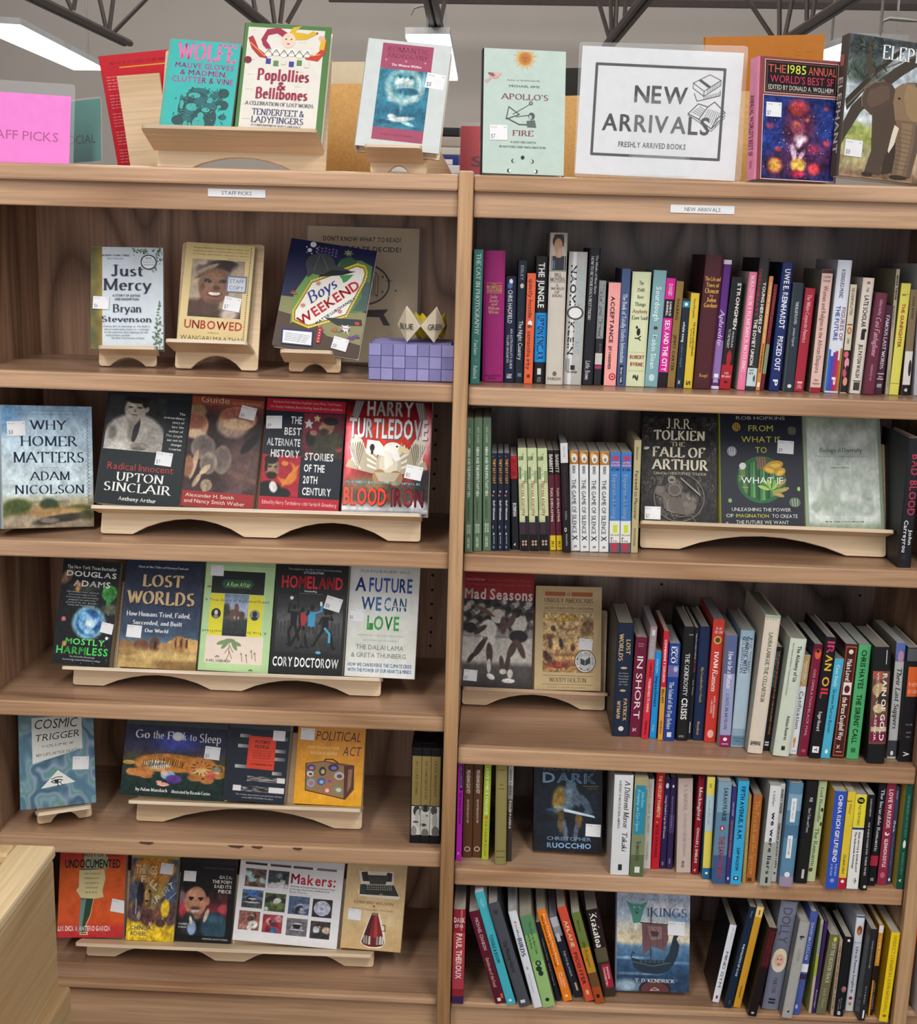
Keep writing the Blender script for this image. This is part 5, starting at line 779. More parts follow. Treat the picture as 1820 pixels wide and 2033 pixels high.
def stand(F, jv, ledge, d, hp, label, arches=1, pw=None, T=.006, foot=.19, ah=.7, lead=True):
    """F frame; jv = height of the ledge along the panel; ledge = (u0,u1); d = ledge depth; hp = panel height"""
    lift = T*math.sin(F.th)+.0004; F.O = F.O+Vector((0, 0, lift)); w = F.w; root = empty('book_stand', F.M(0, 0, 0)); tag(root, label, 'book stand', 'birch plywood book stands')
    # panel with arch cut-outs in its lower edge
    P = [(0, 0)]; n = arches; fw = w*foot/(1 if n == 1 else 1.9); span = (w-fw*(n+1))/n; x = fw
    for k in range(n):
        P.append((x, 0, .001)); q = 8
        for j in range(1, q): t = j/q; P.append((x+span*t, ah*jv*math.sin(math.pi*t)**.8, 0))
        P.append((x+span, 0, .001)); x += span+fw
    P += [(w, 0), (w, hp), (0, hp)]; P = rounded(P, .006)
    m = MB(); m.prism(P, -T, 0, lambda a, b, c: (a, b, c), mi=0, sidemi=1); m.build('back_panel', [PLY, PLYE], root)
    u0, u1 = ledge; u0 = max(u0, .0145-F.O.x) if F.shelf[0] == 'r' else u0; Q = rounded([(u0, .0006, .0), (u1, .0006, .0), (u1, d, .008), (u0, d, .008)], 0)
    m = MB(); m.prism(Q, jv-T, jv, lambda a, b, c: (a, c, b), mi=0, sidemi=1); m.build('ledge', [PLY, PLYE], root)
    # rear prop: fin reaching the shelf
    dn = math.tan(F.th); zb = hp*.7; c = w/2
    foot_n = -(T+.0005); floor = lambda n_: n_*math.tan(F.th)*-1*-1
    Pn = [(jv+.006, foot_n), (zb, foot_n), (zb*.75, foot_n-.02)]; bn = -min(.062, .16*hp+.03); c = fw*.5; Pn += [((-bn*math.sin(F.th)-0)/math.cos(F.th)*1.0+.0015 if 0 else (-bn)*math.tan(F.th)*-1*-1+.0015, bn)]
    # point on the shelf plane (z = 0): v*cos + n*sin = 0 -> v = -n*tan
    Pn[-1] = (-bn*math.tan(F.th)+.001, bn)
    m = MB(); m.prism(Pn, c-T/2, c+T/2, lambda a, b, c_: (c_, a, b), mi=0); m.build('rear_prop', [PLY, PLYE], root)
    return root
def face_book(F, T, TL, BL, RP, label, cover=None, spinec='333', sidec='444', hard=False, rest=None, H=None, stick=None, spine='', group=None, mat=None, pagec=None, n0=0., frontc=None, W=None, name='book', cat='book'):
    a = F.uv(TL, T+n0); b = F.uv(BL, T+n0); r = F.uv(RP, T+n0); up = (a-b)/np.hypot(*(a-b)); rt = np.array([up[1], -up[0]])
    wd = W or float((r-b).dot(rt))-.0016
    # lowest corner comes down on the ledge
    h = H or 0
    if rest is None: rest = b[1]-0
    # left corner position along the left edge so that min(corner v) = rest
    low = min(0, rt[1]*wd); t = (rest-low-b[1])/up[1]; p = b+up*t
    if not H: h = float((a-p).dot(up))
    av = float((a-p).dot(up)); h = max(h, av) if H else h
    zt = above(F.shelf, F.O.x+p[0]+.1)-.004
    # height limit under the shelf above
    topz = lambda hh: max((F.O+F.ex*(p[0]+rt[0]*wd*k+up[0]*hh)+F.ev*(p[1]+rt[1]*wd*k+up[1]*hh)+F.en*(T+n0)).z for k in (0, 1))
    if topz(h) > zt: h -= (topz(h)-zt)/math.cos(F.th)
    ang = math.atan2(rt[1], rt[0]); eX = F.ex*math.cos(ang)+F.ev*math.sin(ang); eV = F.ev*math.cos(ang)-F.ex*math.sin(ang); o = F.O+F.ex*p[0]+F.ev*p[1]+F.en*(n0+.0004)+eV*.0003
    M = Matrix(((F.en.x, eX.x, eV.x, o.x), (F.en.y, eX.y, eV.y, o.y), (F.en.z, eX.z, eV.z, o.z), (0, 0, 0, 1)))
    return make_book(M, T, wd, h, hard, spinec, sidec, label, group or 'face-out books on display', spine=spine, cover=cover, pagec=pagec, stick=stick, mat=mat or COVER, frontc=frontc or (None if cover else None), name=name, cat=cat, art_h=av)
def ledge_from(F, jp=None, jn=0., fp=None, fr=None, d=.055):
    """jp = pixel of the ledge's inner line (on plane n = jn); fp/fr = pixels of its front corners -> (v, (u0,u1), depth)"""
    v = F.uv(jp, jn)[1]; return float(v), (float(F.uv(fp, d)[0]), float(F.uv(fr, d)[0])), d
# ---------------------------------------------------------------- printed covers (x,y in percent of the cover, y down)
def fill(pr, c): pr.r(0, 0, 100, 100, c)
def lines(pr, x0, x1, y, n, dy, c, h=1.0, cx=None, seed=1):
    for i in range(n): pr.word(x0+(i % 2)*2, y+i*dy, x1-(i % 3)*2, c, h=h, seed=seed+i)
def c_wolfe(p):
    fill(p, '2fb3ae'); p.r(0, 0, 4, 100, '55a59a'); pk = 'dd6fa4'
    p.t(12, 3, 96, 20, pk, 'R', 'WOLFE'); V = 'a83f8c'
    p.t(12, 23, 94, 28.5, V, 'b', 'MAUVE GLOVES'); p.t(20, 30, 86, 35.5, V, 'b', '& MADMEN,'); p.t(10, 37, 95, 43, V, 'b', 'CLUTTER & VINE')
    k = '12484c'; q = '1d6468'
    for x, y, a, b in [(50, 52, 16, 4), (46, 60, 20, 8), (60, 66, 18, 10), (40, 74, 14, 10), (56, 80, 14, 12), (30, 60, 6, 5), (28, 70, 5, 10), (74, 58, 10, 8), (84, 52, 8, 5), (84, 64, 9, 5), (70, 78, 8, 10), (24, 82, 8, 5), (86, 76, 6, 3), (34, 90, 8, 8), (64, 93, 16, 6)]: p.e(x, y, a, b, k if (x+y) % 3 else q, 11)
    for x, y, a, b in [(44, 56, 9, 3), (30, 56, 3, 2.4), (56, 76, 4.5, 3.6), (54, 84, 9, 7), (42, 68, 8, 4), (66, 60, 5, 3), (28, 66, 3, 5), (80, 66, 3, 2), (36, 88, 4, 6), (62, 70, 6, 2.4)]: p.e(x, y, a, b, '3aa9a4', 9)
    r = random.Random(3)
    for i in range(60): x, y = r.uniform(16, 92), r.uniform(47, 96); p.l([x, y, x+r.uniform(-4, 4), y+r.uniform(-3, 3)], .9, k)
    for i in range(30): x, y = r.uniform(22, 84), r.uniform(52, 94); p.l([x, y, x+r.uniform(-4, 4), y+r.uniform(-3, 3)], .8, '49b8b2')
def c_pop(p):
    fill(p, '4d7c40'); p.r(4, 3.5, 93, 100, 'e2ded4'); R_ = 'a02848'
    for i in range(22): p.word(8+(i % 3)*28, 6+i*4.2, 16+(i % 3)*28, 'c8c4bc', h=.5, seed=i)
    p.p([20, 14, 26, 5, 40, 3, 52, 8, 50, 13, 38, 8, 28, 10, 24, 20], R_); p.p([50, 9, 56, 2, 66, 0.6, 58, 6, 74, 7, 80, 4, 84, 7, 72, 12, 56, 13], 'd9b22c'); p.e(84, 6, 1.4, 1, 'b83440')
    p.p([22, 12, 30, 18, 36, 26, 30, 24, 22, 18], R_)
    p.e(52, 13.5, 8, 6.5, 'e8d0bc'); p.e(49, 12.6, 1.1, .6, '3a3030', 8); p.e(55, 12.6, 1.1, .6, '3a3030', 8); p.e(52, 16.5, 2, .6, 'b04048', 8)
    p.p([5, 13, 10, 11, 14, 16, 18, 22, 26, 26, 30, 30, 20, 29, 10, 22], 'b22c34'); p.p([70, 24, 84, 25, 90, 20, 92, 10, 96, 12, 96, 22, 88, 30, 74, 29], 'c83a2c'); p.p([88, 20, 90, 9, 95, 11, 94, 20], 'd9b22c'); p.e(90, 10, 4, 2.2, 'e0b0a0', 9)
    p.l([8, 17, 26, 28], .8, 'e8c84c'); p.l([74, 26.5, 90, 24], .8, 'e8c84c')
    for k, x in enumerate(range(28, 76, 9)): p.e(x+2, 25-(k % 2), 5, 3.4, 'efece4', 10); p.e(x+2, 23.5, 2.4, 1.6, 'cfc8bc', 8); p.l([x-3, 27, x+2, 22, x+7, 27], .7, '4a4a4a'); p.r(x, 30+(k % 2)*1.5, x+5.6, 34.5+(k % 2)*1.5, ['3a3f98', '5a8c4c', 'e0dcd0'][k % 3])
    p.e(7, 32, 4.6, 3, '7a1c30', 10)
    p.t(20, 39, 80, 48.5, R_, 'R', 'Poplollies'); p.t(44, 49.5, 54, 56, R_, 'R', '&'); p.t(20, 55, 80, 64, R_, 'R', 'Bellibones')
    p.t(9, 67, 88, 70, '26305a', 'r', 'A CELEBRATION OF LOST WORDS'); p.t(18, 73, 78, 78, '2c3a78', 'r', 'TENDERFEET &'); p.t(18, 79.5, 78, 84.5, '2c3a78', 'r', 'LADYFINGERS'); p.t(18, 86, 76, 87.6, '3a3a50', 'r', 'A COMPENDIUM OF BODY LANGUAGE')
    p.t(18, 90, 78, 94.5, R_, 'R', 'Susan Kelz Sperling')
    for x in (20, 60):
        for d in (-4, 0, 4): p.p([x+4+d*.3, 100, x+d+2, 96, x+d+5, 96], 'c03030')
def c_romantic(p):
    fill(p, 'cdd4d4'); p.r(18, 3, 79, 92.5, 'a34a68'); p.g(18, 26.5, 79, 81, 26, 36, paint([(0, '2a6e82'), (45, '2f7f96'), (70, '246a88'), (100, '27768f')], [(52, 28, 36, 30, 'c4d8d8', .3), (50, 25, 28, 24, '4f93a0', .4), (46, 16, 14, 9, '3a7f90', .5), (42, 20, 10, 8, 'd0dede', .5), (60, 20, 9, 8, 'd4e0de', .5), (42, 12, 3.5, 3, '28586a', .4), (62, 12, 3.5, 3, '2a5c6c', .4), (52, 30, 20, 6, '9cc0c6', .5), (60, 36, 22, 6, '1f6078', .4), (50, 55, 3, 16, '86b4c0', .9), (30, 50, 9, 5, 'aacad0', .8), (74, 48, 8, 4, 'b4d0d4', .8), (50, 84, 26, 4, 'e0e8e6', .5, -8), (34, 80, 8, 4, 'd8e4e4', .5), (66, 90, 14, 3, 'a8ccd4', .6, 12), (20, 90, 16, 4, '17506a', .7), (88, 25, 4, 20, '88b4bc', .8)], .22, 8, 4))
    p.t(24, 6, 74, 10.5, '8c3c5a', 'R', 'ROMANTIC'); p.t(24, 12, 74, 16, '8c3c5a', 'R', 'ANDROGYNY')
    for x in (24, 48, 71): p.e(x, 18.5, 1.4, 1, 'c8909c', 8)
    p.t(31, 21.4, 67, 23.6, 'f0dce4', 'R', 'The Women Within'); p.t(28, 86, 66, 87.6, '7c3450', 'r', 'Diane Long Hoeveler')
def c_apollo(p):
    fill(p, 'bccfc6'); 
    for k in range(24):
        a = math.radians(k*15); r1 = (17 if k % 2 else 14)*.95; c, s = math.cos(a), math.sin(a); ar = .68; w = .09
        p.p([50+6*math.cos(a-w*2), 7+6*ar*math.sin(a-w*2), 50+r1*c, 7+r1*ar*s, 50+6*math.cos(a+w*2), 7+6*ar*math.sin(a+w*2)], 'd99c34')
    p.e(50, 7, 7.6, 5.2, 'c8842c'); p.e(50, 7, 5.6, 4, 'b8742c'); p.e(48, 6.4, .8, .5, '5c3414', 6); p.e(52, 6.4, .8, .5, '5c3414', 6); p.l([50, 6.6, 50, 8.2], .5, '6c4018'); p.l([48.4, 9, 51.6, 9], .6, '6c3414')
    p.e(14, 22, 4.5, 2.4, 'd4a49c', 10); p.p([5, 20, 12, 19, 12, 23, 7, 22], 'b4747c'); p.e(17.5, 20.8, 2.3, 1.6, 'e0b4a4', 8); p.p([10, 24, 4, 28, 1, 26, 8, 23], 'cfa098'); p.l([17, 23, 21, 19.6], 1.3, 'cfa098'); p.l([6, 19.6, 13, 21.6], 1.2, '6c2430')
    p.t(28, 24, 69, 25.2, '5c6c68', 's', 'Author of ADAM\'S NAVEL'); p.t(31, 28.4, 68, 30.2, '40504e', 's', 'MICHAEL SIMS')
    p.t(21, 35.6, 79, 40, '7c4448', 'r', "APOLLO'S"); p.t(36, 64.8, 62, 69, '8c3038', 'r', 'FIRE')
    p.l([58, 43, 36, 52], .7, '3c4444'); p.e(58, 42.6, 2.6, 1.6, '4c5654', 10); p.e(58, 42.6, 1.6, 1, '8ca09a', 10); p.l([31, 46, 28, 56, 44, 52, 31, 46], 1, '3c4444'); p.l([28, 55, 44, 60, 54, 60], 1.4, '4c5654'); p.l([40, 54, 58, 52], .8, '4c5654'); p.e(59, 53, 4, 3, '4c5654', 12); p.e(57.6, 54, 2, 2, 'a8b8b0', 8); p.p([53, 57, 63, 56, 65, 62, 54, 62], '5c6664')
    p.t(33, 73.4, 65, 75, '4c5c58', 'r', 'A DAY ON EARTH'); p.t(20, 77.3, 77, 78.9, '4c5c58', 'r', 'IN NATURE AND IMAGINATION')
    k = '23292c'
    for x, y, ph in [(49, 86.5, 0), (37.5, 89.4, 1), (60.5, 89.4, 2), (32.5, 97.4, 3), (65.5, 97.4, 4)]:
        p.e(x, y, 2.3, 1.6, k, 12)
        if ph in (1, 3): p.e(x-(1.2 if ph == 3 else .8)*-1, y, 1.6, 1.4, 'bccfc6' if ph == 1 else 'dfe6e0', 10)
        if ph in (2, 4): p.e(x-(1.2 if ph == 4 else .8), y, 1.6, 1.4, 'bccfc6' if ph == 2 else 'dfe6e0', 10)
def c_sf(p):
    fill(p, '8c4448'); p.r(6, 2, 98, 29, 'd0b8a8'); p.r(7, 2.6, 97, 28.4, '1c1618'); p.l([9, 4, 95, 4, 95, 27, 9, 27, 9, 4], .6, '8c5c58')
    p.t(10, 5.5, 32, 12.5, 'c85c48', 's', 'THE'); p.t(34, 5, 57, 12.5, 'd8e04c', 's', '1985'); p.t(60, 5.5, 95, 12.5, 'd0604c', 's', 'ANNUAL'); p.t(13, 14, 92, 20.5, 'c83c5c', 's', "WORLD'S BEST SF"); p.t(11, 22, 92, 26, 'd4d4cc', 's', 'EDITED BY DONALD A. WOLLHEIM')
    p.r(5, 30.5, 98, 99.4, 'd8c8bc'); p.g(5.8, 31, 97.2, 98.8, 38, 48, paint([(0, '1f2f74'), (60, '253a86'), (100, '1f2a68')], [(50, 38, 22, 34, '5a2a4c', .6), (50, 80, 36, 18, '4a2248', .7), (20, 84, 18, 16, '3c2044', .7), (82, 70, 16, 20, '462450', .7), (46, 15, 10, 7, 'd0483c', .6), (48, 12, 12, 8, 'a83840', .9), (48, 38, 9, 9, 'b0566c', .8), (46, 33, 5, 3, 'd8745c', .8), (52, 50, 9, 5, 'e0c0d0', .7), (50, 56, 4, 6, 'e4d0e0', .7, 20), (43, 66, 4, 9, 'd8b8d0', .7, -15), (54, 70, 3, 8, 'cfa8c4', .8, 30), (44, 80, 3, 8, 'dcc0d4', .8), (18, 84, 10, 9, 'c86844', .5), (18, 83, 7, 7, 'd8a44c', .6), (50, 82, 10, 8, 'd8a840', .5), (52, 84, 6, 5, 'e8c454', .6), (72, 86, 8, 7, 'c83c44', .5), (50, 93, 9, 5, 'b02848', .6), (70, 62, 8, 6, '8c2c54', .7), (86, 12, 3.4, 2.6, 'b04448', .5), (60, 27, 3, 2.4, 'c86054', .6), (10, 36, 6, 4, '7c3460', .8), (88, 54, 5, 3, 'a83c50', .6), (22, 64, 4, 3, 'b83c48', .7)], .35, 10, 8))
    r = random.Random(4)
    for i in range(46): x, y = 50+r.gauss(0, 22), 70+r.gauss(0, 15); p.e(min(max(x, 8), 94), min(max(y, 36), 97), .6, .4, ['f0e0e0', 'e0a0a0', 'd8d0f0'][i % 3], 5)
def c_eleph(p):
    p.g(0, 0, 100, 100, 50, 56, paint([(0, '98a4ae'), (30, 'b4c0c8'), (60, 'c8d2d4'), (66, 'aab088'), (80, 'a8a06c'), (88, 'b09c80'), (100, '9c8468')], [(16, 8, 22, 12, '3a4444', .7), (14, 24, 18, 10, '48544c', .7), (60, 3, 34, 4, '3c4244', .7), (8, 66, 14, 5, '8c9858', .8), (20, 72, 18, 6, '98a058', .8), (90, 70, 14, 8, '8c9058', .8), (30, 97, 40, 3, '7c6450', .8), (28, 84, 14, 6, '9c9870', .9), (10, 90, 14, 5, 'a49870', .9)], .22, 14, 3))
    k = '463f38'
    p.p([-2, 62, 6, 50, 22, 34, 40, 20, 62, 6, 76, 0, 90, 0, 70, 10, 48, 24, 30, 38, 14, 54, 3, 72, 0, 78], k); p.p([0, 46, 12, 34, 30, 16, 44, 6, 48, 6, 30, 22, 14, 40, 2, 54], '3a3630'); p.p([18, 30, 14, 14, 18, 2, 22, 2, 19, 14, 24, 26], '4c463c'); p.l([2, 50, 30, 22, 60, 8], 1.2, '6c6458')
    r = random.Random(3); [p.l([x, y, x+r.uniform(-3, 3), y+r.uniform(-3, 3)], .8, '2c3430' if i % 2 else '5c6858') for i in range(60) for x, y in [(r.uniform(0, 34), r.uniform(0, 30))]]
    p.p([44, 34, 52, 29, 62, 28, 76, 31, 90, 38, 97, 56, 97, 94, 84, 96, 82, 76, 66, 77, 62, 96, 48, 97], '63544a'); p.p([38, 76, 47, 72, 46, 94, 36, 96], '40362f'); p.p([24, 54, 30, 48, 42, 44, 46, 58, 42, 74, 38, 82, 35, 96, 21, 97, 26, 80, 25, 66], '52453b')
    p.p([32, 30, 38, 31, 43, 36, 42, 44, 36, 48, 28, 52, 23, 55, 19, 52, 14.6, 50, 13.6, 44, 16, 37, 23, 32], '57463d'); p.p([30, 33, 37, 34, 38, 42, 30, 47, 22, 50, 18, 46, 20, 38], '655247'); p.l([14.6, 50, 13.6, 44, 16, 37, 23, 32, 32, 30], .9, '7c6858')
    p.p([42, 34, 48, 30, 58, 29, 65, 38, 64, 56, 60, 66, 50, 66, 44, 56, 41, 44], '8a7258'); p.p([52, 30, 62, 32, 66, 46, 62, 58, 54, 52, 50, 40], '98805f'); p.p([45, 56, 63, 56, 62, 74, 58, 96, 45, 97, 47, 80], '78634f'); p.p([50, 58, 60, 58, 58, 80, 54, 95, 50, 95, 52, 78], '8a745c')
    [p.l([47, 62+i*3.2, 60-i*.2, 63+i*3.2], .35, '5c4c3e') for i in range(10)]; p.e(46, 41, 1.2, .8, '241c18', 8)
    p.p([44, 60, 48, 62, 45, 74, 41, 80.5, 40, 79, 42, 68], 'ddd2be'); p.e(24, 97, 5, 1.6, '3c332c', 10); p.e(51, 97, 8, 1.6, '3c332c', 10); p.p([76, 70, 90, 66, 94, 88, 88, 96, 78, 96], '4c4138')
    p.t(28, 5, 97, 14.5, 'eaeeee', 'r', 'ELEPHANTS')
def c_mercy(p):
    p.g(0, 0, 100, 100, 40, 56, lambda U, V: (lambda n: [np.where(U < .16, .2+.35*n+.25*(U/.16)**2, .78+.05*n), np.where(U < .16, .27+.4*n*(.4+U*4), .83+.04*n), np.where(U < .16, .12+.1*n, .87+.03*n)])(noise2(U, V, 7, 3)))
    r = random.Random(8); G = ['5c7850', '71906a', '465c44']
    for cx, cy, n, sx, sy in [(72, 4, 34, 14, 3), (93, 9, 26, 5, 8), (94, 58, 14, 2.5, 5), (93, 78, 34, 4, 8), (92, 92, 36, 5, 7), (88, 22, 6, 4, 2)]:
        for i in range(n): p.e(cx+r.gauss(0, sx*.6), cy+r.gauss(0, sy*.6), r.uniform(.7, 1.8), r.uniform(.5, 1.1), G[i % 3], 6, a=r.uniform(0, 180))
    k = '1f2240'
    p.t(15, 7.6, 53, 9.2, '3a4258', 'b', '#1 NEW YORK TIMES'); p.t(23, 10.8, 45, 12.2, '7c8490', 's', 'BESTSELLER')
    p.t(28, 18, 73, 28.6, k, 'r', 'Just'); p.t(17, 31.5, 84, 42.5, k, 'r', 'Mercy'); p.t(30, 46.6, 68, 48.8, '30384c', 'b', 'A STORY OF JUSTICE'); p.t(33, 50.2, 66, 52.4, '30384c', 'b', 'AND REDEMPTION')
    p.t(30, 56.5, 70, 64, k, 'r', 'Bryan'); p.t(15, 68, 84, 73.6, k, 'r', 'Stevenson')
    for i in range(4): p.t(17+i, 77+i*2.9, 81-i*(1 if i < 3 else 9), 78.5+i*2.9, '52606c', 'I', ['Every bit as moving as To Kill a', 'and in some ways more so  a searing', 'to the question that fighting for the', 'sometimes yields'][i])
    p.t(28, 88.6, 74, 90, '30384c', 'I', 'The New York Review of Books')
    p.e(80, 14.8, 11.2, 7.4, '2a3036', 24); p.e(80, 14.8, 9.6, 6.3, 'dfe6ea', 24); p.t(76, 10.2, 84, 11.6, '3a4248', 'b', '100'); p.t(72.5, 12.6, 88, 13.6, '5a6268', 's', 'NOTABLE BOOKS'); p.t(72, 14.4, 88.5, 15.6, '3a4248', 'r', 'The New York Times'); p.t(73, 16.6, 88, 17.8, '2a3036', 'b', 'Book Review')
def c_unbowed(p):
    fill(p, 'd9c48c')
    for i in range(3): p.t(11, 4+i*3.1, 92, 5.5+i*3.1, '6c5c3c', 'I', ['Wangari Maathai\'s memoir is direct, honest, and', 'gripping account of modern Africa\'s trials and', 'of courage, persistence, and success against'][i])
    p.t(62, 13.6, 92, 14.8, '7c6c4c', 's', 'PRESIDENT BILL CLINTON')
    p.g(11, 16, 88, 73, 40, 38, paint([(0, 'a8947c'), (60, 'a89880'), (100, '8c7860')], [(10, 96, 46, 26, '4a3226', .3), (60, 100, 50, 14, '3c2a24', .5), (78, 94, 16, 10, 'b8a8a0', .6), (38, 78, 20, 18, '4c3226', .3), (44, 18, 36, 17, '6c5a50', .14), (62, 8, 26, 8, '30262a', .3), (74, 14, 12, 6, '2c2024', .4), (30, 16, 22, 4, '9c8a7c', .4, -24), (34, 24, 26, 3.4, '4c3c38', .4, -20), (46, 46, 30, 31, '6a4836', .12), (42, 42, 24, 24, '84604a', .5), (24, 50, 4, 9, '5c3c2c', .4), (34, 58, 12, 9, '80583f', .7), (62, 56, 9, 8, '7a5440', .8), (33, 38, 8, 2.6, '2c1a14', .4, 6), (61, 38, 7, 2.4, '2c1a14', .4, -6), (33, 38.6, 2.6, 1.0, 'a89484', .5), (60, 38.6, 2.4, 1.0, 'a89484', .5), (34.2, 38.6, 1.8, 1.3, '1c100c', .4), (60.4, 38.6, 1.7, 1.2, '1c100c', .4), (32, 34.6, 7, 1, '2c1a14', .5, 8), (61, 34.6, 6.4, 1, '2c1a14', .5, -8), (50, 49, 7, 4.4, '4a2c20', .6), (47, 59, 14, 5.0, '4a241c', .4), (47, 58.6, 11.5, 3.0, 'e6e0da', .3), (47, 55.4, 12, 1.6, '7c5040', .4), (47, 66.5, 14, 2, '8a5244', .5), (86, 30, 12, 20, 'b0a088', .6), (20, 5, 9, 5, 'b4a494', .5)],   .10, 9, 6))
    p.t(8, 76, 92, 84.6, 'a83428', 'b', 'UNBOWED'); p.t(42, 87.4, 60, 88.8, '6c4c2c', 'I', 'A Memoir'); p.t(4, 91.4, 93, 96, '50462c', 's', 'WANGARI MAATHAI')
    for i in range(46): p.e(95, 3+i*2.1, 1.1, .6, '8c5c44' if i % 2 else '5c6444', 6)
    p.r(64, 31, 93, 47.5, '6c7c94'); p.r(66, 32.6, 91, 46, 'ced4dc'); p.t(68, 34, 89, 38, '5c6c88', 's', 'STAFF'); p.t(68, 40.6, 89, 44.6, '5c6c88', 's', 'COPY')
def c_boys(p):
    fill(p, '1b2048'); p.p([0, 54, 30, 53, 60, 56, 100, 58, 100, 100, 0, 100], '8c8c60'); p.p([0, 68, 40, 72, 60, 84, 100, 88, 100, 100, 0, 100], '4e3c30'); p.p([60, 14, 84, 11, 98, 15, 100, 56, 86, 60, 40, 60], '5c8248'); p.p([14, 50, 26, 30, 40, 26, 36, 64, 16, 78], '6f9c54'); p.p([86, 30, 99, 30, 100, 56, 84, 58, 92, 44], '49605c'); p.p([60, 13, 70, 9, 80, 12, 76, 20, 60, 22], '385c3c')
    for x, y, r_ in [(26, 3, 3.6), (23, 8.6, 2.6), (19, 6, .9), (31, 6, .9), (26, 11.5, .8), (31, 9, .6), (20, 11, .6)]: p.e(x, y, r_, r_*.72, 'dfe4f0', 12)
    for i in range(18): x = 31+(i % 6)*4.2; y = 4.6+(i//6)*2.7+(i % 2)*.8; p.p([x, y, x+2, y-1, x+3.6, y, x+2, y+1.1], '6c5c8c')
    for k in range(7): a = k*.9; p.l([68, 6, 68+5*math.cos(a), 6+3*math.sin(a)], 1.1, '8a9468')
    p.e(68, 6, 3.4, 2, '8a9468', 10)
    p.p([31, 36, 80, 14, 90, 15, 94, 21, 93, 30, 79, 64, 38, 80, 18, 76, 16, 66], 'd8bc34'); p.p([32, 37.4, 80, 16, 89, 17, 92, 22, 91, 30, 77.6, 62.8, 37.6, 78, 19.6, 74.6, 18, 66], '8c7a24'); p.p([33, 38.4, 80, 17.4, 88, 18.2, 90.4, 22.4, 89.4, 30, 76.6, 62, 37.4, 76.8, 21, 73.6, 19.6, 66], 'f0eee4')
    for t in np.linspace(0, 1, 16):
        for x0, y0, x1, y1 in ((31.6, 36.8, 80, 15), (93.5, 25, 78.4, 63.6), (78, 64, 38, 79)): p.e(x0+(x1-x0)*t, y0+(y1-y0)*t, .7, .5, 'fff8d0', 5)
    p.e(38, 20, 17, 10, '3e4444', 20, a=10); p.p([22, 22, 26, 34, 34, 28, 60, 26, 74, 22, 50, 18], '3e4444'); p.p([38, 32, 52, 24, 80, 22, 66, 27, 44, 31], '1c2020'); p.l([36, 11, 32, 27], .6, '6c7474'); p.l([38, 11, 48, 24], .6, '6c7474'); p.p([62, 28, 78, 25, 72, 32, 68, 34, 66, 31], '4c9458')
    p.tr(26, 39, 64, 49, '2c3c90', 'I', 'Boys', 42); p.tr(14, 49.6, 96, 58.4, 'c01c34', 'b', 'WEEKEND', 43); p.tr(38, 59, 92, 61.4, '30346c', 'b', 'MATTIE LUBCHANSKY', 43)
    for x, y, s in [(40, 38, 4), (27, 60, 4), (70, 60.5, 3.8)]:
        for k in range(8): a = k*math.pi/4+.2; p.p([x+math.cos(a)*s, y+math.sin(a)*s*.72, x+math.cos(a+.5)*1, y+math.sin(a+.5)*.7, x+math.cos(a-.5)*1, y+math.sin(a-.5)*.7], 'c02c38')
    for k in range(9): a = k*math.pi/4.5+.3; s = 11 if k % 2 else 7; p.p([80+math.cos(a)*s, 75+math.sin(a)*s*.72, 80+math.cos(a+.4)*2.2, 75+math.sin(a+.4)*1.6, 80+math.cos(a-.4)*2.2, 75+math.sin(a-.4)*1.6], '3a549c' if k % 3 == 0 else 'e4e8ee')
    p.e(80, 75, 4, 2.6, 'e8e4ea', 10); p.l([76, 75, 84, 75], .8, 'c03c50'); p.p([54, 68, 96, 65, 98, 70, 70, 73], '2a3438'); p.e(92, 69, 3, 1.6, 'c83c34', 8)
    for x, y, c in [(14, 51, 'c0563c'), (68, 79, 'c8643c'), (88, 84, '6c4890'), (94, 82, '6c4890'), (84, 88, '7c5498')]: [p.l([x, y, x+math.cos(a)*4, y-math.sin(a)*3], 1.3, c) for a in (.3, 1.2, 2, 2.8)]
    p.p([8, 83.5, 44, 81.5, 46, 96, 10, 97.6], '24306c'); p.p([10, 85, 43, 83.2, 44.6, 95, 11.6, 96.4], 'eceff2')
    for i in range(5): p.t(13, 86.4+i*1.6, 42-i, 87.4+i*1.6, '4c5878', 'b', 'Tenacious and fraught without')
    p.p([48, 80, 52, 76, 56, 80, 54, 80, 54, 92, 49, 92, 49, 80], 'b02c40'); [p.e(51.5, 80+i*2.6, .8, .6, 'f8e8c0', 5) for i in range(5)]
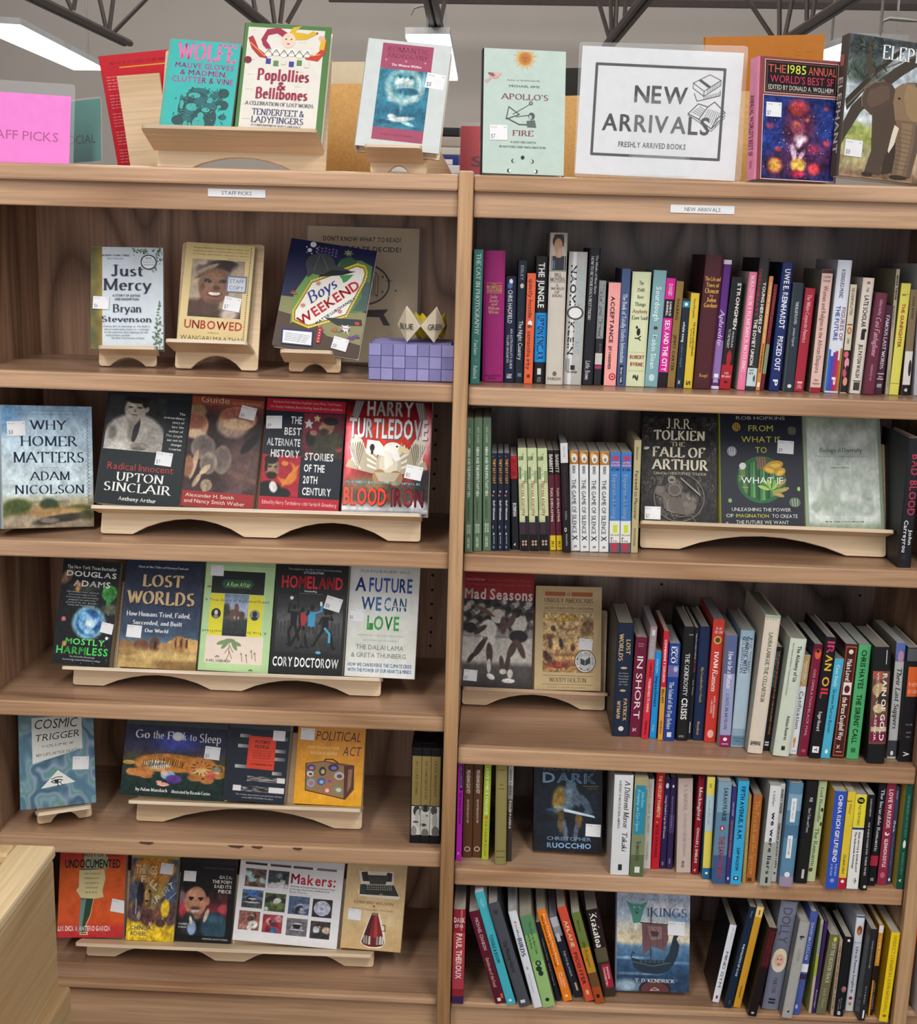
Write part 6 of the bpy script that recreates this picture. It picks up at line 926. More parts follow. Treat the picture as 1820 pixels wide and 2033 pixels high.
def c_homer(p):
    p.g(0, 0, 100, 100, 50, 62, paint([(0, '8fb4d4'), (14, 'b4d0e4'), (40, 'c4dae4'), (72, 'cfe0e4'), (78, 'b8b090'), (84, 'a08c68'), (100, '8c7c68')], [(4, 8, 16, 14, '6c9cc8', .9), (16, 84, 17, 8, '4c5c30', .35), (10, 90, 12, 5, '5c6438', .6), (50, 82, 11, 6, '3f4c28', .35), (36, 85, 7, 3, 'a88c68', .5), (84, 85, 17, 3.6, '5c6438', .5), (60, 88, 36, 4, 'b08c5c', .6), (20, 94, 22, 5, 'ac9c84', .5), (62, 93, 30, 3.6, '403c38', .4, -6), (50, 94, 10, 2, '7c7468', .5), (80, 97, 24, 2, '9c8c74', .5), (92, 90, 9, 4, '4c4c34', .5)], .14, 14, 6))
    p.t(12, 3.4, 86, 4.8, '6c8ca4', 's', 'A PASSIONATE JOURNEY THROUGH THE EPICS'); p.t(12, 6.2, 86, 7.6, '6c8ca4', 's', 'BEAUTIFULLY WRITTEN AND DEEPLY PERSONAL')
    k = '1c2c48'
    p.t(30, 12, 72, 19.5, k, 'r', 'WHY'); p.t(20, 25, 84, 33, k, 'r', 'HOMER'); p.t(12, 38, 90, 46.5, k, 'r', 'MATTERS'); p.r(40, 50.6, 62, 50.9, '6c8090'); p.t(29, 54, 74, 61, k, 'r', 'ADAM'); p.t(13, 65, 90, 72, k, 'r', 'NICOLSON'); p.t(43, 74.6, 60, 76, '4c6c80', 'r', 'AUTHOR OF'); p.t(30, 77.8, 73, 79.8, '34546c', 'r', "GOD'S SECRETARIES")
    for i in range(24): p.l([93, 10+i*3, 95.6, 11+i*3, 93, 12.4+i*3], .5, '5c7c8c')
def c_sinclair(p):
    fill(p, '1b2428'); p.g(2, 0, 72, 50, 56, 54, paint([(0, '2c3030'), (50, '242829'), (100, '1c2122')], [(50, 72, 50, 40, 'b4b0a8', .16), (22, 84, 26, 24, 'c0bcb4', .2), (84, 82, 20, 32, 'a8a49c', .2), (46, 66, 8, 22, '8c8880', .6), (52, 62, 5, 24, '26292a', .25, 8), (44, 40, 11, 14, '9c948a', .3), (47, 23, 19, 22, 'b4aca0', .2), (40, 26, 9, 15, 'c4bcb0', .5), (66, 22, 4, 6, 'a49c90', .3), (48, 4, 21, 9, '1c1c1c', .3), (63, 12, 6, 8, '222', .4), (38, 20, 4.4, 1.6, '3a3632', .4), (54, 20, 4.4, 1.6, '3a3632', .4), (46, 27, 2.4, 3, '8c8478', .6), (46, 34, 5.6, 1.4, '6c5c54', .4), (30, 92, 24, 8, 'ccc8c0', .3, -8), (62, 91, 17, 7, '8c857a', .3), (60, 96, 12, 3, '6c665e', .5), (20, 102, 34, 6, 'dcdad4', .3), (12, 70, 8, 12, '76736c', .7)], .14, 9, 5))
    for i, t in enumerate(['The', 'extraordinary', 'story of', 'how the', 'author of', 'The Jungle', 'set out to', 'change', 'America']): w = [7, 25, 14, 14, 17, 20, 18, 13, 15][i]; p.t(95-w, 11.5+i*4.1, 95, 13.6+i*4.1, 'dfe0dc', 'b' if i != 5 else 'i', t)
    p.t(10, 61.5, 89, 68.2, 'b4383c', 's', 'Radical Innocent'); p.t(22, 70.6, 79, 78.4, 'eceeea', 'r', 'UPTON'); p.t(9, 80, 90, 88, 'eceeea', 'r', 'SINCLAIR'); p.t(28, 92.4, 73, 96, 'e8e8e4', 'b', 'Anthony Arthur')
def c_mush(p):
    p.g(0, 0, 100, 100, 48, 58, paint([(0, '64343a'), (8, '6a3c34'), (20, '2c2020'), (60, '33282a'), (85, '3c2c2a'), (100, '4a3430')], [(60, 24, 22, 12, 'a89080', .3), (80, 60, 30, 24, '5c4440', .8), (20, 88, 30, 8, '46323a', .8), (8, 14, 13, 7, '8c7450', .3), (66, 18, 26, 11, 'b88c6c', .14), (66, 15, 24, 7, '945848', .5), (64, 23, 20, 5, 'cfb08c', .4), (8, 27, 18, 12, 'b4846c', .16), (7, 23, 15, 7, '8c5444', .5), (10, 34, 14, 4, 'd4b894', .4), (86, 40, 5, 14, '1a1418', .3, 55), (22, 46, 17, 11, '8a7c74', .16), (22, 46, 14, 9, '6c605c', .6), (50, 56, 13, 13, '857468', .16), (50, 56, 10, 10, '685c58', .6), (32, 60, 12, 10, '948678', .16), (31, 61, 9, 7, '6c605a', .6), (12, 62, 4, 14, 'b89c80', .2, 16), (28, 66, 3, 8, 'c4ac90', .2, 60), (18, 76, 3, 8, 'b49c80', .3, 40), (32, 80, 8, 5.6, '9c8a74', .2), (30, 86, 2.6, 7, 'b8a080', .25, 12), (4, 64, 7, 10, '94664c', .3), (72, 84, 20, 4, '60484a', .5, -20), (80, 70, 22, 3, '6c5048', .5, 12)], .14, 14, 5))
    p.r(0, 0, 100, 7, '9a4c34'); p.t(12, -1, 52, 5, 'c8b49c', 's', 'Guide'); p.t(56, 2.6, 96, 5, 'bfa48c', 's', 'ALL COLOR EDITION')
    p.r(0, 85.6, 100, 100, '9c2c2c'); p.t(5, 87.6, 72, 91, 'eadcd0', 's', 'Alexander H. Smith'); p.t(4, 92.6, 88, 96.2, 'eadcd0', 's', 'and Nancy Smith Weber')
def c_alt(p):
    fill(p, '16202c'); p.r(0, 0, 100, 11, 'b81c34'); p.r(0, 88.4, 100, 100, 'b81c34'); p.t(8, 1.6, 94, 4, 'd8a0a0', 'b', 'Stories by Poul Anderson, Greg Bear, Larry Niven, Ward Moore,'); p.t(5, 6, 96, 8.4, 'd8a0a0', 'b', 'Kim Stanley Robinson, Bruce Sterling, Susan Shwartz, and others')
    p.g(48, 12, 100, 52, 26, 26, paint([(0, '5c2030'), (100, '4c1c28')], [(20, 40, 20, 44, '7a2434', .6), (60, 70, 40, 34, '3a3a2c', .3), (56, 40, 14, 24, '3f3f30', .3), (58, 30, 17, 16, 'a0785c', .3), (66, 16, 18, 9, '1c1816', .3), (44, 32, 6, 5, 'ac8468', .5), (52, 40, 12, 7, '3a2c22', .5), (20, 56, 12, 18, '181c20', .4), (26, 44, 9, 6, 'a8745a', .5), (90, 78, 8, 6, 'a83440', .3), (84, 60, 12, 20, '44442f', .5)], .16, 9, 4))
    p.p([55, 17, 57, 20, 61, 20, 58, 22, 59, 26, 55, 23.6, 51, 26, 52, 22, 49, 20, 53, 20], 'c8ccd0'); p.p([65, 13, 66.4, 15, 69.4, 15, 67.4, 17, 68, 19.6, 65, 18, 62, 19.6, 62.6, 17, 60.6, 15, 63.6, 15], 'c4b888')
    p.g(0, 51, 48, 88, 24, 26, paint([(0, '9c2030'), (100, 'b02434')], [(68, 44, 26, 28, 'd07a30', .2), (60, 36, 22, 22, 'a02230', .2), (76, 50, 5, 34, 'd8863a', .3, 38), (60, 20, 9, 6, 'd8863a', .3), (22, 96, 40, 32, '14171c', .16), (60, 92, 20, 12, '15181c', .3), (34, 78, 10, 14, 'dcdcd8', .2, -20), (28, 32, 17, 23, 'a08468', .16), (24, 12, 18, 11, '15120f', .2), (12, 28, 5, 14, '1c1612', .3), (27, 50, 14, 9, '1e1814', .3), (40, 30, 5, 12, '7c6450', .6), (22, 29, 4, 2, '241a14', .4), (36, 29, 3.6, 2, '241a14', .4), (30, 42, 6, 1.6, '5c4034', .4)], .12, 8, 4))
    for i, (t, x0) in enumerate([('THE', 32), ('BEST', 25), ('ALTERNATE', 4), ('HISTORY', 10)]): p.t(x0, 15.4+i*10.2, 46, 22.2+i*10.2, 'e8eaea', 'b', t)
    for i, (t, x1) in enumerate([('STORIES', 89), ('OF THE', 79), ('20TH', 71), ('CENTURY', 89)]): p.t(53, 47.4+i*10.4, x1, 54.2+i*10.4, 'e8eaea', 'b', t)
    p.t(4, 91.6, 97, 95, 'e0b4a8', 'b', 'Edited by Harry Turtledove with Martin H. Greenberg')
def c_turtle(p):
    p.g(0, 0, 100, 100, 46, 56, paint([(0, '5c1420'), (10, '8c1824'), (50, 'a41c28'), (72, '7c3430'), (80, '4a4638'), (90, '50483c'), (97, 'b8babc'), (100, '6c6c70')], [(94, 30, 8, 20, 'e4a8ac', .9), (6, 40, 5, 22, 'd86870', .9), (50, 36, 30, 22, 'c03424', .6), (95, 76, 12, 16, '2a2a2c', .7), (88, 92, 10, 4, 'd8dadc', .7), (30, 74, 20, 6, '7c6444', .8)], .16, 8, 3))
    A = 'd8d4c4'; B = 'a89c84'
    for s in (1, -1):
        for k in range(9):
            t = k/8; x = 50+s*(13+29*t); y = 30+30*t; p.p([50+s*12, 46+t*16, x+s*3, 36+t*17, x+s*6, 43+t*17, 50+s*12, 52+t*14], A if k % 2 else B)
        p.e(50+s*34, 46, 9, 16, 'cfcabb', 16, a=-s*14); p.e(50+s*30, 50, 6, 13, 'a69c88', 14, a=-s*14)
        for k in range(7): p.l([50+s*(26+k*3), 36+k*.5, 50+s*(34+k*1.2), 62-k*2.6], .7, '5c5240')
        p.p([50+s*30, 0, 50+s*40, 0, 50+s*44, 14, 50+s*36, 16], '8a8c90'); [p.l([50+s*(32+j*3), 1, 50+s*(37+j*2), 15], .6, 'd8dadc') for j in range(3)]
    p.e(52, 58, 15, 16, 'b8b09c', 20); p.e(52, 56, 11, 12, 'd0c8b4', 18); p.e(42, 68, 8, 7, 'a07c54', 14); p.e(61, 69, 8.6, 7, '9a7850', 14); p.p([36, 64, 66, 64, 60, 72, 42, 72], 'b4a890')
    p.p([26, 35, 40, 36, 60, 54, 66, 52, 62, 44, 52, 50, 36, 48, 25, 46], 'e8e6e0'); p.e(32, 42, 3, 3.4, '26242a', 10); p.r(30.6, 44, 33.6, 48, '26242a')
    p.e(56, 42, 10.5, 5.4, 'efece4', 18); p.p([64, 39, 76, 43, 74, 46.6, 62, 45], 'd8c49c'); p.e(61, 40.4, 1.4, .9, '1c1a18', 8); p.p([46, 44, 54, 46, 58, 56, 48, 62], 'e4e0d4')
    for x0, y0, x1, y1, t in [(24, -1, 78, 13, 'HARRY'), (4, 15, 96, 33, 'TURTLEDOVE')]: p.t(x0+.9, y0+.9, x1+.9, y1+.9, '5c6468', 'b', t); p.t(x0, y0, x1, y1, 'dfe3e4', 'b', t)
    p.t(2, 72.4, 90, 74.4, '68b4c8', 'b', 'AMERICAN EMPIRE')
    p.t(1, 77, 52, 94, '1c1014', 'b', 'BLOOD'); p.t(1.6, 77.4, 51, 93.4, 'e03c28', 'b', 'BLOOD'); p.t(50, 82, 56, 88, 'c83c34', 'b', '&'); p.t(57, 77, 95, 94, '1a1014', 'b', 'IRON'); p.t(58, 78, 94, 93, '8c2434', 'b', 'IRON')
def c_harmless(p):
    p.g(0, 0, 100, 100, 44, 64, paint([(0, '10141a'), (100, '0c1016')], [(10, 14, 12, 6, '7c5c48', .5, -30), (40, 24, 22, 5, '3c4438', .8), (30, 22, 7, 3.4, 'a86c3c', .4), (30, 26, 4, 2.4, 'c8944c', .3), (86, 28, 13, 8, '4cb44c', .2), (88, 30, 8, 7, '38903c', .4), (86, 40, 4, 8, '3a9c4c', .4), (92, 44, 16, 5, '5c6050', .6), (56, 58, 28, 16, '9cd4dc', .25), (56, 58, 23, 13.4, '2c64a4', .3), (52, 54, 14, 5, '7cb4dc', .6, 20), (62, 60, 12, 4, 'a4ccec', .6, -30), (46, 62, 9, 3.4, '84bce0', .7, 30), (56, 58, 6, 4, 'c8e0f0', .7), (60, 67, 9, 2.4, '90c4e4', .7), (12, 56, 4, 2.4, 'c8706c', .3), (18, 80, 4, 2.6, 'd89448', .4), (90, 72, 2.4, 1.4, 'd8d4c4', .4)], .3, 12, 3))
    r = random.Random(2)
    for i in range(36): p.e(r.uniform(2, 98), r.uniform(8, 98), .6, .35, 'c8d0d8', 5)
    p.t(8, 2.6, 94, 6, 'd4d4cc', 'b', 'The New York Times Bestseller'); p.t(8, 8, 95, 13.4, 'eef0ec', 'b', 'DOUGLAS'); p.t(22, 17, 86, 23, 'eef0ec', 'b', 'ADAMS')
    for i, t in enumerate(['Hitchhiker fans rejoice!', 'If you were hoping for more', 'of the same zany, nonsensical mayhem', 'packaged in the earlier books', "you're in luck.", 'The New York Times Book Review']): p.t(12+(i % 2)*4, 28+i*2.6, 68-(i % 2)*4, 29.4+i*2.6, 'c4ccd0', 'i', t)
    p.t(20, 74, 88, 80, '64d86c', 'b', 'MOSTLY'); p.t(6, 82, 95, 89.4, '4ccc5c', 'b', 'HARMLESS'); p.t(30, 91, 74, 92.6, 'c4ccd0', 'i', 'The fifth in the increasingly'); p.t(18, 94, 84, 95.6, 'c4ccd0', 'i', 'inaccurately named Hitchhikers trilogy')
def c_lost(p):
    p.g(0, 0, 100, 100, 44, 54, paint([(0, '1c2438'), (40, '26344e'), (68, '3a5068'), (75, '5c6c78'), (80, 'a4885c'), (100, 'b89c60')], [(84, 77, 24, 7, 'c49c60', .12), (76, 76, 10, 8, 'a87c44', .2), (28, 80, 10, 7, '6c4434', .15), (45, 78, 7, 7.4, '5c3c2c', .15), (8, 79, 11, 4, '946840', .3), (62, 79, 14, 3, 'a47c4c', .4), (20, 90, 40, 8, 'b4975c', .8), (76, 97, 30, 7, '8c6c40', .3), (60, 88, 50, 4, 'c8ac6c', .8), (10, 86, 14, 3, 'a08050', .6), (72, 75, 1.4, 5, '4c3020', .3), (79, 75, 1.4, 5, '4c3020', .3), (86, 75, 1.4, 5, '4c3020', .3), (46, 78, 2, 4, '2c1c18', .3)], .14, 14, 4))
    p.t(16, 2.6, 80, 4.6, 'c8ccd4', 'R', 'Host of the Tides of History Podcast'); p.t(24, 11.8, 76, 22.8, '141c30', 'R', 'LOST'); p.t(23, 11, 75, 22, 'd8b888', 'R', 'LOST'); p.t(5, 28, 92, 40, '141c30', 'R', 'WORLDS'); p.t(4, 27, 91, 39, 'd8b888', 'R', 'WORLDS')
    p.t(6, 46.6, 88, 51, 'dfe2e6', 'R', 'How Humans Tried, Failed,'); p.t(15, 55, 78, 59, 'dfe2e6', 'R', 'Succeeded, and Built'); p.t(31, 62.6, 61, 66, 'dfe2e6', 'R', 'Our World')
def c_rum(p):
    fill(p, 'b2d49c'); p.r(12, 4, 88, 98, 'b8dca4'); p.r(10, 5, 86, 26.6, '1b1e22'); p.p([28, 13.4, 66, 13, 71, 17, 66, 21.4, 28, 21.6, 24, 17.4], '1f5844'); p.t(31, 15.2, 66, 19.8, 'e0e48c', 'i', 'A Rum Affair')
    p.r(8, 66, 90, 92.6, 'e8d8c8'); p.r(10, 27, 86, 66.6, 'e2da34'); p.g(30, 27, 65, 66.6, 20, 26, paint([(0, '6c84a8'), (30, 'a4b4cc'), (52, '9cacc0'), (60, '3c4648'), (100, '20282c')], [(45, 50, 30, 14, '6a5048', .15), (52, 34, 10, 12, '6c5048', .15), (75, 50, 14, 10, '5c443c', .2), (48, 56, 3, 4, 'b8b0a4', .4), (62, 56, 3, 4, 'b8b0a4', .4), (10, 40, 16, 18, '3a3c38', .5)], .14, 8, 3))
    p.e(19.5, 46, 7, 5, '1e2024', 16); p.e(19.5, 45, 2.6, 2.4, 'd0ccc4', 10); p.e(19.5, 49, 4, 1.8, '8c8880', 10); p.e(75, 46, 7.4, 5.2, '8c9086', 16); p.e(75, 45, 3.4, 3, '26282c', 10); p.e(75, 49, 4.6, 2, '303438', 10)
    p.t(2, 31.6, 94, 34.2, '3a4440', 's', 'A True Story of Botanical Fraud')
    V, F, _ = text_geo('A True Story of Botanical Fraud', 's'); p.add([(2+92*(1-a), 61.6+2.6*b) for a, b in V], [tuple(reversed(f)) for f in F], '3a4440')
    for dx, dy, a in [(-18, 2, 20), (16, 3, -20), (-10, 6, 50), (12, 7, -60), (0, -2, 0)]: p.e(42+dx*.6, 72+dy*.5, 8, 1.9, '7c9468', 12, a=a)
    for q in ([42, 73, 42, 84, 38, 91], [42, 80, 47, 88], [41, 78, 36, 83], [43, 76, 48, 82]): p.l(q, .8, '6c5c44')
    for x, y in [(60, 83), (67, 84), (74, 80), (79, 82)]: p.l([x, y, x+2, y+7], .8, '7c7058'); p.e(x, y, 1.6, 1.2, '9c9078', 7)
    p.t(11, 88.8, 45, 91.6, '3c3c34', 's', 'KARL SABBAGH')
    for x, y in [(26, 86.6), (75, 98), (7, 21)]: p.l([x-3, y, x, y-1, x+3, y], .7, '4c4438'); p.l([x-2, y+1, x, y-1, x+2, y+1], .6, '4c4438')
def c_homeland(p):
    fill(p, '18191d'); p.g(4, 25, 96, 80, 34, 36, paint([(0, '222327'), (50, '4a4b4e'), (100, '26272a')], [(50, 48, 60, 20, '5a5b5e', .9), (50, 58, 60, 5, '4a4b4e', .8)], .1, 9, 3)); p.t(16, 0, 90, 1.8, 'a8a8ac', 's', 'The sequel to the New York Times bestselling'); p.t(38, 2.8, 66, 5, 'c8c8cc', 'b', 'LITTLE BROTHER')
    p.t(8.6, 7.5, 93.6, 19.3, '5c0c14', 'b', 'HOMELAND'); p.t(8, 7, 93, 18.8, 'd02c38', 'b', 'HOMELAND'); p.t(40, 20.6, 58, 22.4, 'e0e0e0', 'b', 'Outstanding.'); p.t(33, 23.6, 66, 24.4, '8c8c90', 's', 'ANDREW BURGESS')
    k = '0e0f12'; S = '2b2c30'
    for x in range(6, 96, 5): p.e(x, 52+(x % 3), 1.8, 3, '3c3d40', 8); p.r(x-1.4, 53, x+1.6, 62, '3c3d40')
    def fig(x, y, body, leg, arm, s=1, top=k, bot=k):
        p.e(x, y, 2.6*s, 2.6*s, k, 10); p.p([x-5*s, y+4, x+5*s, y+4, x+4*s, y+18*s, x-4*s, y+18*s], top); p.l([x-4*s, y+5, arm[0], arm[1], arm[2], arm[3]], 2.6*s, k); p.l([x+4*s, y+5, arm[4], arm[5], arm[6], arm[7]], 2.6*s, top)
        p.l([x-2, y+17*s, leg[0], leg[1], leg[2], leg[3]], 3.6*s, bot); p.l([x+2, y+17*s, leg[4], leg[5], leg[6], leg[7]], 3.6*s, bot); p.e(leg[2]-1.5, leg[3]+.4, 3, 1.2, k, 8); p.e(leg[6]+1.5, leg[7]+.4, 3, 1.2, k, 8)
    fig(28, 37, k, (22, 60, 24, 72, 34, 62, 40, 74), (20, 42, 22, 34, 34, 44, 38, 40), 1)
    fig(40, 39, k, (34, 62, 26, 73, 44, 62, 48, 74), (36, 48, 38, 54, 45, 48, 44, 52), .95, 'b03038')
    fig(53, 37, k, (44, 60, 36, 75, 60, 62, 66, 78), (46, 44, 48, 40, 66, 40, 66, 33), 1.1, '3f9cc8', '3a3834')
    fig(72, 41, k, (64, 64, 58, 72, 80, 60, 84, 74), (66, 48, 64, 52, 82, 48, 80, 44), .95, k, k)
    p.l([72, 56, 79, 61, 79, 69], 3.2, '4aa4cc'); p.e(65, 79, 4, 1.4, '5cacd0', 8); p.r(63.4, 31, 66.4, 35, 'e4e8ea'); p.p([70, 36, 84, 41, 78, 43, 70, 40], k)
    p.l([34, 40, 31, 26, 26, 23, 23, 27], .8, k); p.e(23.6, 28.6, 2.6, 1.8, 'e4e4e0', 10)
    p.t(3, 84, 94, 93, 'f0f2f2', 'b', 'CORY DOCTOROW')
def c_future(p):
    p.g(0, 0, 100, 100, 10, 14, paint([(0, 'd6d8d4'), (40, 'dde0dc'), (70, 'cfd2c8'), (100, 'e0e3e2')], [], .03)); p.t(14, 0, 84, 2.8, '6c6c6c', 's', 'SUSAN BAUER-WU')
    p.t(8, 7, 24, 20.6, '2c4c9c', 'b', 'A'); p.t(28, 7, 90, 20.6, '2c4c9c', 'b', 'FUTURE'); p.t(18, 25, 47, 38, '3468a4', 'b', 'WE'); p.t(51, 25, 83, 38, '3f78a0', 'b', 'CAN'); p.t(28, 42.6, 74, 56, '35a044', 'b', 'LOVE')
    p.p([51, 32, 83, 34, 83, 35, 51, 33], 'd8dcd8'); p.p([31, 50, 37, 50, 37, 56, 31, 56], '2c8c3c')
    p.t(15, 60.6, 81, 62.2, '9a9c98', 's', 'INSPIRED BY THE CONVERSATION'); p.t(24, 65.2, 72, 66.8, '9a9c98', 's', 'BETWEEN HIS HOLINESS'); p.t(14, 70, 82, 74.6, '686c70', 's', 'THE DALAI LAMA'); p.t(8, 77.4, 86, 82, '686c70', 's', '& GRETA THUNBERG')
    p.t(4, 87, 95, 90.4, '2c64a0', 'b', 'HOW WE CAN REVERSE THE CLIMATE CRISIS'); p.t(4, 92, 95, 95.4, '2c64a0', 'b', 'WITH THE POWER OF OUR HEARTS & MINDS')
def c_mad(p):
    p.g(0, 20, 100, 100, 70, 76, paint([(0, '3a3838'), (30, '3c3a3a'), (45, 'bdb9b2'), (70, 'c6c2ba'), (76, '55504e'), (100, '3a3436')], [(50, 43, 60, 1.4, '8c8884', .4)]+[((i*37) % 100, 4+(i*13) % 34, 3+(i % 3), 3, ['1c1a1a', 'a09a94', '6c6864', '26221f', 'c0bab2'][i % 5], .5) for i in range(90)]+[(12, 34, 8, 6, '1a1614', .2), (38, 26, 9, 7, '1e1a18', .2), (37, 36, 12, 12, 'd8d4cc', .18), (36, 48, 12, 6, 'dcd8d0', .18), (26, 36, 10, 3, '3a2a24', .3, -30), (26, 56, 4, 14, '3a2a24', .2, 40), (40, 62, 4.6, 12, '4a362c', .2, -6), (40, 76, 3, 8, 'd0ccc4', .2), (43, 88, 6, 3, 'e4e0d8', .2, 20), (14, 68, 3, 7, '2c201c', .3, 40), (50, 14, 7, 5, '5c463a', .3), (50, 20, 10, 8, 'd4d0c8', .2), (30, 14, 16, 2.6, '6a4f40', .3, 24), (58, 30, 5, 10, '54403a', .3), (80, 28, 12, 10, 'cfcbc4', .18), (76, 16, 6, 5, '2a2220', .2), (70, 24, 4, 10, '5a443a', .3, 30), (80, 42, 13, 7, '17161a', .15), (72, 56, 5, 12, '4c382e', .2, 30), (84, 56, 4, 12, '523c30', .2, -30), (66, 72, 3.4, 10, '46342a', .2, 10), (70, 84, 4, 5, 'd4d0c8', .25), (68, 92, 9, 2.6, 'e8e4dc', .2), (58, 74, 3.4, 10, '4a382e', .3, -10), (60, 82, 5, 3, 'dcd8d0', .3)], .12, 18, 3))
    p.r(0, 0, 100, 21, '9c2228'); p.p([34, 10, 54, 10, 54, 21, 34, 21], 'a82c2c'); p.t(3, 2, 30, 4.2, 'd8b0ac', 'b', 'Karra Porter'); p.t(33, 2, 97, 4.2, 'b85c5c', 's', 'The Story of the First Women\'s'); p.t(3, 6.4, 95, 8.4, 'b85c5c', 's', 'Professional Basketball League, 1978-1981'); p.t(2, 11, 98, 21, 'e4e0dc', 'b', 'Mad Seasons')
    p.t(30, 54.5, 37, 58, '3a3634', 'b', '10')
def c_unruly(p):
    fill(p, 'cbb286'); p.r(14, 5.5, 45, 9.5, 'b0603c'); p.r(54, 5.5, 86, 9.5, 'b0603c'); p.t(47, 6, 52, 9, '8c5c3c', 'b', '13'); p.t(13, 11.6, 87, 16, '5c4028', 'r', 'UNRULY AMERICANS'); p.r(12, 17.6, 88, 17.9, '7c5c3c'); p.t(13, 19.4, 87, 22.2, '6c5034', 'I', 'and the Origins of the Constitution'); p.r(12, 24, 88, 24.3, '7c5c3c')
    p.g(12, 26, 88, 83, 42, 38, paint([(0, 'cdb07c'), (40, 'c8a874'), (70, 'bc9460'), (100, 'b08450')], [(30, 12, 24, 3, 'b08c3c', .5), (50, 8, 20, 4, 'd0a848', .5), (50, 24, 18, 6, '9c7848', .4), (50, 22, 14, 4, 'c8a878', .5), (88, 24, 14, 16, '8c6c44', .6), (20, 26, 5, 5, '4c3c34', .4), (10, 40, 16, 5, '7c5834', .5), (90, 44, 12, 3, '6c4c2c', .5), (15, 52, 4, 9, '5c4838', .4), (36, 52, 4, 10, '4c4440', .4, -15), (60, 58, 5, 6, '6c3c2c', .4), (50, 70, 50, 2.6, '946c44', .6), (8, 74, 12, 7, '54382c', .5, 40), (30, 88, 22, 6, '8c3c2c', .6), (60, 84, 20, 5, '9c5c3c', .7), (50, 96, 50, 3, 'b88c54', .6)], .4, 16, 3))
    p.r(12, 86, 88, 86.4, '5c4630'); p.t(22, 88, 78, 92.4, '5c4228', 'r', 'WOODY HOLTON'); p.r(12, 94.4, 88, 94.8, '5c4630'); p.t(20, 96.6, 78, 97.8, '7c6444', 's', 'AUTHOR OF THE FORCED FOUNDERS')
    p.e(76, 72, 16, 11, '23262a', 28); p.e(76, 72, 15, 10.3, 'dcdcd8', 28); p.e(76, 72, 9.4, 6.5, '23262a', 24); p.e(76, 72, 9, 6.2, 'd0d2d2', 24); p.p([69, 69, 76, 71, 83, 67.6, 84, 73.6, 76, 76.4, 69, 74.6], '3a3d42'); p.l([76, 71, 76, 76.4], .6, 'c8c8c8')
    for i, ch in enumerate('NATIONAL BOOK AWARD'): a = math.radians(200-i*12.3); p.t(76+12*math.cos(a)-1, 72-8.2*math.sin(a)-.8, 76+12*math.cos(a)+1, 72-8.2*math.sin(a)+.8, '33363c', 'b', ch) if ch != ' ' else None
    for i, ch in enumerate('FINALIST'): a = math.radians(228+i*12.3); p.t(76+12*math.cos(a)-1, 72-8.2*math.sin(a)-.8, 76+12*math.cos(a)+1, 72-8.2*math.sin(a)+.8, '33363c', 'b', ch)
def c_arthur(p):
    p.g(0, 0, 100, 100, 50, 66, paint([(0, '211f1f'), (50, '242222'), (100, '1d1b1b')], [(50, 76, 34, 24, '2e2b29', .2), (50, 76, 31, 22, '262322', .1), (44, 66, 10, 7, '6c645c', .4), (40, 74, 14, 8, '5c544c', .5), (28, 74, 8, 8, '544c44', .5), (60, 80, 16, 9, '5e564e', .5), (56, 88, 20, 5, '4c443e', .6), (34, 86, 7, 8, '4a433d', .6)], .5, 26, 2))
    r = random.Random(6)
    for i in range(34):
        x = r.choice([r.uniform(3, 14), r.uniform(86, 97), r.uniform(8, 92)]); y = r.uniform(2, 98) if x < 15 or x > 85 else r.uniform(55, 62); q = [x, y]
        for k in range(5): a = k*1.3+i; q += [x+3.4*math.cos(a)*(1-k*.12), y+2.6*math.sin(a)+k*.8]
        p.l(q, .55, '5c5852' if i % 3 else '7c7870')
    for k in range(24): a = math.radians(-70+k*11); b = math.radians(-70+(k+1)*11); p.l([50+33*math.cos(a), 76+22*math.sin(a), 50+33*math.cos(b), 76+22*math.sin(b)], 1.2, '77716a')
    p.e(40, 59.6, 5.4, 3.8, '8c857a', 14); p.e(40, 60, 3.6, 1.2, '3c3833', 8); p.e(44, 69, 9, 6, '756e64', 16); p.e(44, 69, 7, 4.6, '57514a', 16)
    p.p([20, 66, 28, 67, 36, 74, 44, 78, 60, 76, 72, 82, 70, 90, 60, 92, 40, 90, 30, 86, 28, 76, 20, 74, 17, 71], '5f5850'); p.e(24, 69, 5.5, 3.6, '6e675e', 12, a=-20); p.e(67, 84, 6, 4, '6e675e', 12); p.e(59, 82, 4.4, 3, '716a60', 10); p.e(62, 88, 4.4, 3, '6b645b', 10)
    p.l([52, 58, 74, 71], 2.2, '8f887e'); p.l([70, 68, 77, 73], 1.4, 'a09a90'); p.l([74, 66, 78, 74], 1, '8f887e'); p.l([30, 76, 44, 96], .9, '7c756c'); p.l([50, 94, 66, 92, 72, 98], 2, '59534c'); p.l([36, 78, 34, 88, 44, 90], 1.2, '847d73')
    T = 'e4dcc4'
    p.t(32, 3, 66, 12, T, 'r', 'J.R.R.'); p.t(15, 14, 83, 22.6, T, 'R', 'TOLKIEN'); p.t(38, 24.6, 57, 28.6, 'd4c8a4', 'r', 'THE'); p.t(14, 29.6, 84, 38.6, T, 'R', 'FALL OF'); p.t(13, 41, 88, 50.4, T, 'R', 'ARTHUR'); p.t(16, 52.6, 85, 55, 'c8c0a8', 'r', 'Edited by CHRISTOPHER TOLKIEN'); p.e(6, 31, 4, 1.4, 'd8d6d0', 9, a=10)
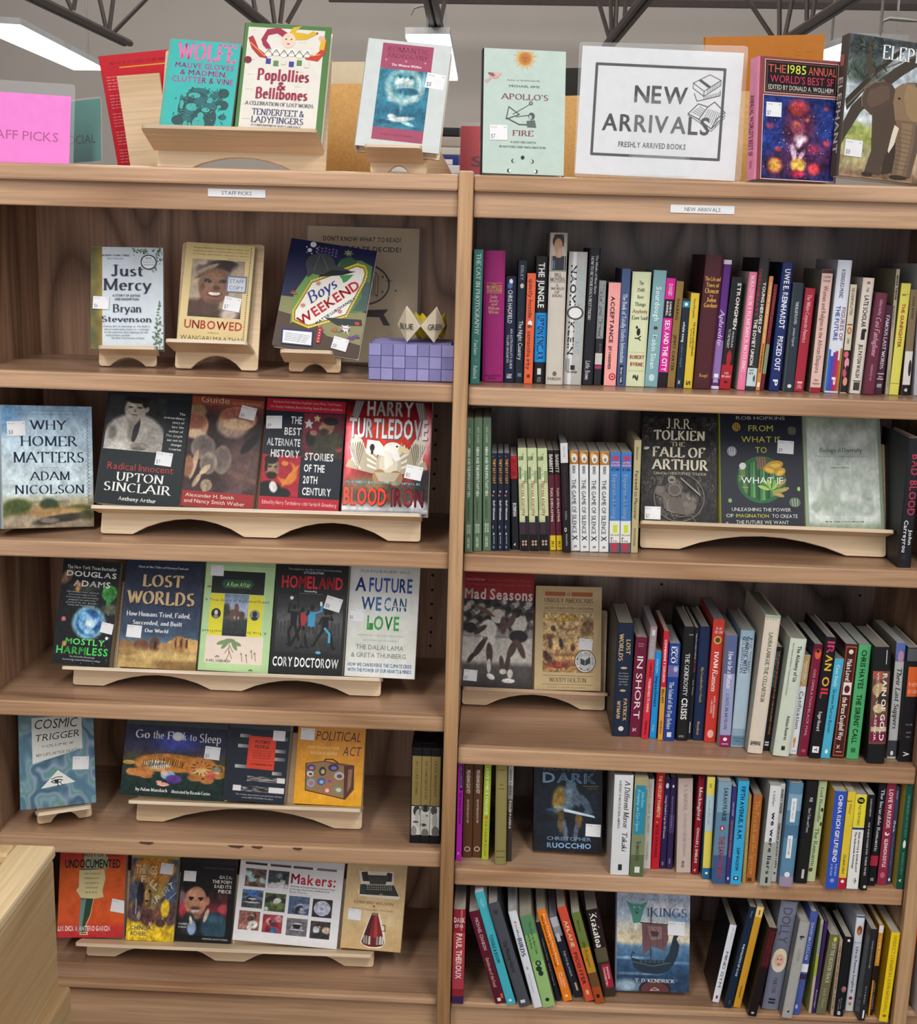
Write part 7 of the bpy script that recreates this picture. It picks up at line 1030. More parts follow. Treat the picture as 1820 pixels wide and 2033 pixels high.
def c_whatif(p):
    fill(p, '1e2330'); Y = 'c4c24c'
    p.t(20, 2, 80, 5.2, 'b8bcb4', 's', 'ROB HOPKINS'); p.t(35, 10, 65, 15.6, Y, 's', 'FROM'); p.t(26, 20, 74, 25.6, Y, 's', 'WHAT IS'); p.t(43, 29.6, 57, 35, Y, 's', 'TO')
    p.e(50, 59, 30, 21, '2a6038', 34)
    for k in range(11): x = 34+k*3; p.p([x, 41+abs(k-5)*.8, x+1.6, 41+abs(k-5)*.8, x+2.4, 78-abs(k-5)*.9, x-.6, 78-abs(k-5)*.9], ['1c4428', '3c8048', '5c9c5c', '245434'][k % 4])
    p.p([44, 39, 56, 38.6, 58, 50, 46, 50], '6c5040'); [p.l([45+i*3, 39, 46+i*3, 50], .6, 'a88c6c') for i in range(4)]
    for x, y, rx, ry, a in [(66, 46, 11, 4, 12), (60, 50, 8, 3.4, -20), (73, 52, 7, 3.6, 30)]: p.e(x, y, rx, ry, 'c49430', 16, a=a); p.e(x, y+.6, rx*.7, ry*.5, 'e0bc4c', 12, a=a)
    for k in range(9): a = k*20; p.e(60+8*math.cos(math.radians(a)), 68-5*math.sin(math.radians(a)), 7.4, 1.6, ['7cb054', '487c3c', 'a8c864'][k % 3], 10, a=a)
    for x, y, a in [(26, 56, 60), (30, 66, 100), (26, 50, 80), (74, 62, 40), (76, 68, 20), (70, 72, -20)]: p.e(x, y, 8, 1.9, '5c8448' if x < 50 else 'a8904c', 10, a=a); p.l([x-4, y, x+4, y], .5, 'c8c890')
    p.e(27, 47, 4.4, 3, 'd8dcd8', 10, a=50); p.t(25, 56.6, 76, 62.4, 'f0f2f0', 's', 'WHAT IF')
    for x, y, rx, ry, c, c2 in [(20, 12, 5, 4, 'b88c34', '3c2c1c'), (88, 15, 6, 4.2, '4c4840', '8c8478'), (14, 34, 6, 4.6, '8c9094', 'd0d4d4'), (90, 79, 7, 4.4, '5c6c5c', 'a8b8a0'), (95, 67, 2, 2, '7cb054', 'a8c864'), (11, 78, 2.6, 2, '5c8c54', '90b878'), (7, 98, 1.6, 1.2, '5c6c74', '8c9ca0'), (92, -.4, 2, 1.2, '8c9ca0', 'b8c0c0')]:
        p.e(x, y, rx, ry, c, 14); [p.l([x-rx*.5+i*rx*.5, y-ry*.7, x-rx*.3+i*rx*.4, y+ry*.7], .8, c2) for i in range(3)]
    p.t(13, 84, 85, 87.2, 'd4d8d4', 's', 'UNLEASHING THE POWER'); p.t(6, 89.6, 15, 92.8, 'd4d8d4', 's', 'OF'); p.t(18, 89.6, 58, 92.8, Y, 's', 'IMAGINATION'); p.t(62, 89.6, 93, 92.8, 'd4d8d4', 's', 'TO CREATE'); p.t(18, 95.2, 82, 98.4, 'd4d8d4', 's', 'THE FUTURE WE WANT')
def c_bio(p):
    p.g(0, 0, 100, 100, 44, 50, paint([(0, '9cac98'), (8, 'a8b4a4'), (16, 'c4ccc4'), (50, 'c8d0ca'), (92, 'ccd4ce'), (96, '9cac98'), (100, '8fa18c')], [(50, 30, 26, 10, 'a8b4ac', .9), (25, 44, 18, 8, 'b0bbb2', .8), (60, 56, 30, 12, 'b4beb4', .9), (30, 74, 14, 11, 'a3b0a3', .7), (50, 82, 22, 8, 'a6b2a8', .9), (78, 82, 10, 6, 'a9b4a9', .6), (78, 82, 5, 3, 'c4ccc4', .6), (14, 80, 6, 5, '9cab9c', .6), (36, 64, 3, 9, 'a3b0a3', .6, 10), (24, 62, 2.4, 8, 'a6b3a6', .6, -10), (72, 20, 16, 6, 'd8ded8', .9, -20), (80, 70, 7, 5, 'aab5aa', .7)], .1, 9, 5))
    for q in ([0, 0, 4.6, 0, 4.6, 100, 0, 100], [95.6, 0, 100, 0, 100, 100, 95.6, 100]): p.p(q, '8fa18c')
    p.t(21, 27, 75, 31.2, '3c4840', 'r', 'Biological Diversity'); p.r(20, 32.6, 80, 32.8, '5c6860'); p.t(14, 34, 82, 35.6, '6c786c', 'r', 'THE OLDEST HUMAN HERITAGE'); p.t(42, 41, 46, 42.4, '5c685c', 'I', 'by'); p.t(34, 44, 58, 45.6, '3c463e', 'r', 'Edward O. Wilson'); p.r(25, 90.4, 74, 90.6, '6c786c'); p.t(25, 92, 74, 93.6, '4c584e', 'R', 'NEW YORK STATE MUSEUM')
def swirl(cols, seed=1, sc=5):
    def hx(h): return np.array([int(h[i:i+2], 16)/255 for i in (0, 2, 4)])
    cs = np.array([hx(c) for c in cols])
    def fn(U, V):
        a = noise2(U, V, sc, seed); b = noise2(U, V, sc, seed+3); t = np.sin((U*.8+V*.5+a*2.4+b*1.4)*5)*.5+.5; x = np.linspace(0, 1, len(cs)); return [np.interp(t, x, cs[:, k]) for k in range(3)]
    return fn
def c_cosmic(p):
    p.g(0, 0, 100, 100, 48, 66, swirl(['4c7488', '7c98ac', '5c8c84', '8c9cb8', '3f6478'], 4, 2.2)); p.p([17, 0, 84, 0, 84, 38, 17, 51], 'd8dad4')
    p.t(21, 2, 79, 13, '26282e', 'i', 'COSMIC'); p.tr(22, 17.4, 80, 25.4, '26282e', 'i', 'TRIGGER', 3.5); p.tr(30, 30, 72, 33, '5c6064', 'i', 'VOLUME III', 3.5); p.tr(22, 39, 80, 42, '3c4044', 'r', 'MY LIFE AFTER DEATH', 4)
    p.p([50, 60, 73, 74.6, 27, 79], 'e0e2e0'); k = '23262c'; p.l([41, 69.6, 48, 67.6, 56, 67.8], 1.1, k); p.l([41, 72.4, 46, 70.6, 52, 70.4, 56, 71.4], 1.3, k); p.e(48, 72, 3, 1.9, k, 10); p.l([42, 73, 48, 74.4, 54, 72.6], 1.1, k); p.l([49, 73, 50, 77.6], 1.2, k); p.l([52, 73, 56, 77, 58, 76], 1, k)
def c_sleep(p):
    p.g(0, 0, 100, 100, 74, 58, paint([(0, '1d1f38'), (22, '2a2c54'), (38, '3a3548'), (44, '4a4430'), (60, '2c3c2c'), (72, '17302a'), (100, '122a26')], [(50, 22, 20, 12, '3c48a0', .9), (46, 52, 34, 13, 'c07a30', .15), (28, 56, 16, 9, 'c88840', .2), (34, 55, 12, 6, 'e4d8c0', .5), (76, 55, 16, 14, 'c8803a', .16), (79, 62, 10, 6, 'dcb070', .5), (94, 60, 8, 10, 'b8853c', .2), (92, 58, 4, 5, 'e8dcc0', .5), (72, 70, 8, 5, 'b0743c', .3), (83, 72, 7, 6, 'b87838', .3), (18, 67, 13, 6, 'c07c40', .25), (9, 67, 5, 5, 'c88448', .25), (24, 72, 6, 3, 'b87438', .3), (6, 54, 6, 3, 'd0a058', .3), (45, 69, 7, 6, '8cb4d4', .2), (41, 66, 3.4, 3.6, 'dcb0a0', .25), (51, 74, 8, 6, '5a3a8c', .2), (41, 82, 6, 2.6, 'e0a898', .25), (37, 79, 3, 2, 'dca090', .3), (87, 66, 5, 5, 'd0584c', .8)], .16, 18, 4))
    r = random.Random(5)
    for i in range(22): x = 20+i*1.9; y = 44+abs(i-12)*.5; p.l([x, y, x+r.uniform(-1.5, 1), y+6, x-1.4, y+10], .6, '2c1c14')
    for i in range(9): x = 25+i*2; p.l([x, 52, x+1.2, 60], .5, '2c2018')
    for i in range(12): a = i*.52; p.l([77+6*math.cos(a), 56+7*math.sin(a), 77+10*math.cos(a), 56+10*math.sin(a)], .6, '241812')
    for i in range(8): p.l([88+i*1.2, 52, 89+i*1.3, 60], .5, '241812')
    for i in range(26): x = r.uniform(0, 100); p.l([x, 44, x+r.uniform(-1, 1), 36+r.uniform(0, 5)], .35, '6c6440')
    p.e(74, 64, 1, .8, '2c1c14', 6); p.e(79.5, 70.5, 1.6, 1, '3c2420', 6); p.e(90, 52.5, 1, .8, '2c1c14', 6)
    p.t(10, 7.6, 24, 19, 'e0e0e4', 'r', 'Go'); p.t(27, 8, 38, 18.6, 'e0e0e4', 'r', 'the'); p.t(41, 8, 47.4, 18.6, 'e0e0e4', 'r', 'F'); p.e(51.6, 14, 5.6, 6.2, 'd4d6dc', 24); p.e(51.6, 13, 4, 4.6, 'e2e4ea', 20); p.t(56.4, 8, 60.4, 18.6, 'e0e0e4', 'r', 'k'); p.t(63, 9, 70, 18.6, 'e0e0e4', 'r', 'to'); p.t(73, 8, 94, 20, 'e0e0e4', 'r', 'Sleep')
    p.t(15, 88, 46, 92.6, 'd8dcdc', 'R', 'by Adam Mansbach'); p.t(50, 88.6, 88, 93, 'd8dcdc', 'R', 'illustrated by Ricardo Cortes')
def c_putin(p):
    fill(p, '1c2432')
    for y0, x0, x1 in [(8, 18, 36), (9, 78, 97), (22, 16, 40), (26, 76, 95), (37, 72, 95), (50, 14, 40), (56.6, 76, 92)]: p.g(x0, y0, x1, y0+4.6, 10, 3, lambda U, V: [.75-.4*U]*3)
    p.g(36, 64.6, 98, 71.6, 30, 6, lambda U, V: [np.clip(.85-1.1*noise2(U, V, 7, 2)*(U < .8)+.1, .1, .85)]*3); p.g(14, 78, 98, 85.6, 36, 7, lambda U, V: [np.clip(.9-1.2*noise2(U, V, 8, 5)*(U > .15)*(U < .7), .1, .85)]*3)
    p.p([33, 9.6, 78, 10, 78, 55, 33, 54], 'e0452c'); p.l([35, 11.4, 76, 11.8, 76, 53, 35, 52.4, 35, 11.4], .5, 'b03020'); p.t(44, 15, 68, 19.6, '30181c', 'b', "PUTIN'S"); p.t(44, 21.4, 67, 26, '30181c', 'b', 'PEOPLE'); p.r(37, 29.4, 74, 29.9, '8c2418')
    for i in range(3): p.t(41, 32+i*3.2, 71, 33.6+i*3.2, '6c2018', 'b', ['HOW THE KGB TOOK', 'BACK RUSSIA AND THEN', 'TOOK ON THE WEST'][i])
    p.r(38, 43.6, 73, 44, '8c2418'); p.t(38, 46.6, 74, 49.6, '3c181c', 'b', 'CATHERINE BELTON'); p.t(20, 89, 96, 91, 'b0b4bc', 'I', 'This riveting, immaculately researched book is the best'); p.t(30, 93, 82, 95, 'b0b4bc', 'I', 'written ANNE APPLEBAUM, The Atlantic')
def c_political(p):
    p.g(0, 0, 100, 100, 20, 24, paint([(0, 'dc9430'), (50, 'e09a2c'), (100, 'e0a420')], [], .06)); V = '4a2c50'
    p.t(27, 2, 94, 15, V, 'i', 'POLITICAL'); p.t(68, 21, 96, 34, V, 'i', 'ACT'); p.t(16, 22.6, 62, 26.6, 'f0dca8', 'i', 'HOW TO LEAVE YOUR'); p.t(21, 30, 60, 34, 'f0dca8', 'i', 'BAGGAGE BEHIND')
    p.p([14, 46, 42, 42, 86, 46, 88, 78, 76, 92, 16, 82], '6c4c34'); p.p([16, 47, 42, 43.4, 72, 48, 74, 90, 17, 81], '94744c'); p.p([72, 48, 86, 47, 86, 76, 75, 90], '5a2c2c'); p.p([78, 52, 84, 51, 83, 74, 78, 82], '8c6c4c'); p.l([15, 46, 16, 82, 75, 91, 86, 77, 86, 47, 72, 48, 74, 90], 1, '3c2420'); p.l([42, 43, 43, 40, 54, 39.6, 61, 43, 62, 46], 1.8, '3c2420')
    for x, y, rx, ry, c, c2 in [(23, 52, 6.4, 4.6, '3c4878', 'c87c74'), (40, 56, 5.4, 6.2, '2c3c3c', 'd0a878'), (56, 50.6, 8, 5, '38345c', '7c74a8'), (65, 61, 7.6, 5.4, 'b8b0b4', '5c4c5c'), (22, 60, 5, 3.8, 'd4d0d0', '4c4c5c'), (24, 72, 6, 6, '7ca4c0', 'c86454'), (39, 69.6, 6, 5, '3c5c9c', '9cb0d0'), (51, 68, 5.6, 3.4, 'b0606c', '5a5c94'), (48, 80.4, 5.6, 5, 'b86058', 'd8c8b0'), (65, 79, 7.6, 5.4, '7c8470', 'c8c8a8')]: p.e(x, y, rx, ry, c, 16); p.e(x+.5, y+.4, rx*.55, ry*.5, c2, 10)
def c_undoc(p):
    p.g(0, 0, 100, 100, 24, 30, paint([(0, 'c03430'), (8, 'c8482c'), (20, 'd8622a'), (80, 'd4582a'), (88, 'c83c34'), (100, 'bc2c38')], [], .07)); p.p([36, 0, 72, 0, 74, 18, 38, 18], 'a8b090'); p.t(8, 6.6, 92, 17, '1c1a1c', 'b', 'UNDOCUMENTED'); p.t(34, 0, 90, 3.6, '7c2c28', 'b', 'MOST OF BEING')
    p.p([30, 20, 34, 18, 56, 18, 60, 50, 44, 62, 34, 58], '4c6c64'); p.p([34, 56, 44, 54, 40, 92, 32, 94], '6c8c84'); p.p([42, 54, 53, 54, 48, 74, 42, 84, 44, 92, 36, 94], '2c4838'); p.p([30, 20, 68, 19, 70, 30, 66, 44, 68, 52, 56, 54, 34, 53, 26, 44, 30, 40], 'd8cc98')
    p.l([53, 54, 49, 74, 43, 86], .8, 'e8c8a0')
    for i, t in enumerate(["OUR WORLD'S", 'IMMIGRANT', 'KIDS BARRIO &', 'COURTHOUSE', 'KEYS']): p.t(37+i, 23+i*5.6, 62-i, 25+i*5.6, '7c7450', 'b', t)
    p.p([34, 94, 46, 93, 46, 96.6, 34, 96.6], 'e0d4b0'); p.p([35, 94.6, 44, 94, 44, 95.8, 35, 95.8], '3c5844'); p.t(-3, 86, 80, 92, 'f0ece4', 'b', 'ALIX DICK & ANTERO GARCIA')
def c_things(p):
    p.g(0, 0, 100, 100, 36, 56, paint([(0, '44506c'), (25, '5c6070'), (50, '5c5050'), (70, 'b09838'), (76, 'd8b830'), (100, 'dcb82c')], [(50, 12, 46, 14, 'b87c34', .2), (46, 26, 40, 12, 'b07c3c', .3), (86, 44, 12, 20, '44587c', .5), (18, 42, 18, 14, '4c5468', .5), (60, 40, 14, 10, 'a8904c', .3), (34, 46, 11, 17, '6c4c38', .15), (38, 44, 5, 13, 'b89858', .4), (24, 44, 7, 16, '2c2430', .3), (30, 40, 2.4, 1.4, '241c1c', .4), (42, 40, 2.4, 1.4, '241c1c', .4), (38, 52, 4, 1.4, '3c2420', .4), (18, 68, 20, 10, '54404c', .3), (44, 72, 16, 11, '5c3c3c', .3), (64, 66, 10, 12, '6c4c3c', .3), (90, 66, 14, 16, '5a4448', .3), (78, 60, 9, 11, 'dcb830', .2), (70, 78, 10, 5, '4c3438', .4), (24, 70, 4, 5, '9c9484', .4), (50, 80, 5, 3, 'a88c5c', .4)], .28, 13, 4))
    C = 'd8ccb0'; p.tr(10, 8, 56, 19, C, 'b', 'THINGS', -2)
    for ch, x, y, a in [('F', 28, 25, 0), ('A', 38, 26, -5), ('L', 48, 30, -30), ('L', 56, 34, -35), ('A', 51, 52, 20), ('P', 61, 48, 20), ('A', 70, 42, 25), ('R', 79, 36, 25), ('T', 87, 32, 25)]: p.tr(x-5, y-4, x+5, y+4, C, 'b', ch, a)
    p.tr(8, 82, 52, 87, '5c646c', 'b', 'CHINUA', 0); p.tr(8, 89, 42, 94, '5c646c', 'b', 'ACHEBE', 0); p.l([16, 50, 17, 68], 1.4, 'c8c4b8'); p.l([82, 50, 99, 40], 1.6, 'b0a8a8')
def c_gaza(p):
    fill(p, '17161a'); p.g(2, 16, 88, 92, 44, 52, paint([(0, '1c1a1e'), (35, '2c2024'), (60, '7c3038'), (80, '1c2228'), (100, '1c262c')], [(8, 52, 8, 18, 'b8404c', .5), (92, 54, 12, 8, 'b04050', .6), (6, 36, 8, 12, '8c6c7c', .6), (90, 34, 10, 10, '4c2c2c', .7), (38, 14, 34, 14, '1a181a', .2), (36, 26, 31, 8, '201c1c', .3), (34, 44, 23, 25, 'b88468', .12), (32, 32, 18, 8, 'c89678', .5), (58, 42, 5, 7, 'ac7860', .3), (24, 38, 6, 2, '2c201c', .4), (44, 38, 6.4, 2, '2c201c', .4, -4), (24, 41, 3.4, 1.2, '1c1614', .4), (44, 41, 3.4, 1.2, '1c1614', .4), (33, 48, 4.4, 5, 'c08a70', .5), (34, 55, 10, 3, '5c4a40', .5), (34, 60, 9, 2.4, 'd8c0b8', .5, -6), (36, 68, 12, 5, '8c6c5c', .7), (22, 82, 14, 20, '2c3034', .3), (76, 84, 28, 24, '2c4a5c', .2), (78, 72, 14, 7, '3a5a6c', .5), (58, 66, 4, 12, 'c8bca8', .4, 20), (30, 88, 9, 12, '8ca4cc', .25), (27, 76, 3, 8, 'd8d0c0', .4, -20)], .14, 10, 5))
    p.t(40, 5, 96, 6.6, '6c6c70', 's', 'THE POCKET POETS SERIES')
    for i, (t, x0) in enumerate([('GAZA:', 70), ('THE POEM', 58), ('SAID ITS', 62), ('PIECE', 70)]): p.t(x0, 14.4+i*6, 93, 18.6+i*6, 'e4e2de', 'b', t)
    p.t(4, 77, 20, 79.4, 'd8d8d8', 'b', 'NASSER'); p.t(4, 81, 18, 83.4, 'd8d8d8', 'b', 'RABAH'); p.t(48, 94.6, 94, 96.6, 'b0b0b4', 'R', 'HIDDEN LIGHT POEMS')
def c_makers(p):
    fill(p, 'e3e4e8'); ph = [('6c5850', '9c7c70', 'a8ccd0', '4c3c34'), ('3c4448', '6c7478', '2c3034', 'a8b0b0'), ('5c7cb0', '44484c', 'd8d8d8', '2c3038'), ('4c5c3c', '2c2c2c', 'd0d4cc', '6c7c4c'), ('4c5c7c', '2c3444', '8c94a4', 'b0b8c4'), ('2c2c30', 'a8b0c8', 'b8c0d4', '8c94ac'), ('8c5c54', '4c3434', 'c8c8cc', 'b07c70'), ('9c3c44', '3c6c9c', 'c88c8c', '6c2c34'), ('7c7c84', '2c2c30', 'd8d8dc', '5c5c64'), ('3c3438', 'b8c4d0', '4c3c3c', 'c8b8ac')]
    pos = [(6, 8, 26, 31), (28, 8, 48, 30), (5, 35, 25, 58), (27, 37, 47, 60), (50, 38, 70, 61), (73, 39, 92, 62), (4, 62, 24, 86), (27, 64, 46, 87), (50, 66, 70, 88), (73, 67, 92, 89)]
    for k, ((x0, y0, x1, y1), cs) in enumerate(zip(pos, ph)):
        r = np.random.default_rng(k); bl = [(r.uniform(10, 90), r.uniform(20, 90), r.uniform(6, 24), r.uniform(6, 20), cs[1+i % 3], .4, r.uniform(-60, 60)) for i in range(9)]
        if k == 2: bl = [(50, 18, 60, 18, '4c70b8', .6), (10, 28, 18, 10, '3c4c3c', .4), (90, 26, 16, 12, '3c4c3c', .4), (50, 80, 60, 40, '4c5054', .2), (40, 52, 20, 16, '2c2c30', .3), (50, 50, 26, 3, 'c8ccd0', .3), (50, 70, 40, 3, 'd8dce0', .3), (50, 58, 3, 12, 'a8acb0', .3)]
        if k == 5: bl = [(50, 50, 46, 46, '1c1c20', .1), (50, 50, 42, 42, 'b4b8cc', .08), (50, 52, 7, 7, '8c94ac', .5), (52, 54, 2, 5, '2c2c34', .3)]
        if k == 6: bl += [(70, 70, 22, 22, 'd8d8d0', .15), (70, 70, 5, 5, '8c8c8c', .4)]
        if k == 8: bl = [(50, 60, 70, 60, '6c6c74', .3), (50, 44, 18, 14, '1c1c20', .3), (50, 30, 26, 3, 'd8d8dc', .3), (50, 64, 32, 3, 'e4e4e8', .3), (28, 52, 4, 8, 'b0b0b4', .3), (72, 52, 4, 8, 'b0b0b4', .3)]
        if k == 1: bl += [(50, 90, 60, 22, 'c8ccd0', .3)]
        if k == 9: bl = [(30, 50, 16, 22, 'c8d4dc', .25), (40, 24, 12, 10, '241c1c', .3), (44, 34, 8, 8, 'b08c78', .4), (80, 50, 20, 20, 'c8b8a0', .4), (50, 80, 40, 16, '2c2c30', .4)]
        p.g(x0, y0, x1, y1, 16, 15, paint([(0, cs[0]), (100, cs[0])], bl, .25, 8, k))
    for x0, x1, c in [(5, 26, '3c2c2c'), (29, 49, '4c4444'), (51, 70, '4c3c44'), (74, 93, '6c6c6c')]: p.r(x0, 0, x1, 3, c)
    p.t(50, 9, 93, 22.4, 'b81c3c', 'b', 'Makers:'); p.t(50, 25, 93, 26.8, '3c3c40', 'b', 'All Kinds of People Making Amazing Things'); p.t(50, 28.4, 88, 30.2, '3c3c40', 'b', 'In Garages, Basements, and Backyards'); p.t(50, 31.4, 67, 34.4, '5c6068', 's', 'Bob Parks'); p.t(50, 35.6, 72, 36.6, '6c98c8', 's', 'FOREWORD BY MARK FRAUENFELDER')
def c_wilson(p):
    p.g(0, 0, 100, 100, 20, 28, paint([(0, 'cfb484'), (50, 'd4b988'), (100, 'c8a878')], [(60, 60, 40, 12, 'ddc496', .9)], .05))
    p.p([20, 6, 78, 4, 80, 20, 92, 34, 90, 37, 26, 36, 20, 32, 26, 24], 'e4dccc'); p.p([24, 22, 80, 20, 90, 33, 26, 34], '2b2e28'); p.p([24, 22, 32, 21, 34, 33, 24, 34], '2c3c34'); p.p([24, 7, 34, 6, 36, 10, 66, 9, 68, 5, 76, 6, 76, 16, 28, 18], '26251f'); p.p([36, 12, 70, 10, 66, 20, 40, 21], '3c3c34')
    for j in range(3):
        for i in range(12): p.e(36+i*3.6+j*.6, 22.6+j*2.3-i*.12, 1.1, .55, 'c8c4b4', 7)
    p.e(60, 32.6, 3, 1.3, '8c8878', 10); p.t(16, 41.6, 82, 44.8, '8c6c48', 'r', 'EDMUND WILSON'); p.p([48, 47, 50, 48.6, 52, 47, 50, 46], '6c4c34'); p.t(14, 50.6, 82, 52.8, 'a8845c', 'r', 'TO THE FINLAND STATION')
    p.p([46, 55, 60, 55, 70, 74, 74, 90, 66, 97, 46, 97.6, 32, 92, 34, 84, 44, 62], 'ece4d0'); p.p([47, 57, 58, 57, 72, 89, 64, 95, 46, 96, 34, 90], '7c1f24'); p.p([47, 57, 51, 57, 44, 95.6, 34, 90], '4a1418'); p.p([53, 57, 56, 57, 62, 95, 54, 96], 'a83838'); p.e(53, 90.4, 19, 5.6, '641a1e', 24)
    for x in (38, 42, 47, 60, 65, 69): p.p([x-1.6, 84-abs(x-53)*.1, x+1.4, 84-abs(x-53)*.1, x+2, 94-abs(x-53)*.12, x-1.6, 94-abs(x-53)*.12], 'c4c4bc' if x % 2 else '8c8c84')
    p.r(47, 55, 58.4, 58, '8c6c4c'); p.l([66, 69, 71, 69, 72, 76, 67, 76], 1.1, '3c2c28')
def c_dark(p):
    p.g(0, 0, 100, 100, 46, 58, paint([(0, '0a131f'), (50, '0c1622'), (100, '080f18')], [(50, 50, 40, 40, '101d2c', .9), (48, 36, 14, 14, '6c8494', .35), (56, 24, 6, 6, '7c94a4', .25), (54, 20, 8, 6, '5c7484', .3), (36, 38, 9, 16, '8c7030', .4, 10), (62, 34, 6, 12, '5c7080', .4, -20), (76, 42, 5, 14, '4c6274', .4, -40), (80, 52, 7, 3, '46586a', .5), (40, 48, 9, 3, '7a8c98', .4), (56, 60, 20, 9, '131820', .4), (40, 64, 5, 14, '5c4c24', .6), (66, 62, 5, 10, '6c5428', .6), (46, 74, 3.4, 14, '5c6478', .4, -8), (62, 76, 3.2, 12, '545a70', .4, 8), (26, 50, 8, 2, '2c4c64', .7)], .25, 12, 5))
    p.p([44, 48, 88, 56, 90, 58.6, 44, 52], 'bcd8ec'); p.p([46, 49.4, 86, 57, 50, 51.4], 'e8f4fc'); p.t(14, -2.6, 90, 3, '5c6068', 's', 'HOWLING'); p.t(13, 5, 90, 17.6, '7ca4cc', 'b', 'DARK'); p.t(72, 20, 94, 21.6, 'a09870', 's', 'THE SUN EATER'); p.t(79, 23, 93, 24.4, '8c8878', 's', 'BOOK TWO'); p.t(20, 82, 84, 86.6, '7c9cc0', 's', 'CHRISTOPHER'); p.t(20, 89.4, 84, 95.6, '8cb0d8', 'b', 'RUOCCHIO')
def c_vikings(p):
    p.g(0, 0, 100, 100, 50, 60, paint([(0, 'a8b4c8'), (20, '9cb0c4'), (36, 'c8c4b4'), (48, 'd0c8b0'), (53, '5c80a0'), (62, '44688c'), (75, '2a4a6c'), (90, '1f3854'), (100, '24405c')], [(70, 14, 30, 6, 'c8ccd8', .9), (20, 46, 20, 6, 'd8cca8', .9), (84, 24, 16, 4, '7c98b4', .8, 10), (14, 94, 20, 6, '8ca4b8', .8), (20, 66, 24, 1.6, '7ca0c0', .7), (80, 70, 24, 1.6, '5c84a8', .7), (30, 82, 30, 1.4, '5c7c9c', .7), (60, 88, 30, 1.4, '3c5c7c', .7)], .16, 14, 5))
    p.t(24, 5, 82, 7.6, '6c7c94', 's', 'A HISTORY OF THE'); p.p([12, 8, 20, 11, 34, 11, 42, 8, 36, 18, 32, 30, 22, 31, 20, 22], '4c8c7c'); p.e(23, 15, 1.4, 1.2, 'a8ccc0', 8); p.e(31, 15, 1.4, 1.2, 'a8ccc0', 8); p.p([24, 19, 30, 19, 28, 21.4, 26, 21.4], '2c5c50'); p.l([18, 12, 26, 18, 36, 12], .8, '2c6858'); p.t(41, 15, 96, 23.6, '4c5c80', 'r', 'IKINGS')
    p.r(46, 14, 47.6, 70, '3c3434'); p.p([32, 29.6, 70, 31, 70, 32, 32, 30.8], '2c2828'); p.p([34, 31, 69, 32, 71, 46, 66, 58, 50, 54, 36, 63, 35, 46], '6c4c50'); p.p([42, 33, 62, 34, 62, 46, 46, 48], '8c6c6c'); p.p([46, 38, 58, 39, 56, 44, 48, 44], '4c3438')
    [p.l([x, 31, x+(2 if x > 50 else 0), 55], .5, '4a3438') for x in (40, 46, 54, 62)]
    p.p([20, 66, 34, 68, 66, 68, 72, 60, 76, 48, 78, 42, 84, 43, 82, 46, 86, 52, 84, 62, 78, 72, 70, 79, 56, 82, 36, 81, 24, 76], '20303c'); p.p([78, 41, 88, 39, 87, 42, 80, 44], '24343c'); p.l([22, 70, 50, 74, 74, 70], .8, '5c7480'); [p.e(34+i*6, 69.4, 2, 1.4, '3c4c54', 8) for i in range(6)]; p.l([20, 66, 22, 60, 26, 62], 1.4, '24343c')
    p.l([47, 30, 28, 64], .35, '3c3c40'); p.l([47, 30, 74, 60], .35, '3c3c40')
    p.e(53, 97, 22, 9, '2c2024', 26); p.e(53, 97.6, 19, 7.4, '5c3434', 24); p.t(26, 87, 80, 90.4, 'd8dce0', 'r', 'T. D. KENDRICK'); p.l([47, 98, 53, 95.6, 59, 98, 47, 98.6], .8, 'c8b8b0')
# ---------------------------------------------------------------- stands and face-out books, shelf by shelf
WHT = 'd8d4cc'
# left bookcase, top shelf
F = Frame('l1', (196.5, 731), (311, 731.5), 16, yaw=.16); v, u, d = ledge_from(F, (197, 700), 0, (194, 685), (310, 686))
stand(F, v, u, .055, .13, 'small pale plywood stand under the white-and-green book', ah=.62)
face_book(F, .018, (180.5, 490), (180.5, 690), (326, 600), 'white paperback with green tree edge and large serif title, on small stand', c_mercy, 'c8cfc8', 'd0d4d0', rest=v, stick=(3, 49, 22, -3, '$6'))
F = Frame('l1', (347, 735.5), (511, 738.6), 18, yaw=0); v, u, d = ledge_from(F, (348, 694), 0, (332, 672), (494, 678.6))
hp = F.uv((528, 489), 0)[1]
stand(F, v, u, .07, hp, 'tall pale plywood stand behind the tan portrait book')
face_book(F, .022, (370.6, 480.5), (352, 670), (500, 580), "tan paperback with a smiling woman's portrait and red title", c_unbowed, 'b8a068', 'c8b47c', rest=v, stick=(62, 52, 25, -7, '$7'))
F = Frame('l1', (573, 741.5), (675.7, 746.6), 20, yaw=.02); v, u, d = ledge_from(F, (573, 715.7), 0, (556.6, 695.7), (661.4, 700))
stand(F, v, u, .065, .16, 'small pale plywood stand under the tilted neon-sign comic book', foot=.26)
face_book(F, .016, (579.4, 472.9), (536.6, 700.6), (733, 596), 'dark blue comic hardcover with a casino sign on its cover, tilted right', c_boys, '1c2248', '2c3050', rest=v, stick=(68, 84, 18, -7, '$8'), hard=True)
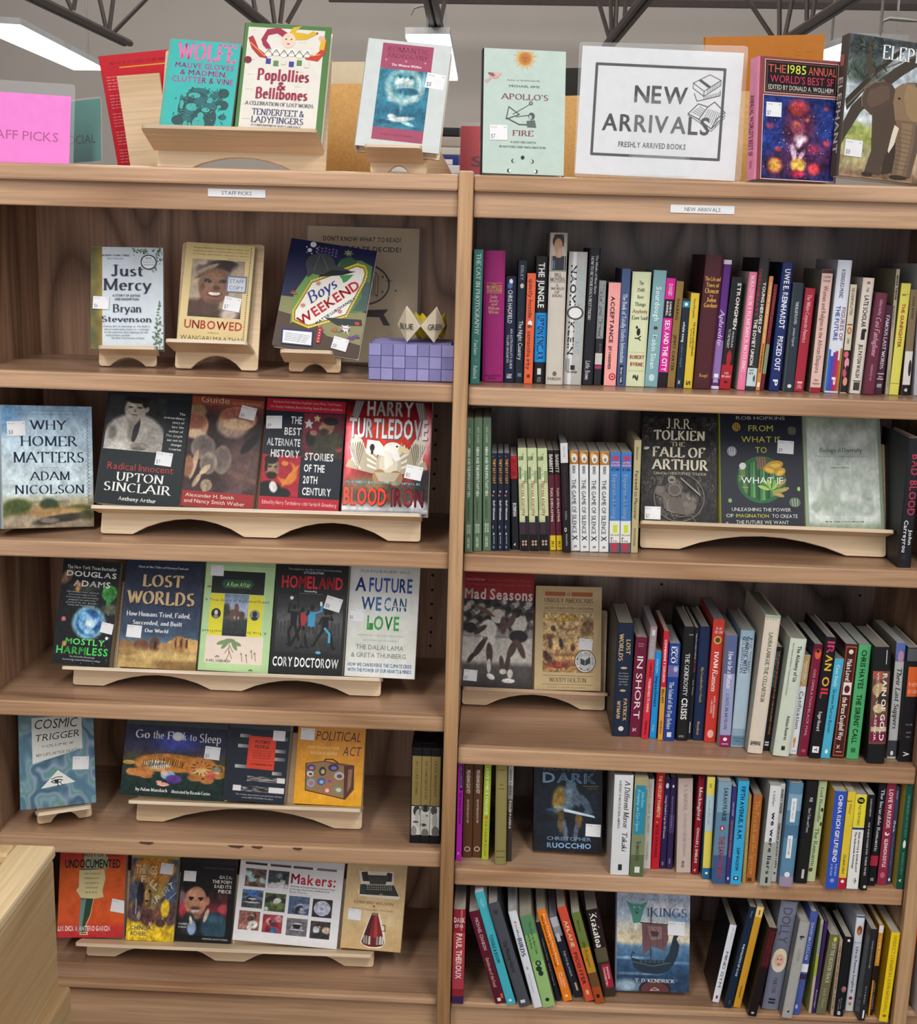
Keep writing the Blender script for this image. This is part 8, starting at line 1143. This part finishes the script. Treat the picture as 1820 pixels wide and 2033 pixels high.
# left bookcase, second shelf
F = Frame('l2', (6.6, 1058), (189.4, 1042), 11); 
face_book(F, .028, (1, 804), (6.6, 1057.5), (186, 930), 'pale blue hardcover with olive trees, standing alone at the far left', c_homer, 'b0c0c8', 'a8b8c0', rest=0, hard=True, stick=(6, 13, 20, 2, '$8'))
F = Frame('l2', (199.6, 1058.8), (834, 1080), 20, yaw=.01); v, u, d = ledge_from(F, (186, 1011), .018, (178, 1012), (835.6, 1033.7))
stand(F, v, u, d, .20, 'long double-arched plywood stand holding four books, left second shelf', arches=2)
fb = lambda *a, **k: face_book(F, *a, rest=v, **k)
fb(.020, (216, 783), (185.4, 1009.5), (368.5, 900), 'black hardcover with a seated young man in white shirt and tie', c_sinclair, '1b2428', '23282c', hard=True, H=.222, stick=(66, 49, 20, -3, '$7'))
fb(.022, (383.7, 786), (356.6, 1018), (515, 906), 'brown mushroom field guide with red lower band', c_mush, '6c2c28', '5c2c28', H=.224, stick=(68, 6, 22, -9, '$6'))
fb(.028, (531, 790), (511.5, 1022.7), (681, 910), 'red and black anthology showing a bearded man and an officer', c_alt, '8c1c2c', '1c2024', H=.226, stick=(1, 16, 20, 3, '$9'))
fb(.040, (690, 795), (677, 1026), (855, 910), 'glossy metallic red hardcover with an eagle, big silver letters', c_turtle, '5c1420', '4c4c50', H=.226, hard=True, mat=FOIL, stick=(72, 57, 20, -10, '$5'))
# left bookcase, third shelf
F = Frame('l3', (144.5, 1363.7), (755, 1382.7), 20, yaw=.0); v, u, d = ledge_from(F, (101, 1324), .022, (121, 1326.8), (756, 1344))
stand(F, v, u, d, .19, 'long double-arched plywood stand holding five books, left third shelf', arches=2)
fb(.024, (126.6, 1115), (101, 1323), (230.5, 1220), 'black mass-market paperback with blue planet and green title', c_harmless, '1c3c2c', '14181c', H=.19, pagec='b8a488', stick=(78, 57, 22, -9, None))
fb(.026, (252, 1116), (232, 1326), (399, 1226), 'dark blue hardcover with desert ruins and gold block title', c_lost, '1d2a40', '1d2a40', H=.22, hard=True, stick=(8, 60, 19, -2, None))
fb(.022, (410, 1121), (392.5, 1331), (541.5, 1230), 'pale green hardcover with castle photo and rooted plant drawing', c_rum, '9cc08c', 'a0c490', H=.215, hard=True, stick=(7, 0, 19, 0, None))
fb(.026, (550.5, 1126), (535, 1338), (687.5, 1235), 'black novel with fighting silhouettes and red raised title', c_homeland, '1b1c20', '18191d', H=.215, hard=True, stick=(70, 26, 23, -14, '$8'))
fb(.016, (696.5, 1129), (683.5, 1338.7), (830, 1240), 'white paperback with blue and green block capitals', c_future, 'c8ccc8', 'd0d4d0', H=.215, stick=(1, 37, 22, -5, '$6'))
# left bookcase, fourth shelf
F = Frame('l4', (75, 1639), (182.8, 1623), 20); v, u, d = ledge_from(F, (74, 1613), .014, (74, 1616.5), (182, 1597))
stand(F, v, u, d, .16, 'small plywood stand turned slightly right, left fourth shelf', foot=.24)
face_book(F, .013, (36.4, 1428), (41.4, 1615.7), (190, 1520), 'swirled blue-green paperback with eye in a white triangle', c_cosmic, '5c8090', '5c8090', rest=v, H=.215, stick=(70, 47, 22, -4, None))
F = Frame('l4', (270.3, 1631.8), (717.4, 1647.3), 20, yaw=.0); v, u, d = ledge_from(F, (237, 1586), .012, (252.4, 1599), (715.6, 1616.5))
stand(F, v, u, d, .17, 'wide single-arched plywood stand holding three books, left fourth shelf', foot=.12)
fb(.012, (252, 1436), (237, 1585.6), (448.5, 1525), 'wide dark picture book with sleeping tigers and a child', c_sleep, '15202c', '14241f', H=.178, hard=True, stick=(79, 25, 15, -3, '$5'))
fb(.034, (457, 1443.7), (442, 1594), (572, 1525), 'navy book with orange-red label and grey redaction bars', c_putin, '1c2432', '1c2432', H=.205, stick=(72, 0, 20, 0, None))
fb(.018, (592.4, 1445), (582, 1599.3), (723, 1525), 'orange paperback with a stickered old suitcase', c_political, 'd08c2c', 'd8942c', H=.205, stick=(4, 0, 21, -2, None))
# left bookcase, bottom shelf
F = Frame('l5', (171.4, 1903), (740.7, 1943), 20, yaw=.01); v, u, d = ledge_from(F, (163.5, 1866.5), .018, (147.7, 1879.7), (738, 1924.5))
stand(F, v, u, d, .16, 'long plywood stand holding five books, left bottom shelf', arches=2, ah=.8)
fb(.016, (120, 1695), (113.4, 1858.6), (249, 1787), 'orange-red paperback with torn paper figure, partly behind the bin', c_undoc, 'b83c2c', 'c04c2c', H=.215, stick=(80, 55, 23, -9, None))
fb(.014, (262, 1703), (249, 1866.5), (351.5, 1790), 'yellow and brown mass-market paperback with hand-lettered falling title', c_things, '8c6c3c', 'b0983c', H=.178, stick=(62, 5, 27, -4, None))
fb(.010, (361, 1711), (346.5, 1875.7), (465.5, 1803), 'small black book with a smiling man in blue jacket', c_gaza, '17161a', '1c1a1e', H=.172, stick=(6, 11, 22, 0, None))
fb(.020, (478, 1709.6), (458.5, 1887.6), (677, 1810), 'white near-square book with a grid of small photographs', c_makers, 'd0d0d4', 'd0d0d4', H=.215)
fb(.026, (690, 1717.5), (673, 1907), (802, 1822), 'tan paperback with a typewriter and a dark red megaphone', c_wilson, 'b89c6c', 'c8a878', H=.218, stick=(8, 52, 22, -2, None))
# boxed set at the right end of the fourth shelf
A = PX(812.4, 1687.7, 1, .03); B = PX(872.5, 1691.6, 1, .03); T_ = PX(816.4, 1499, 1, .03); z = zsh('l4', A.x)+.0006; W = B.x-A.x; Hh = min(T_.z-A.z, above('l4')-z-.012); dp = .12
BK = COVM; rt = empty('slipcase', Matrix.Translation((A.x, .03, z))); tag(rt, 'black slipcase holding three bronze-spined paperbacks by the divider post', 'slipcase')
m = MB(); m.box(0, 0, 0, .0018, dp, Hh, '17171b'); m.box(W-.0018, 0, 0, W, dp, Hh, '17171b'); m.box(.0018, 0, 0, W-.0018, dp, .0016, '17171b'); m.box(.0018, 0, Hh-.0016, W-.0018, dp, Hh, '17171b'); m.box(.0018, dp-.002, .0016, W-.0018, dp, Hh-.0016, '17171b'); m.build('case', BK, rt)
pr = Pr(W, dp); pr.t(34, 26, 62, 30, 'c8ccd4', 'R', 'WILLIAM'); pr.t(28, 34, 72, 38, 'c8ccd4', 'R', 'FAULKNER'); pr.l([20, 82, 84, 82], .6, 'b8bcc4'); pr.e(48, 6, 12, 6, '7c5c54', 14); pr_mesh(pr, lambda x, y, o: (x, y, Hh+o)).build('lettering', INK, rt)
faces = ['# 16161a 0 5|# 8c7a4a 7 60|r 3c3420 12 50 40 62 AS I LAY DYING|# c8c8c2 61 92|o 3a3a3a 66 60 6 40|o b0b0aa 74 80 10 40|o 4a4a48 78 50 1.2 30|o 8c8c88 88 30 6 30|# 16161a 92.5 100', '# 16161a 0 5|# 8c7a4a 7 60|r 3c3420 12 54 40 62 THE SOUND AND THE FURY|# c0c0ba 61 92|o 2c2c2c 63 50 4 46|o 3c3c3c 71 50 1.2 30|o b4b4ae 78 40 9 36|o 3a3a3a 81 30 1.6 34|o 6c6c6a 90 50 5 40|# 16161a 92.5 100', '# 16161a 0 5|# 8c7a4a 7 60|r 3c3420 12 50 40 62 LIGHT IN AUGUST|# d0d0ca 61 92|o 4c4c4c 65 40 5 36|o a8a8a2 76 50 8 30|o 6a6a68 88 60 6 40|# 16161a 92.5 100']
w3 = (W-.0046)/3
for k in range(3):
    M = Matrix.Translation((A.x+.0021+k*(w3+.0002), .0315, z+.0018)); make_book(M, w3-.0002, dp-.006, Hh-.005, False, '16161a', '1c1c20', ['left', 'middle', 'right'][k]+' bronze-and-black paperback inside the slipcase, photo foot', 'paperbacks in the slipcase', spine=faces[k])
# right bookcase, second shelf
F = Frame('r2', (1270, 1091), (1757, 1116), 20, yaw=-.01); v, u, d = ledge_from(F, (1271, 1041), .02, (1272, 1043), (1776, 1064))
stand(F, v, u, d, .20, 'wide single-arched plywood stand holding three books, right second shelf', foot=.16)
fb(.022, (1275, 824.6), (1271, 1040), (1425, 930), 'black embossed hardcover with a knight relief and cream capitals', c_arthur, '1c1a1a', '1c1a1a', H=.215, hard=True, stick=(5, 85, 21, 0, '$7'))
fb(.026, (1428.5, 821.5), (1431.5, 1046), (1594, 940), 'dark navy hardcover with round jungle picture, yellow-green title', c_whatif, 'a8b03c', '1e2330', H=.228, hard=True, stick=(70, 24, 20, -4, '$9'))
fb(.012, (1592, 830), (1600, 1055), (1753, 950), 'pale misty green paperback with thin serif title', c_bio, '94a490', '94a490', H=.226)
# right bookcase, third shelf
F = Frame('r3', (916.4, 1405), (1199.5, 1416), 19, yaw=.0); v, u, d = ledge_from(F, (911, 1364.5), .018, (911, 1368.6), (1207.7, 1377.7))
stand(F, v, u, d, .19, 'short single-arched plywood stand holding two books, right third shelf', foot=.17)
fb(.016, (921.4, 1142), (912, 1364), (1059, 1258), 'red-topped paperback with black-and-white basketball photo', c_mad, '8c2028', '8c2028', H=.228, stick=(5, 85, 19, -3, '$7'))
fb(.028, (1064, 1163), (1060, 1368.6), (1195, 1272), 'tan paperback with old print and round award seal', c_unruly, 'b49c70', 'c0a87c', stick=(66, 50, 21, -3, None))
# right bookcase, fourth and bottom shelves: books leaning back on their own
F = Frame('r4', (1058.5, 1686.7), (1192.5, 1697.8), 14)
face_book(F, .022, (1060, 1523.7), (1058.5, 1686.7), (1197, 1610), 'dark blue-black hardcover with a pale swordsman, standing alone', c_dark, '101a28', '101a28', rest=0, hard=True, H=.186, stick=(76, 66, 22, -2, None))
F = Frame('r5', (1222.9, 1957.6), (1365, 1956), 14, yaw=-.02)
face_book(F, .026, (1225.5, 1771.6), (1222.9, 1957.6), (1370.5, 1860), 'sea-blue hardcover with a longship, standing between leaning rows', c_vikings, '9cb0c0', '2c4458', rest=0, hard=True, H=.218, stick=(70, 28, 23, -2, None))
# top of the case, left
F = Frame('top', (312, 335), (646, 345), 20, yaw=0, Y=.085); v, u, d = ledge_from(F, (315, 295), 0, (290, 253), (635, 265))
S1 = stand(F, v, u, .085, F.uv((655, 110), 0)[1], 'large plywood stand on the case top under the jester and turquoise books', foot=.19, ah=.62)
face_book(F, .026, (338, 77), (315, 252), (471, 168), 'turquoise book with pink title and ink crowd drawing', c_wolfe, '4ca49c', '4ca49c', rest=v, stick=(64, 88, 26, -1, None))
face_book(F, .024, (488, 45), (465.5, 257), (650, 160), 'green-bordered white hardcover with a jester in red and yellow', c_pop, '3c6a34', '3c6a34', rest=v, hard=True, stick=(70, 91, 24, -1, None))
F = Frame('top', (734.5, 345), (847, 348), 17, yaw=0, Y=.07); v, u, d = ledge_from(F, (735, 319), 0, (725, 289), (838, 291))
stand(F, v, u, .07, .19, 'small plywood stand under the tilted white-jacketed hardcover', foot=.3, ah=.62)
face_book(F, .030, (732, 75.4), (703, 300), (887, 190), 'white-jacketed hardcover with rose and blue panel, tilted on small stand', c_romantic, 'ccd0d0', '5c2028', rest=v, hard=True, stick=(74, 27, 23, -5, '$8'), pagec='d8c8a8')
F = Frame('top', (957, 347.7), (1118.5, 351.4), 8, yaw=.14, Y=.028)
face_book(F, .020, (961, 95.4), (957, 347.7), (1123, 222), 'pale mint hardcover with a golden sun face at its top', c_apollo, '2c2830', 'a8bcb4', rest=0, hard=True, spine='b 8c6c6c 34 66 34 66 APOLLO\'S FIRE|b c8c0c0 72 88 36 60 SIMS', stick=(8, 61, 22, 1, '$7'), frontc='bccfc6')
F = Frame('top', (1500, 360), (1653, 364), 5, yaw=.31, Y=.022)
face_book(F, .030, (1509, 111), (1500, 360), (1665, 240), 'maroon-framed science fiction hardcover with pink spine, blue starry picture', c_sf, 'e08cac', '7c3c40', rest=0, hard=True, spine="b 8c2c50 30 80 30 66 ANNUAL WORLD'S BEST SF|# c05c80 84 90 40 60", stick=(9, 36.5, 19, 0, '$7'), frontc='8c4448')
F = Frame('top', (1662, 363), (1900, 370), 5, yaw=.30, Y=.03)
face_book(F, .024, (1688.5, 66), (1662, 364), (1905, 220), 'large elephant photo book at the right end of the case top', c_eleph, '4c4440', '4c4840', rest=0, hard=True, spine='b c8c4b8 30 84 24 76 ELEPHANT|# a85c4c 14 22 30 70', stick=(3, 74, 15, -1, '$8'))

# ---------------------------------------------------------------- signs, basket and other things
def sheet(F, TL, BL, RP, n, T, name, parent, mat, col, pr_fn=None, H=None, W=None, rest=None, round_=0):
    a = F.uv(TL, n); b = F.uv(BL, n); r = F.uv(RP, n); up = (a-b)/np.hypot(*(a-b)); rt = np.array([up[1], -up[0]]); wd = W or float((r-b).dot(rt)); h = H or float((a-b)[1]/up[1])
    ang = math.atan2(rt[1], rt[0]); eX = F.ex*math.cos(ang)+F.ev*math.sin(ang); eV = F.ev*math.cos(ang)-F.ex*math.sin(ang); o = F.O+F.ex*b[0]+F.ev*(b[1] if rest is None else rest)+F.en*n
    M = Matrix(((eX.x, eV.x, F.en.x, o.x), (eX.y, eV.y, F.en.y, o.y), (eX.z, eV.z, F.en.z, o.z), (0, 0, 0, 1)))
    m = MB(); P = rounded([(0, 0), (wd, 0), (wd, h), (0, h)], round_) if round_ else [(0, 0), (wd, 0), (wd, h), (0, h)]
    m.prism(P, -T, 0, lambda x, y, c: (x, y, c), col=col); o_ = m.build(name, mat, parent)
    if parent is not None: o_.matrix_parent_inverse = parent.matrix_world.inverted()
    o_.matrix_world = M
    if pr_fn:
        pr = Pr(wd, h); pr_fn(pr); q = pr_mesh(pr, lambda x, z_, o2: (x, z_, o2)).build('lettering', INK, o_)
    return o_, M, wd, h
PAPER = attr_mat('printed_paper', .6, .3)
CLR = clear_mat()
def s_new(p):
    k = '141519'
    for q in ([9.6, 13.5, 89, 13.5], [9.6, 84, 89, 84], [9.6, 13.5, 9.6, 84], [89, 13.5, 89, 84]): p.l(q, 1.7, k)
    p.t(34, 28, 67, 42, k, 'b', 'NEW'); p.t(15, 51, 82, 65, k, 'b', 'ARRIVALS'); p.t(26, 73, 68, 77.4, k, 'b', 'FRESHLY ARRIVED BOOKS')
    L = lambda *q, w=.5: p.l(list(q), w, k)
    L(70, 25, 80, 18, 87, 22, 77, 31, 70, 25, 70, 29, 77, 35, 87, 26, 87, 22, w=.45); L(77, 31, 77, 35); [L(78+i, 33.6-i*.95, 78+i, 30.6-i*.95, w=.25) for i in range(1, 9)]; p.p([73, 22.8, 74.6, 21.8, 81, 27, 79.5, 28.4], k)
    L(71, 33, 73, 39, 77, 37.6, 87, 34, 87, 30, w=.45); [L(76+i, 38-i*.36, 76+i, 35.4-i*.4, w=.25) for i in range(1, 11)]
    L(68, 49, 74, 41, 80, 43, 84, 39, 91, 47, 86, 52, 83, 60, w=.5); L(68, 49, 75, 53, 77, 55, 83, 60, 91, 49, w=.5); L(80, 43, 75, 53, w=.45); L(68, 50, 75, 55, 77, 57, 83, 62, 91, 51, w=.3)
    [L(70.5+i*1.1, 47.4-i*1.1, 76+i*.7, 50.6-i*1.2, w=.22) for i in range(5)]; [L(81+i*1.1, 44.6+i*.4, 78+i*1.2, 52+i*1.2, w=.22) for i in range(7)]
def holder(name, label, F, paper, clear, pr, col, back=True, d=.003, grp='paper signs in clear holders', cat='sign'):
    root = empty('sign', F.M(0, 0, 0)); tag(root, label, cat, grp)
    sheet(F, *paper, .0012, .0004, 'paper', root, PAPER, col, pr)
    sheet(F, *clear, .0040, .0008, 'clear_pane', root, CLR, 'fff', round_=.006)
    c = sheet(F, *clear, .0, .0008, 'clear_pane', root, CLR, 'fff', round_=.006)
    return root, c
F = Frame('top', (1141, 349), (1468, 363), 5, yaw=.0, Y=.03)
root, c = holder('sign', "white laminated new arrivals sign with a drawing of stacked books", F, ((1156.5, 90.4), (1141, 344), (1468, 225)), ((1150, 82.7), (1139, 350), (1478, 226)), s_new, 'dcdee2')
m = MB(); m.box(.095, -.0, -.004, .19, .0012, .0, col='fff'); 
for q in ((.085, 0, .0045, .175, .13, .0057), (.085, .0, .0057, .175, .0012, .05), (.085, .0, .05, .175, .03, .0512)): m2 = MB(); m2.box(*q); o = m2.build('acrylic_clip', CLR, root)
def s_pink(p): p.t(30, 50, 91, 63, 'b4308c', 's', 'STAFF PICKS')
F = Frame('top', (-100, 322), (153, 327), 4, yaw=.0, Y=.03)
def pinkpaper(): pass
holder('sign', 'bright pink staff picks sign in a clear holder at the left', F, ((-118, 174), (-120, 320), (139.5, 250)), ((-122, 150), (-124, 322), (147.5, 240)), s_pink, 'f77ad9')
def s_social(p): p.t(8, 55, 88, 70, '24504c', 's', 'SOCIAL')
F = Frame('top', (118, 325), (202, 326), 3, yaw=-.55, Y=.16)
holder('sign', 'teal green social sign angled behind the pink sign', F, ((118, 204), (120, 325), (200, 270)), ((117, 200), (119, 327), (202, 270)), s_social, '3f8c7e')
def s_red(p): p.t(42, 62, 88, 84, '6c2038', 'b', 'S')
F = Frame('top', (914, 345), (965, 347), 3, yaw=-.05, Y=.2)
holder('sign', 'red card in a clear holder beside the pale mint book', F, ((915, 250), (912, 345), (965, 300)), ((912, 242), (909, 347), (968, 300)), s_red, 'd03c54')
# laminated what-to-read poster at the back of the left top shelf
def s_dont(p):
    k = '3a3530'; p.t(14, 7, 84, 10.5, '3c362e', 'b', "DON'T KNOW WHAT TO READ?"); p.t(26, 14, 84, 17.6, k, 'b', 'LET FATE DECIDE!')
    for i in range(22): a = math.radians(-100+i*9.4); b = math.radians(-100+(i+1)*9.4); p.l([50+24*math.cos(a), 42+15*math.sin(a), 50+24*math.cos(b), 42+15*math.sin(b)], 1.6, k)
    [p.r(50+i*1.6, 34, 50.7+i*1.6, 50, '8c8068') for i in range(8)]; p.l([50, 33, 62, 33, 64, 36, 64, 50], .6, k)
    for x, y, s in [(74, 39, 4), (68, 36, 2), (68, 47, 2), (80, 46, 1.4), (63, 50, 1.6)]: p.p([x-s, y, x, y-.4, x, y-s, x+.5, y-.4, x+s, y, x+.5, y+.4, x, y+s, x-.3, y+.4], k)
    p.p([30, 62, 74, 60, 70, 64, 76, 72, 70, 72, 66, 66, 32, 66], k)
F = Frame('l1', (606, 722), (840, 728), 6, yaw=0, Y=.27)
root = empty('sign', F.M(0, 0, 0)); tag(root, 'cream laminated poster leaning at the back behind the comic book', 'poster')
sheet(F, (611, 448), (606, 716), (829, 590), .001, .0005, 'paper', root, PAPER, 'dcc8a6', s_dont); sheet(F, (607, 443), (602, 722), (835, 590), .0022, .0006, 'clear_pane', root, CLR, 'fff', round_=.008)
# woven purple paper basket
A = PX(731.5, 757, 1, .035); B = PX(899, 761, 1, .035); T_ = PX(734, 684.5, 1, .035); z = zsh('l1', A.x)+.0008; W = B.x-A.x; Hh = T_.z-A.z; dep = .12; zoff = 0
rt = empty('woven_basket', Matrix.Translation((A.x, .035, z))); tag(rt, 'purple woven paper-strip box under the paper fortune tellers', 'basket')
PUR = [plain('purple_paper_a', '8a87ba', .7), plain('purple_paper_b', '7d7aae', .7), plain('purple_paper_c', '9491c4', .7)]
nx, ny = 7, 3
def cell(x0, x1, z0, z1, y, prd, k, axis=0):
    m = MB(); e = .0004
    if axis == 0: m.box(x0+e, y-prd, z0+e, x1-e, y+.001, z1-e, bev=.0005)
    else: m.box(y-prd if axis < 0 else y-.001, x0+e, z0+e, y+.001 if axis < 0 else y+prd, x1-e, z1-e, bev=.0005)
    m.build('paper_strip', PUR[k % 3], rt)
for i in range(nx):
    for j in range(ny): cell(W*i/nx, W*(i+1)/nx, Hh*j/ny, Hh*(j+1)/ny, 0, .0012 if (i+j) % 2 else .0003, (i*2+j) % 3)
for i in range(5):
    for j in range(ny):
        cell(dep*i/5+.001, dep*(i+1)/5, Hh*j/ny, Hh*(j+1)/ny, W, .0012 if (i+j) % 2 else .0003, i+j, 1); cell(dep*i/5+.001, dep*(i+1)/5, Hh*j/ny, Hh*(j+1)/ny, 0, .0012 if (i+j) % 2 else .0003, i+j, -1)
m = MB(); m.box(.002, .002, .001, W-.002, dep, Hh-.004); m.build('lining', PUR[1], rt)
for i in range(14):
    y0 = .002+dep*i/14; m = MB(); rr = random.Random(i); x0 = W*rr.uniform(.0, .12); m.box(x0*(1 if i % 2 else .3)+.002, y0, Hh-.0035+.0008*(i % 3), W-.004-x0*.4, y0+dep/14*1.25, Hh+.0002+.0008*(i % 3)); m.build('paper_strip', PUR[(i+1) % 3], rt)
# paper fortune tellers
def teller(o, s, yaw, col, label, words, hs=1.0):
    M = Matrix.Translation(o) @ Matrix.Rotation(yaw, 4, 'Z'); rt = empty('paper_fortune_teller', M); tag(rt, label, 'paper toy', 'folded paper fortune tellers')
    # four pointed pockets: tips stand up and out, low points touch the basket
    mt = plain('teller_paper_'+col, col, .65)
    for k in range(4):
        a = math.pi/4+k*math.pi/2; c, q = math.cos(a), math.sin(a); t = Vector((c*s*.62, q*s*.62, s*1.0*hs)); low = Vector((c*s*.55, q*s*.55, 0)); ctr = Vector((0, 0, s*.42))
        l = Vector((c*s*.05-q*s*.55, q*s*.05+c*s*.55, s*.45)); r = Vector((c*s*.05+q*s*.55, q*s*.05-c*s*.55, s*.45)); ou = Vector((c, q, 0))*s*.42
        lo = Vector((math.cos(a+math.pi/4)*s*.72, math.sin(a+math.pi/4)*s*.72, s*.5)); ro = Vector((math.cos(a-math.pi/4)*s*.72, math.sin(a-math.pi/4)*s*.72, s*.5))
        m = MB(); Lm = lo*.96; Rm = ro*.96; out = Vector((c, q, 0))*s*.6
        belly = out+Vector((0, 0, s*.46))
        for tri in ((t, belly, Lm), (t, Rm, belly), (low, Lm, belly), (low, belly, Rm), (t, Lm, ctr), (t, ctr, Rm), (low, ctr, Lm), (low, Rm, ctr)): i = len(m.v); m.v += [tuple(p) for p in tri]; m.f.append((i, i+1, i+2)); m.c.append('fff'); m.m.append(0)
        o_ = m.build('paper_pocket', mt, rt)
        so = o_.modifiers.new('t', 'SOLIDIFY'); so.thickness = .0006
        if words[k]:
            V, F_, _ = text_geo(words[k], 's'); n = Vector((c, q, 0)); tx = Vector((-q, c, 0)); m = MB(); wd = s*.56; ht = s*.17
            m.v = [tuple(belly+n*.0018+tx*((v[0]-.5)*wd)+Vector((0, 0, (v[1]-.5)*ht))-n*(abs(v[0]-.5)*wd*.2)) for v in V]; m.f = F_; m.c = ['2c2a28']*len(F_); m.m = [0]*len(F_); m.build('lettering', INK, rt)
P = PX(848, 676, 1, .075); zt = z+Hh+.003
teller(Vector((P.x-.010, .06, zt)), .058, math.radians(2), 'd8ccb4', 'cream paper fortune teller lettered blue and green on the purple box', ['', '', 'BLUE', 'GREEN'])
P2 = PX(892, 672, 1, .14); teller(Vector((P2.x-.034, .128, zt)), .046, math.radians(20), 'd8c020', 'yellow paper fortune teller half hidden behind the cream one', ['', '', '', 'PURP'])

# ---------------------------------------------------------------- far row on the case behind (all facing the other way)
def back_panel_thing(TL, BL, RP, theta, Y, label, col, book=None, yaw=0):
    F = Frame('top', BL, (RP[0], BL[1]), theta, yaw=yaw, Y=Y); F.O.z = TZ-.0018; root = empty('book_stand', F.M(0, 0, 0)); tag(root, label, 'book stand', 'plywood stands facing the far side')
    sheet(F, TL, BL, RP, 0, .006, 'back_panel', root, col, 'fff', rest=.001, H=None)
    return F, root
F, root = back_panel_thing((231, 140), (262, 345), (330, 240), -8, .42, 'tall plywood stand back against the red book', PLY)
def rb(p): p.t(12, 5.5, 94, 7.4, '9c2438', 'b', 'ABOUT A LITTLE BILL SHORT MADE IN'); p.r(24, 9.6, 84, 10.6, 'e8a83c'); [p.word(5, 14+i*2.4, 20, 'e08c94', h=.7, seed=i) for i in range(30) if i % 6]
F2 = Frame('top', (238, 345), (335, 345), -9, yaw=0, Y=.50); F2.O.z = TZ-.0015
face_book(F2, .024, (196, 112), (238, 345), (352, 240), 'tall red-jacketed book seen from the back, behind the turquoise one', rb, 'b82838', 'c83048', rest=0, hard=True, W=.15, frontc='cc202e')
F, root = back_panel_thing((622, 146), (630, 345), (748, 240), -6, .42, 'golden-lit plywood stand back behind the jester book', PLYG)
F2 = Frame('top', (622, 345), (748, 345), -7, yaw=0, Y=.47); F2.O.z = TZ-.0015
face_book(F2, .02, (622, 123), (630, 345), (748, 240), 'cream hardcover edge above the golden-lit stand back', None, 'd8ccb0', 'd8ccb0', rest=0, hard=True, frontc='e0d4b8')
F, root = back_panel_thing((1120, 163), (1120, 352), (1500, 270), -5, .42, 'long golden-lit plywood stand back behind the new arrivals sign', PLYG)
F2 = Frame('top', (1040, 352), (1270, 352), -6, yaw=0, Y=.47); F2.O.z = TZ-.0015
face_book(F2, .02, (1040, 137), (1040, 352), (1268, 270), 'black-jacketed book lying behind the long golden-lit stand back', None, '1c1c20', '1c1c20', rest=0, hard=True, frontc='22201e')
F2 = Frame('top', (1380, 352), (1620, 352), -6, yaw=0, Y=.47); F2.O.z = TZ-.0015
def orb(p): p.t(76, 10, 90, 11, 'a8641c', 's', 'NEW YORK'); p.t(76, 12, 82, 13, 'a8641c', 's', 'BOOK')
face_book(F2, .022, (1400, 74), (1390, 352), (1628, 240), 'large orange book facing away behind the science fiction hardcover', orb, 'c07820', 'b8701c', rest=0, hard=True, frontc='c0761e', pagec='f0ece0')
F = Frame('top', (866, 345), (905, 347), 0, yaw=0, Y=.36)
# leaning side board of a stand, seen edge on
A1 = PX(850, 250, 1, .24); A2 = PX(905, 346, 1, .24); rt = empty('book_stand', Matrix.Translation((A2.x, .24, TZ))); tag(rt, 'slanting plywood prop board right of the white-jacketed book', 'book stand', 'plywood stands facing the far side')
dx = A1.x-A2.x; dz = A1.z-TZ; m = MB(); m.prism([(0, .0008), (dx, dz), (dx-.045, dz), (-.045+dx*.2, .0008)], 0, .006, lambda a, b, c: (a, c, b)); m.build('side_board', PLY, rt)
# pile of books lying flat, spines to us
zc = TZ-.0015; rows_ = [(208, 232, 'p', '1c1c22', 'glossy black', 'b e8e03c 6 10 30 80 A'), (232, 264, 'h', 'a8a098', 'grey', 's 6c665e 20 40 40 60 T. ANDERSON'), (250, 266, 'p', 'c8c8c4', 'pale grey', 'r 3c3c40 20 34 30 74 ROSS'), (266, 288, 'p', '2c3c84', 'blue-and-white', '# e4e8ee 10 60 0 55|b 24306c 20 50 52 96 KENNEDY|r e4e8ee 30 46 10 44 TS'), (288, 308, 'h', 'dfe2e6', 'white', 'r 5c5c64 20 46 30 74 : Lit'), (308, 345, 'h', 'd0d0d8', 'ivory', 'b 2c3464 20 44 20 80 A WORD')]
for k, (y0, y1, kd, col, nm, sp) in enumerate(reversed(rows_)):
    T0 = [.028, .017, .019, .014, .02, .017][k]; M = Matrix.Translation((PX(975, 300, 1, .46).x-k*.002, .46, zc+T0)) @ Matrix.Rotation(math.radians(90), 4, 'Y') @ Matrix.Rotation(0, 4, 'X')
    # lying book: local z (height) runs to the left so that spine lettering reads left to right
    M = Matrix(((0, 0, -1, PX(985, 300, 1, .46).x-k*.002), (0, 1, 0, .46), (1, 0, 0, zc), (0, 0, 0, 1)))
    make_book(M, T0-.0004, .13, .20, kd == 'h', col, col, nm+' book lying flat in the pile beyond the case top, '+['lowest', 'second up', 'third up', 'fourth up', 'second from top', 'topmost'][k], 'books lying flat beyond the case', spine=sp); zc += T0
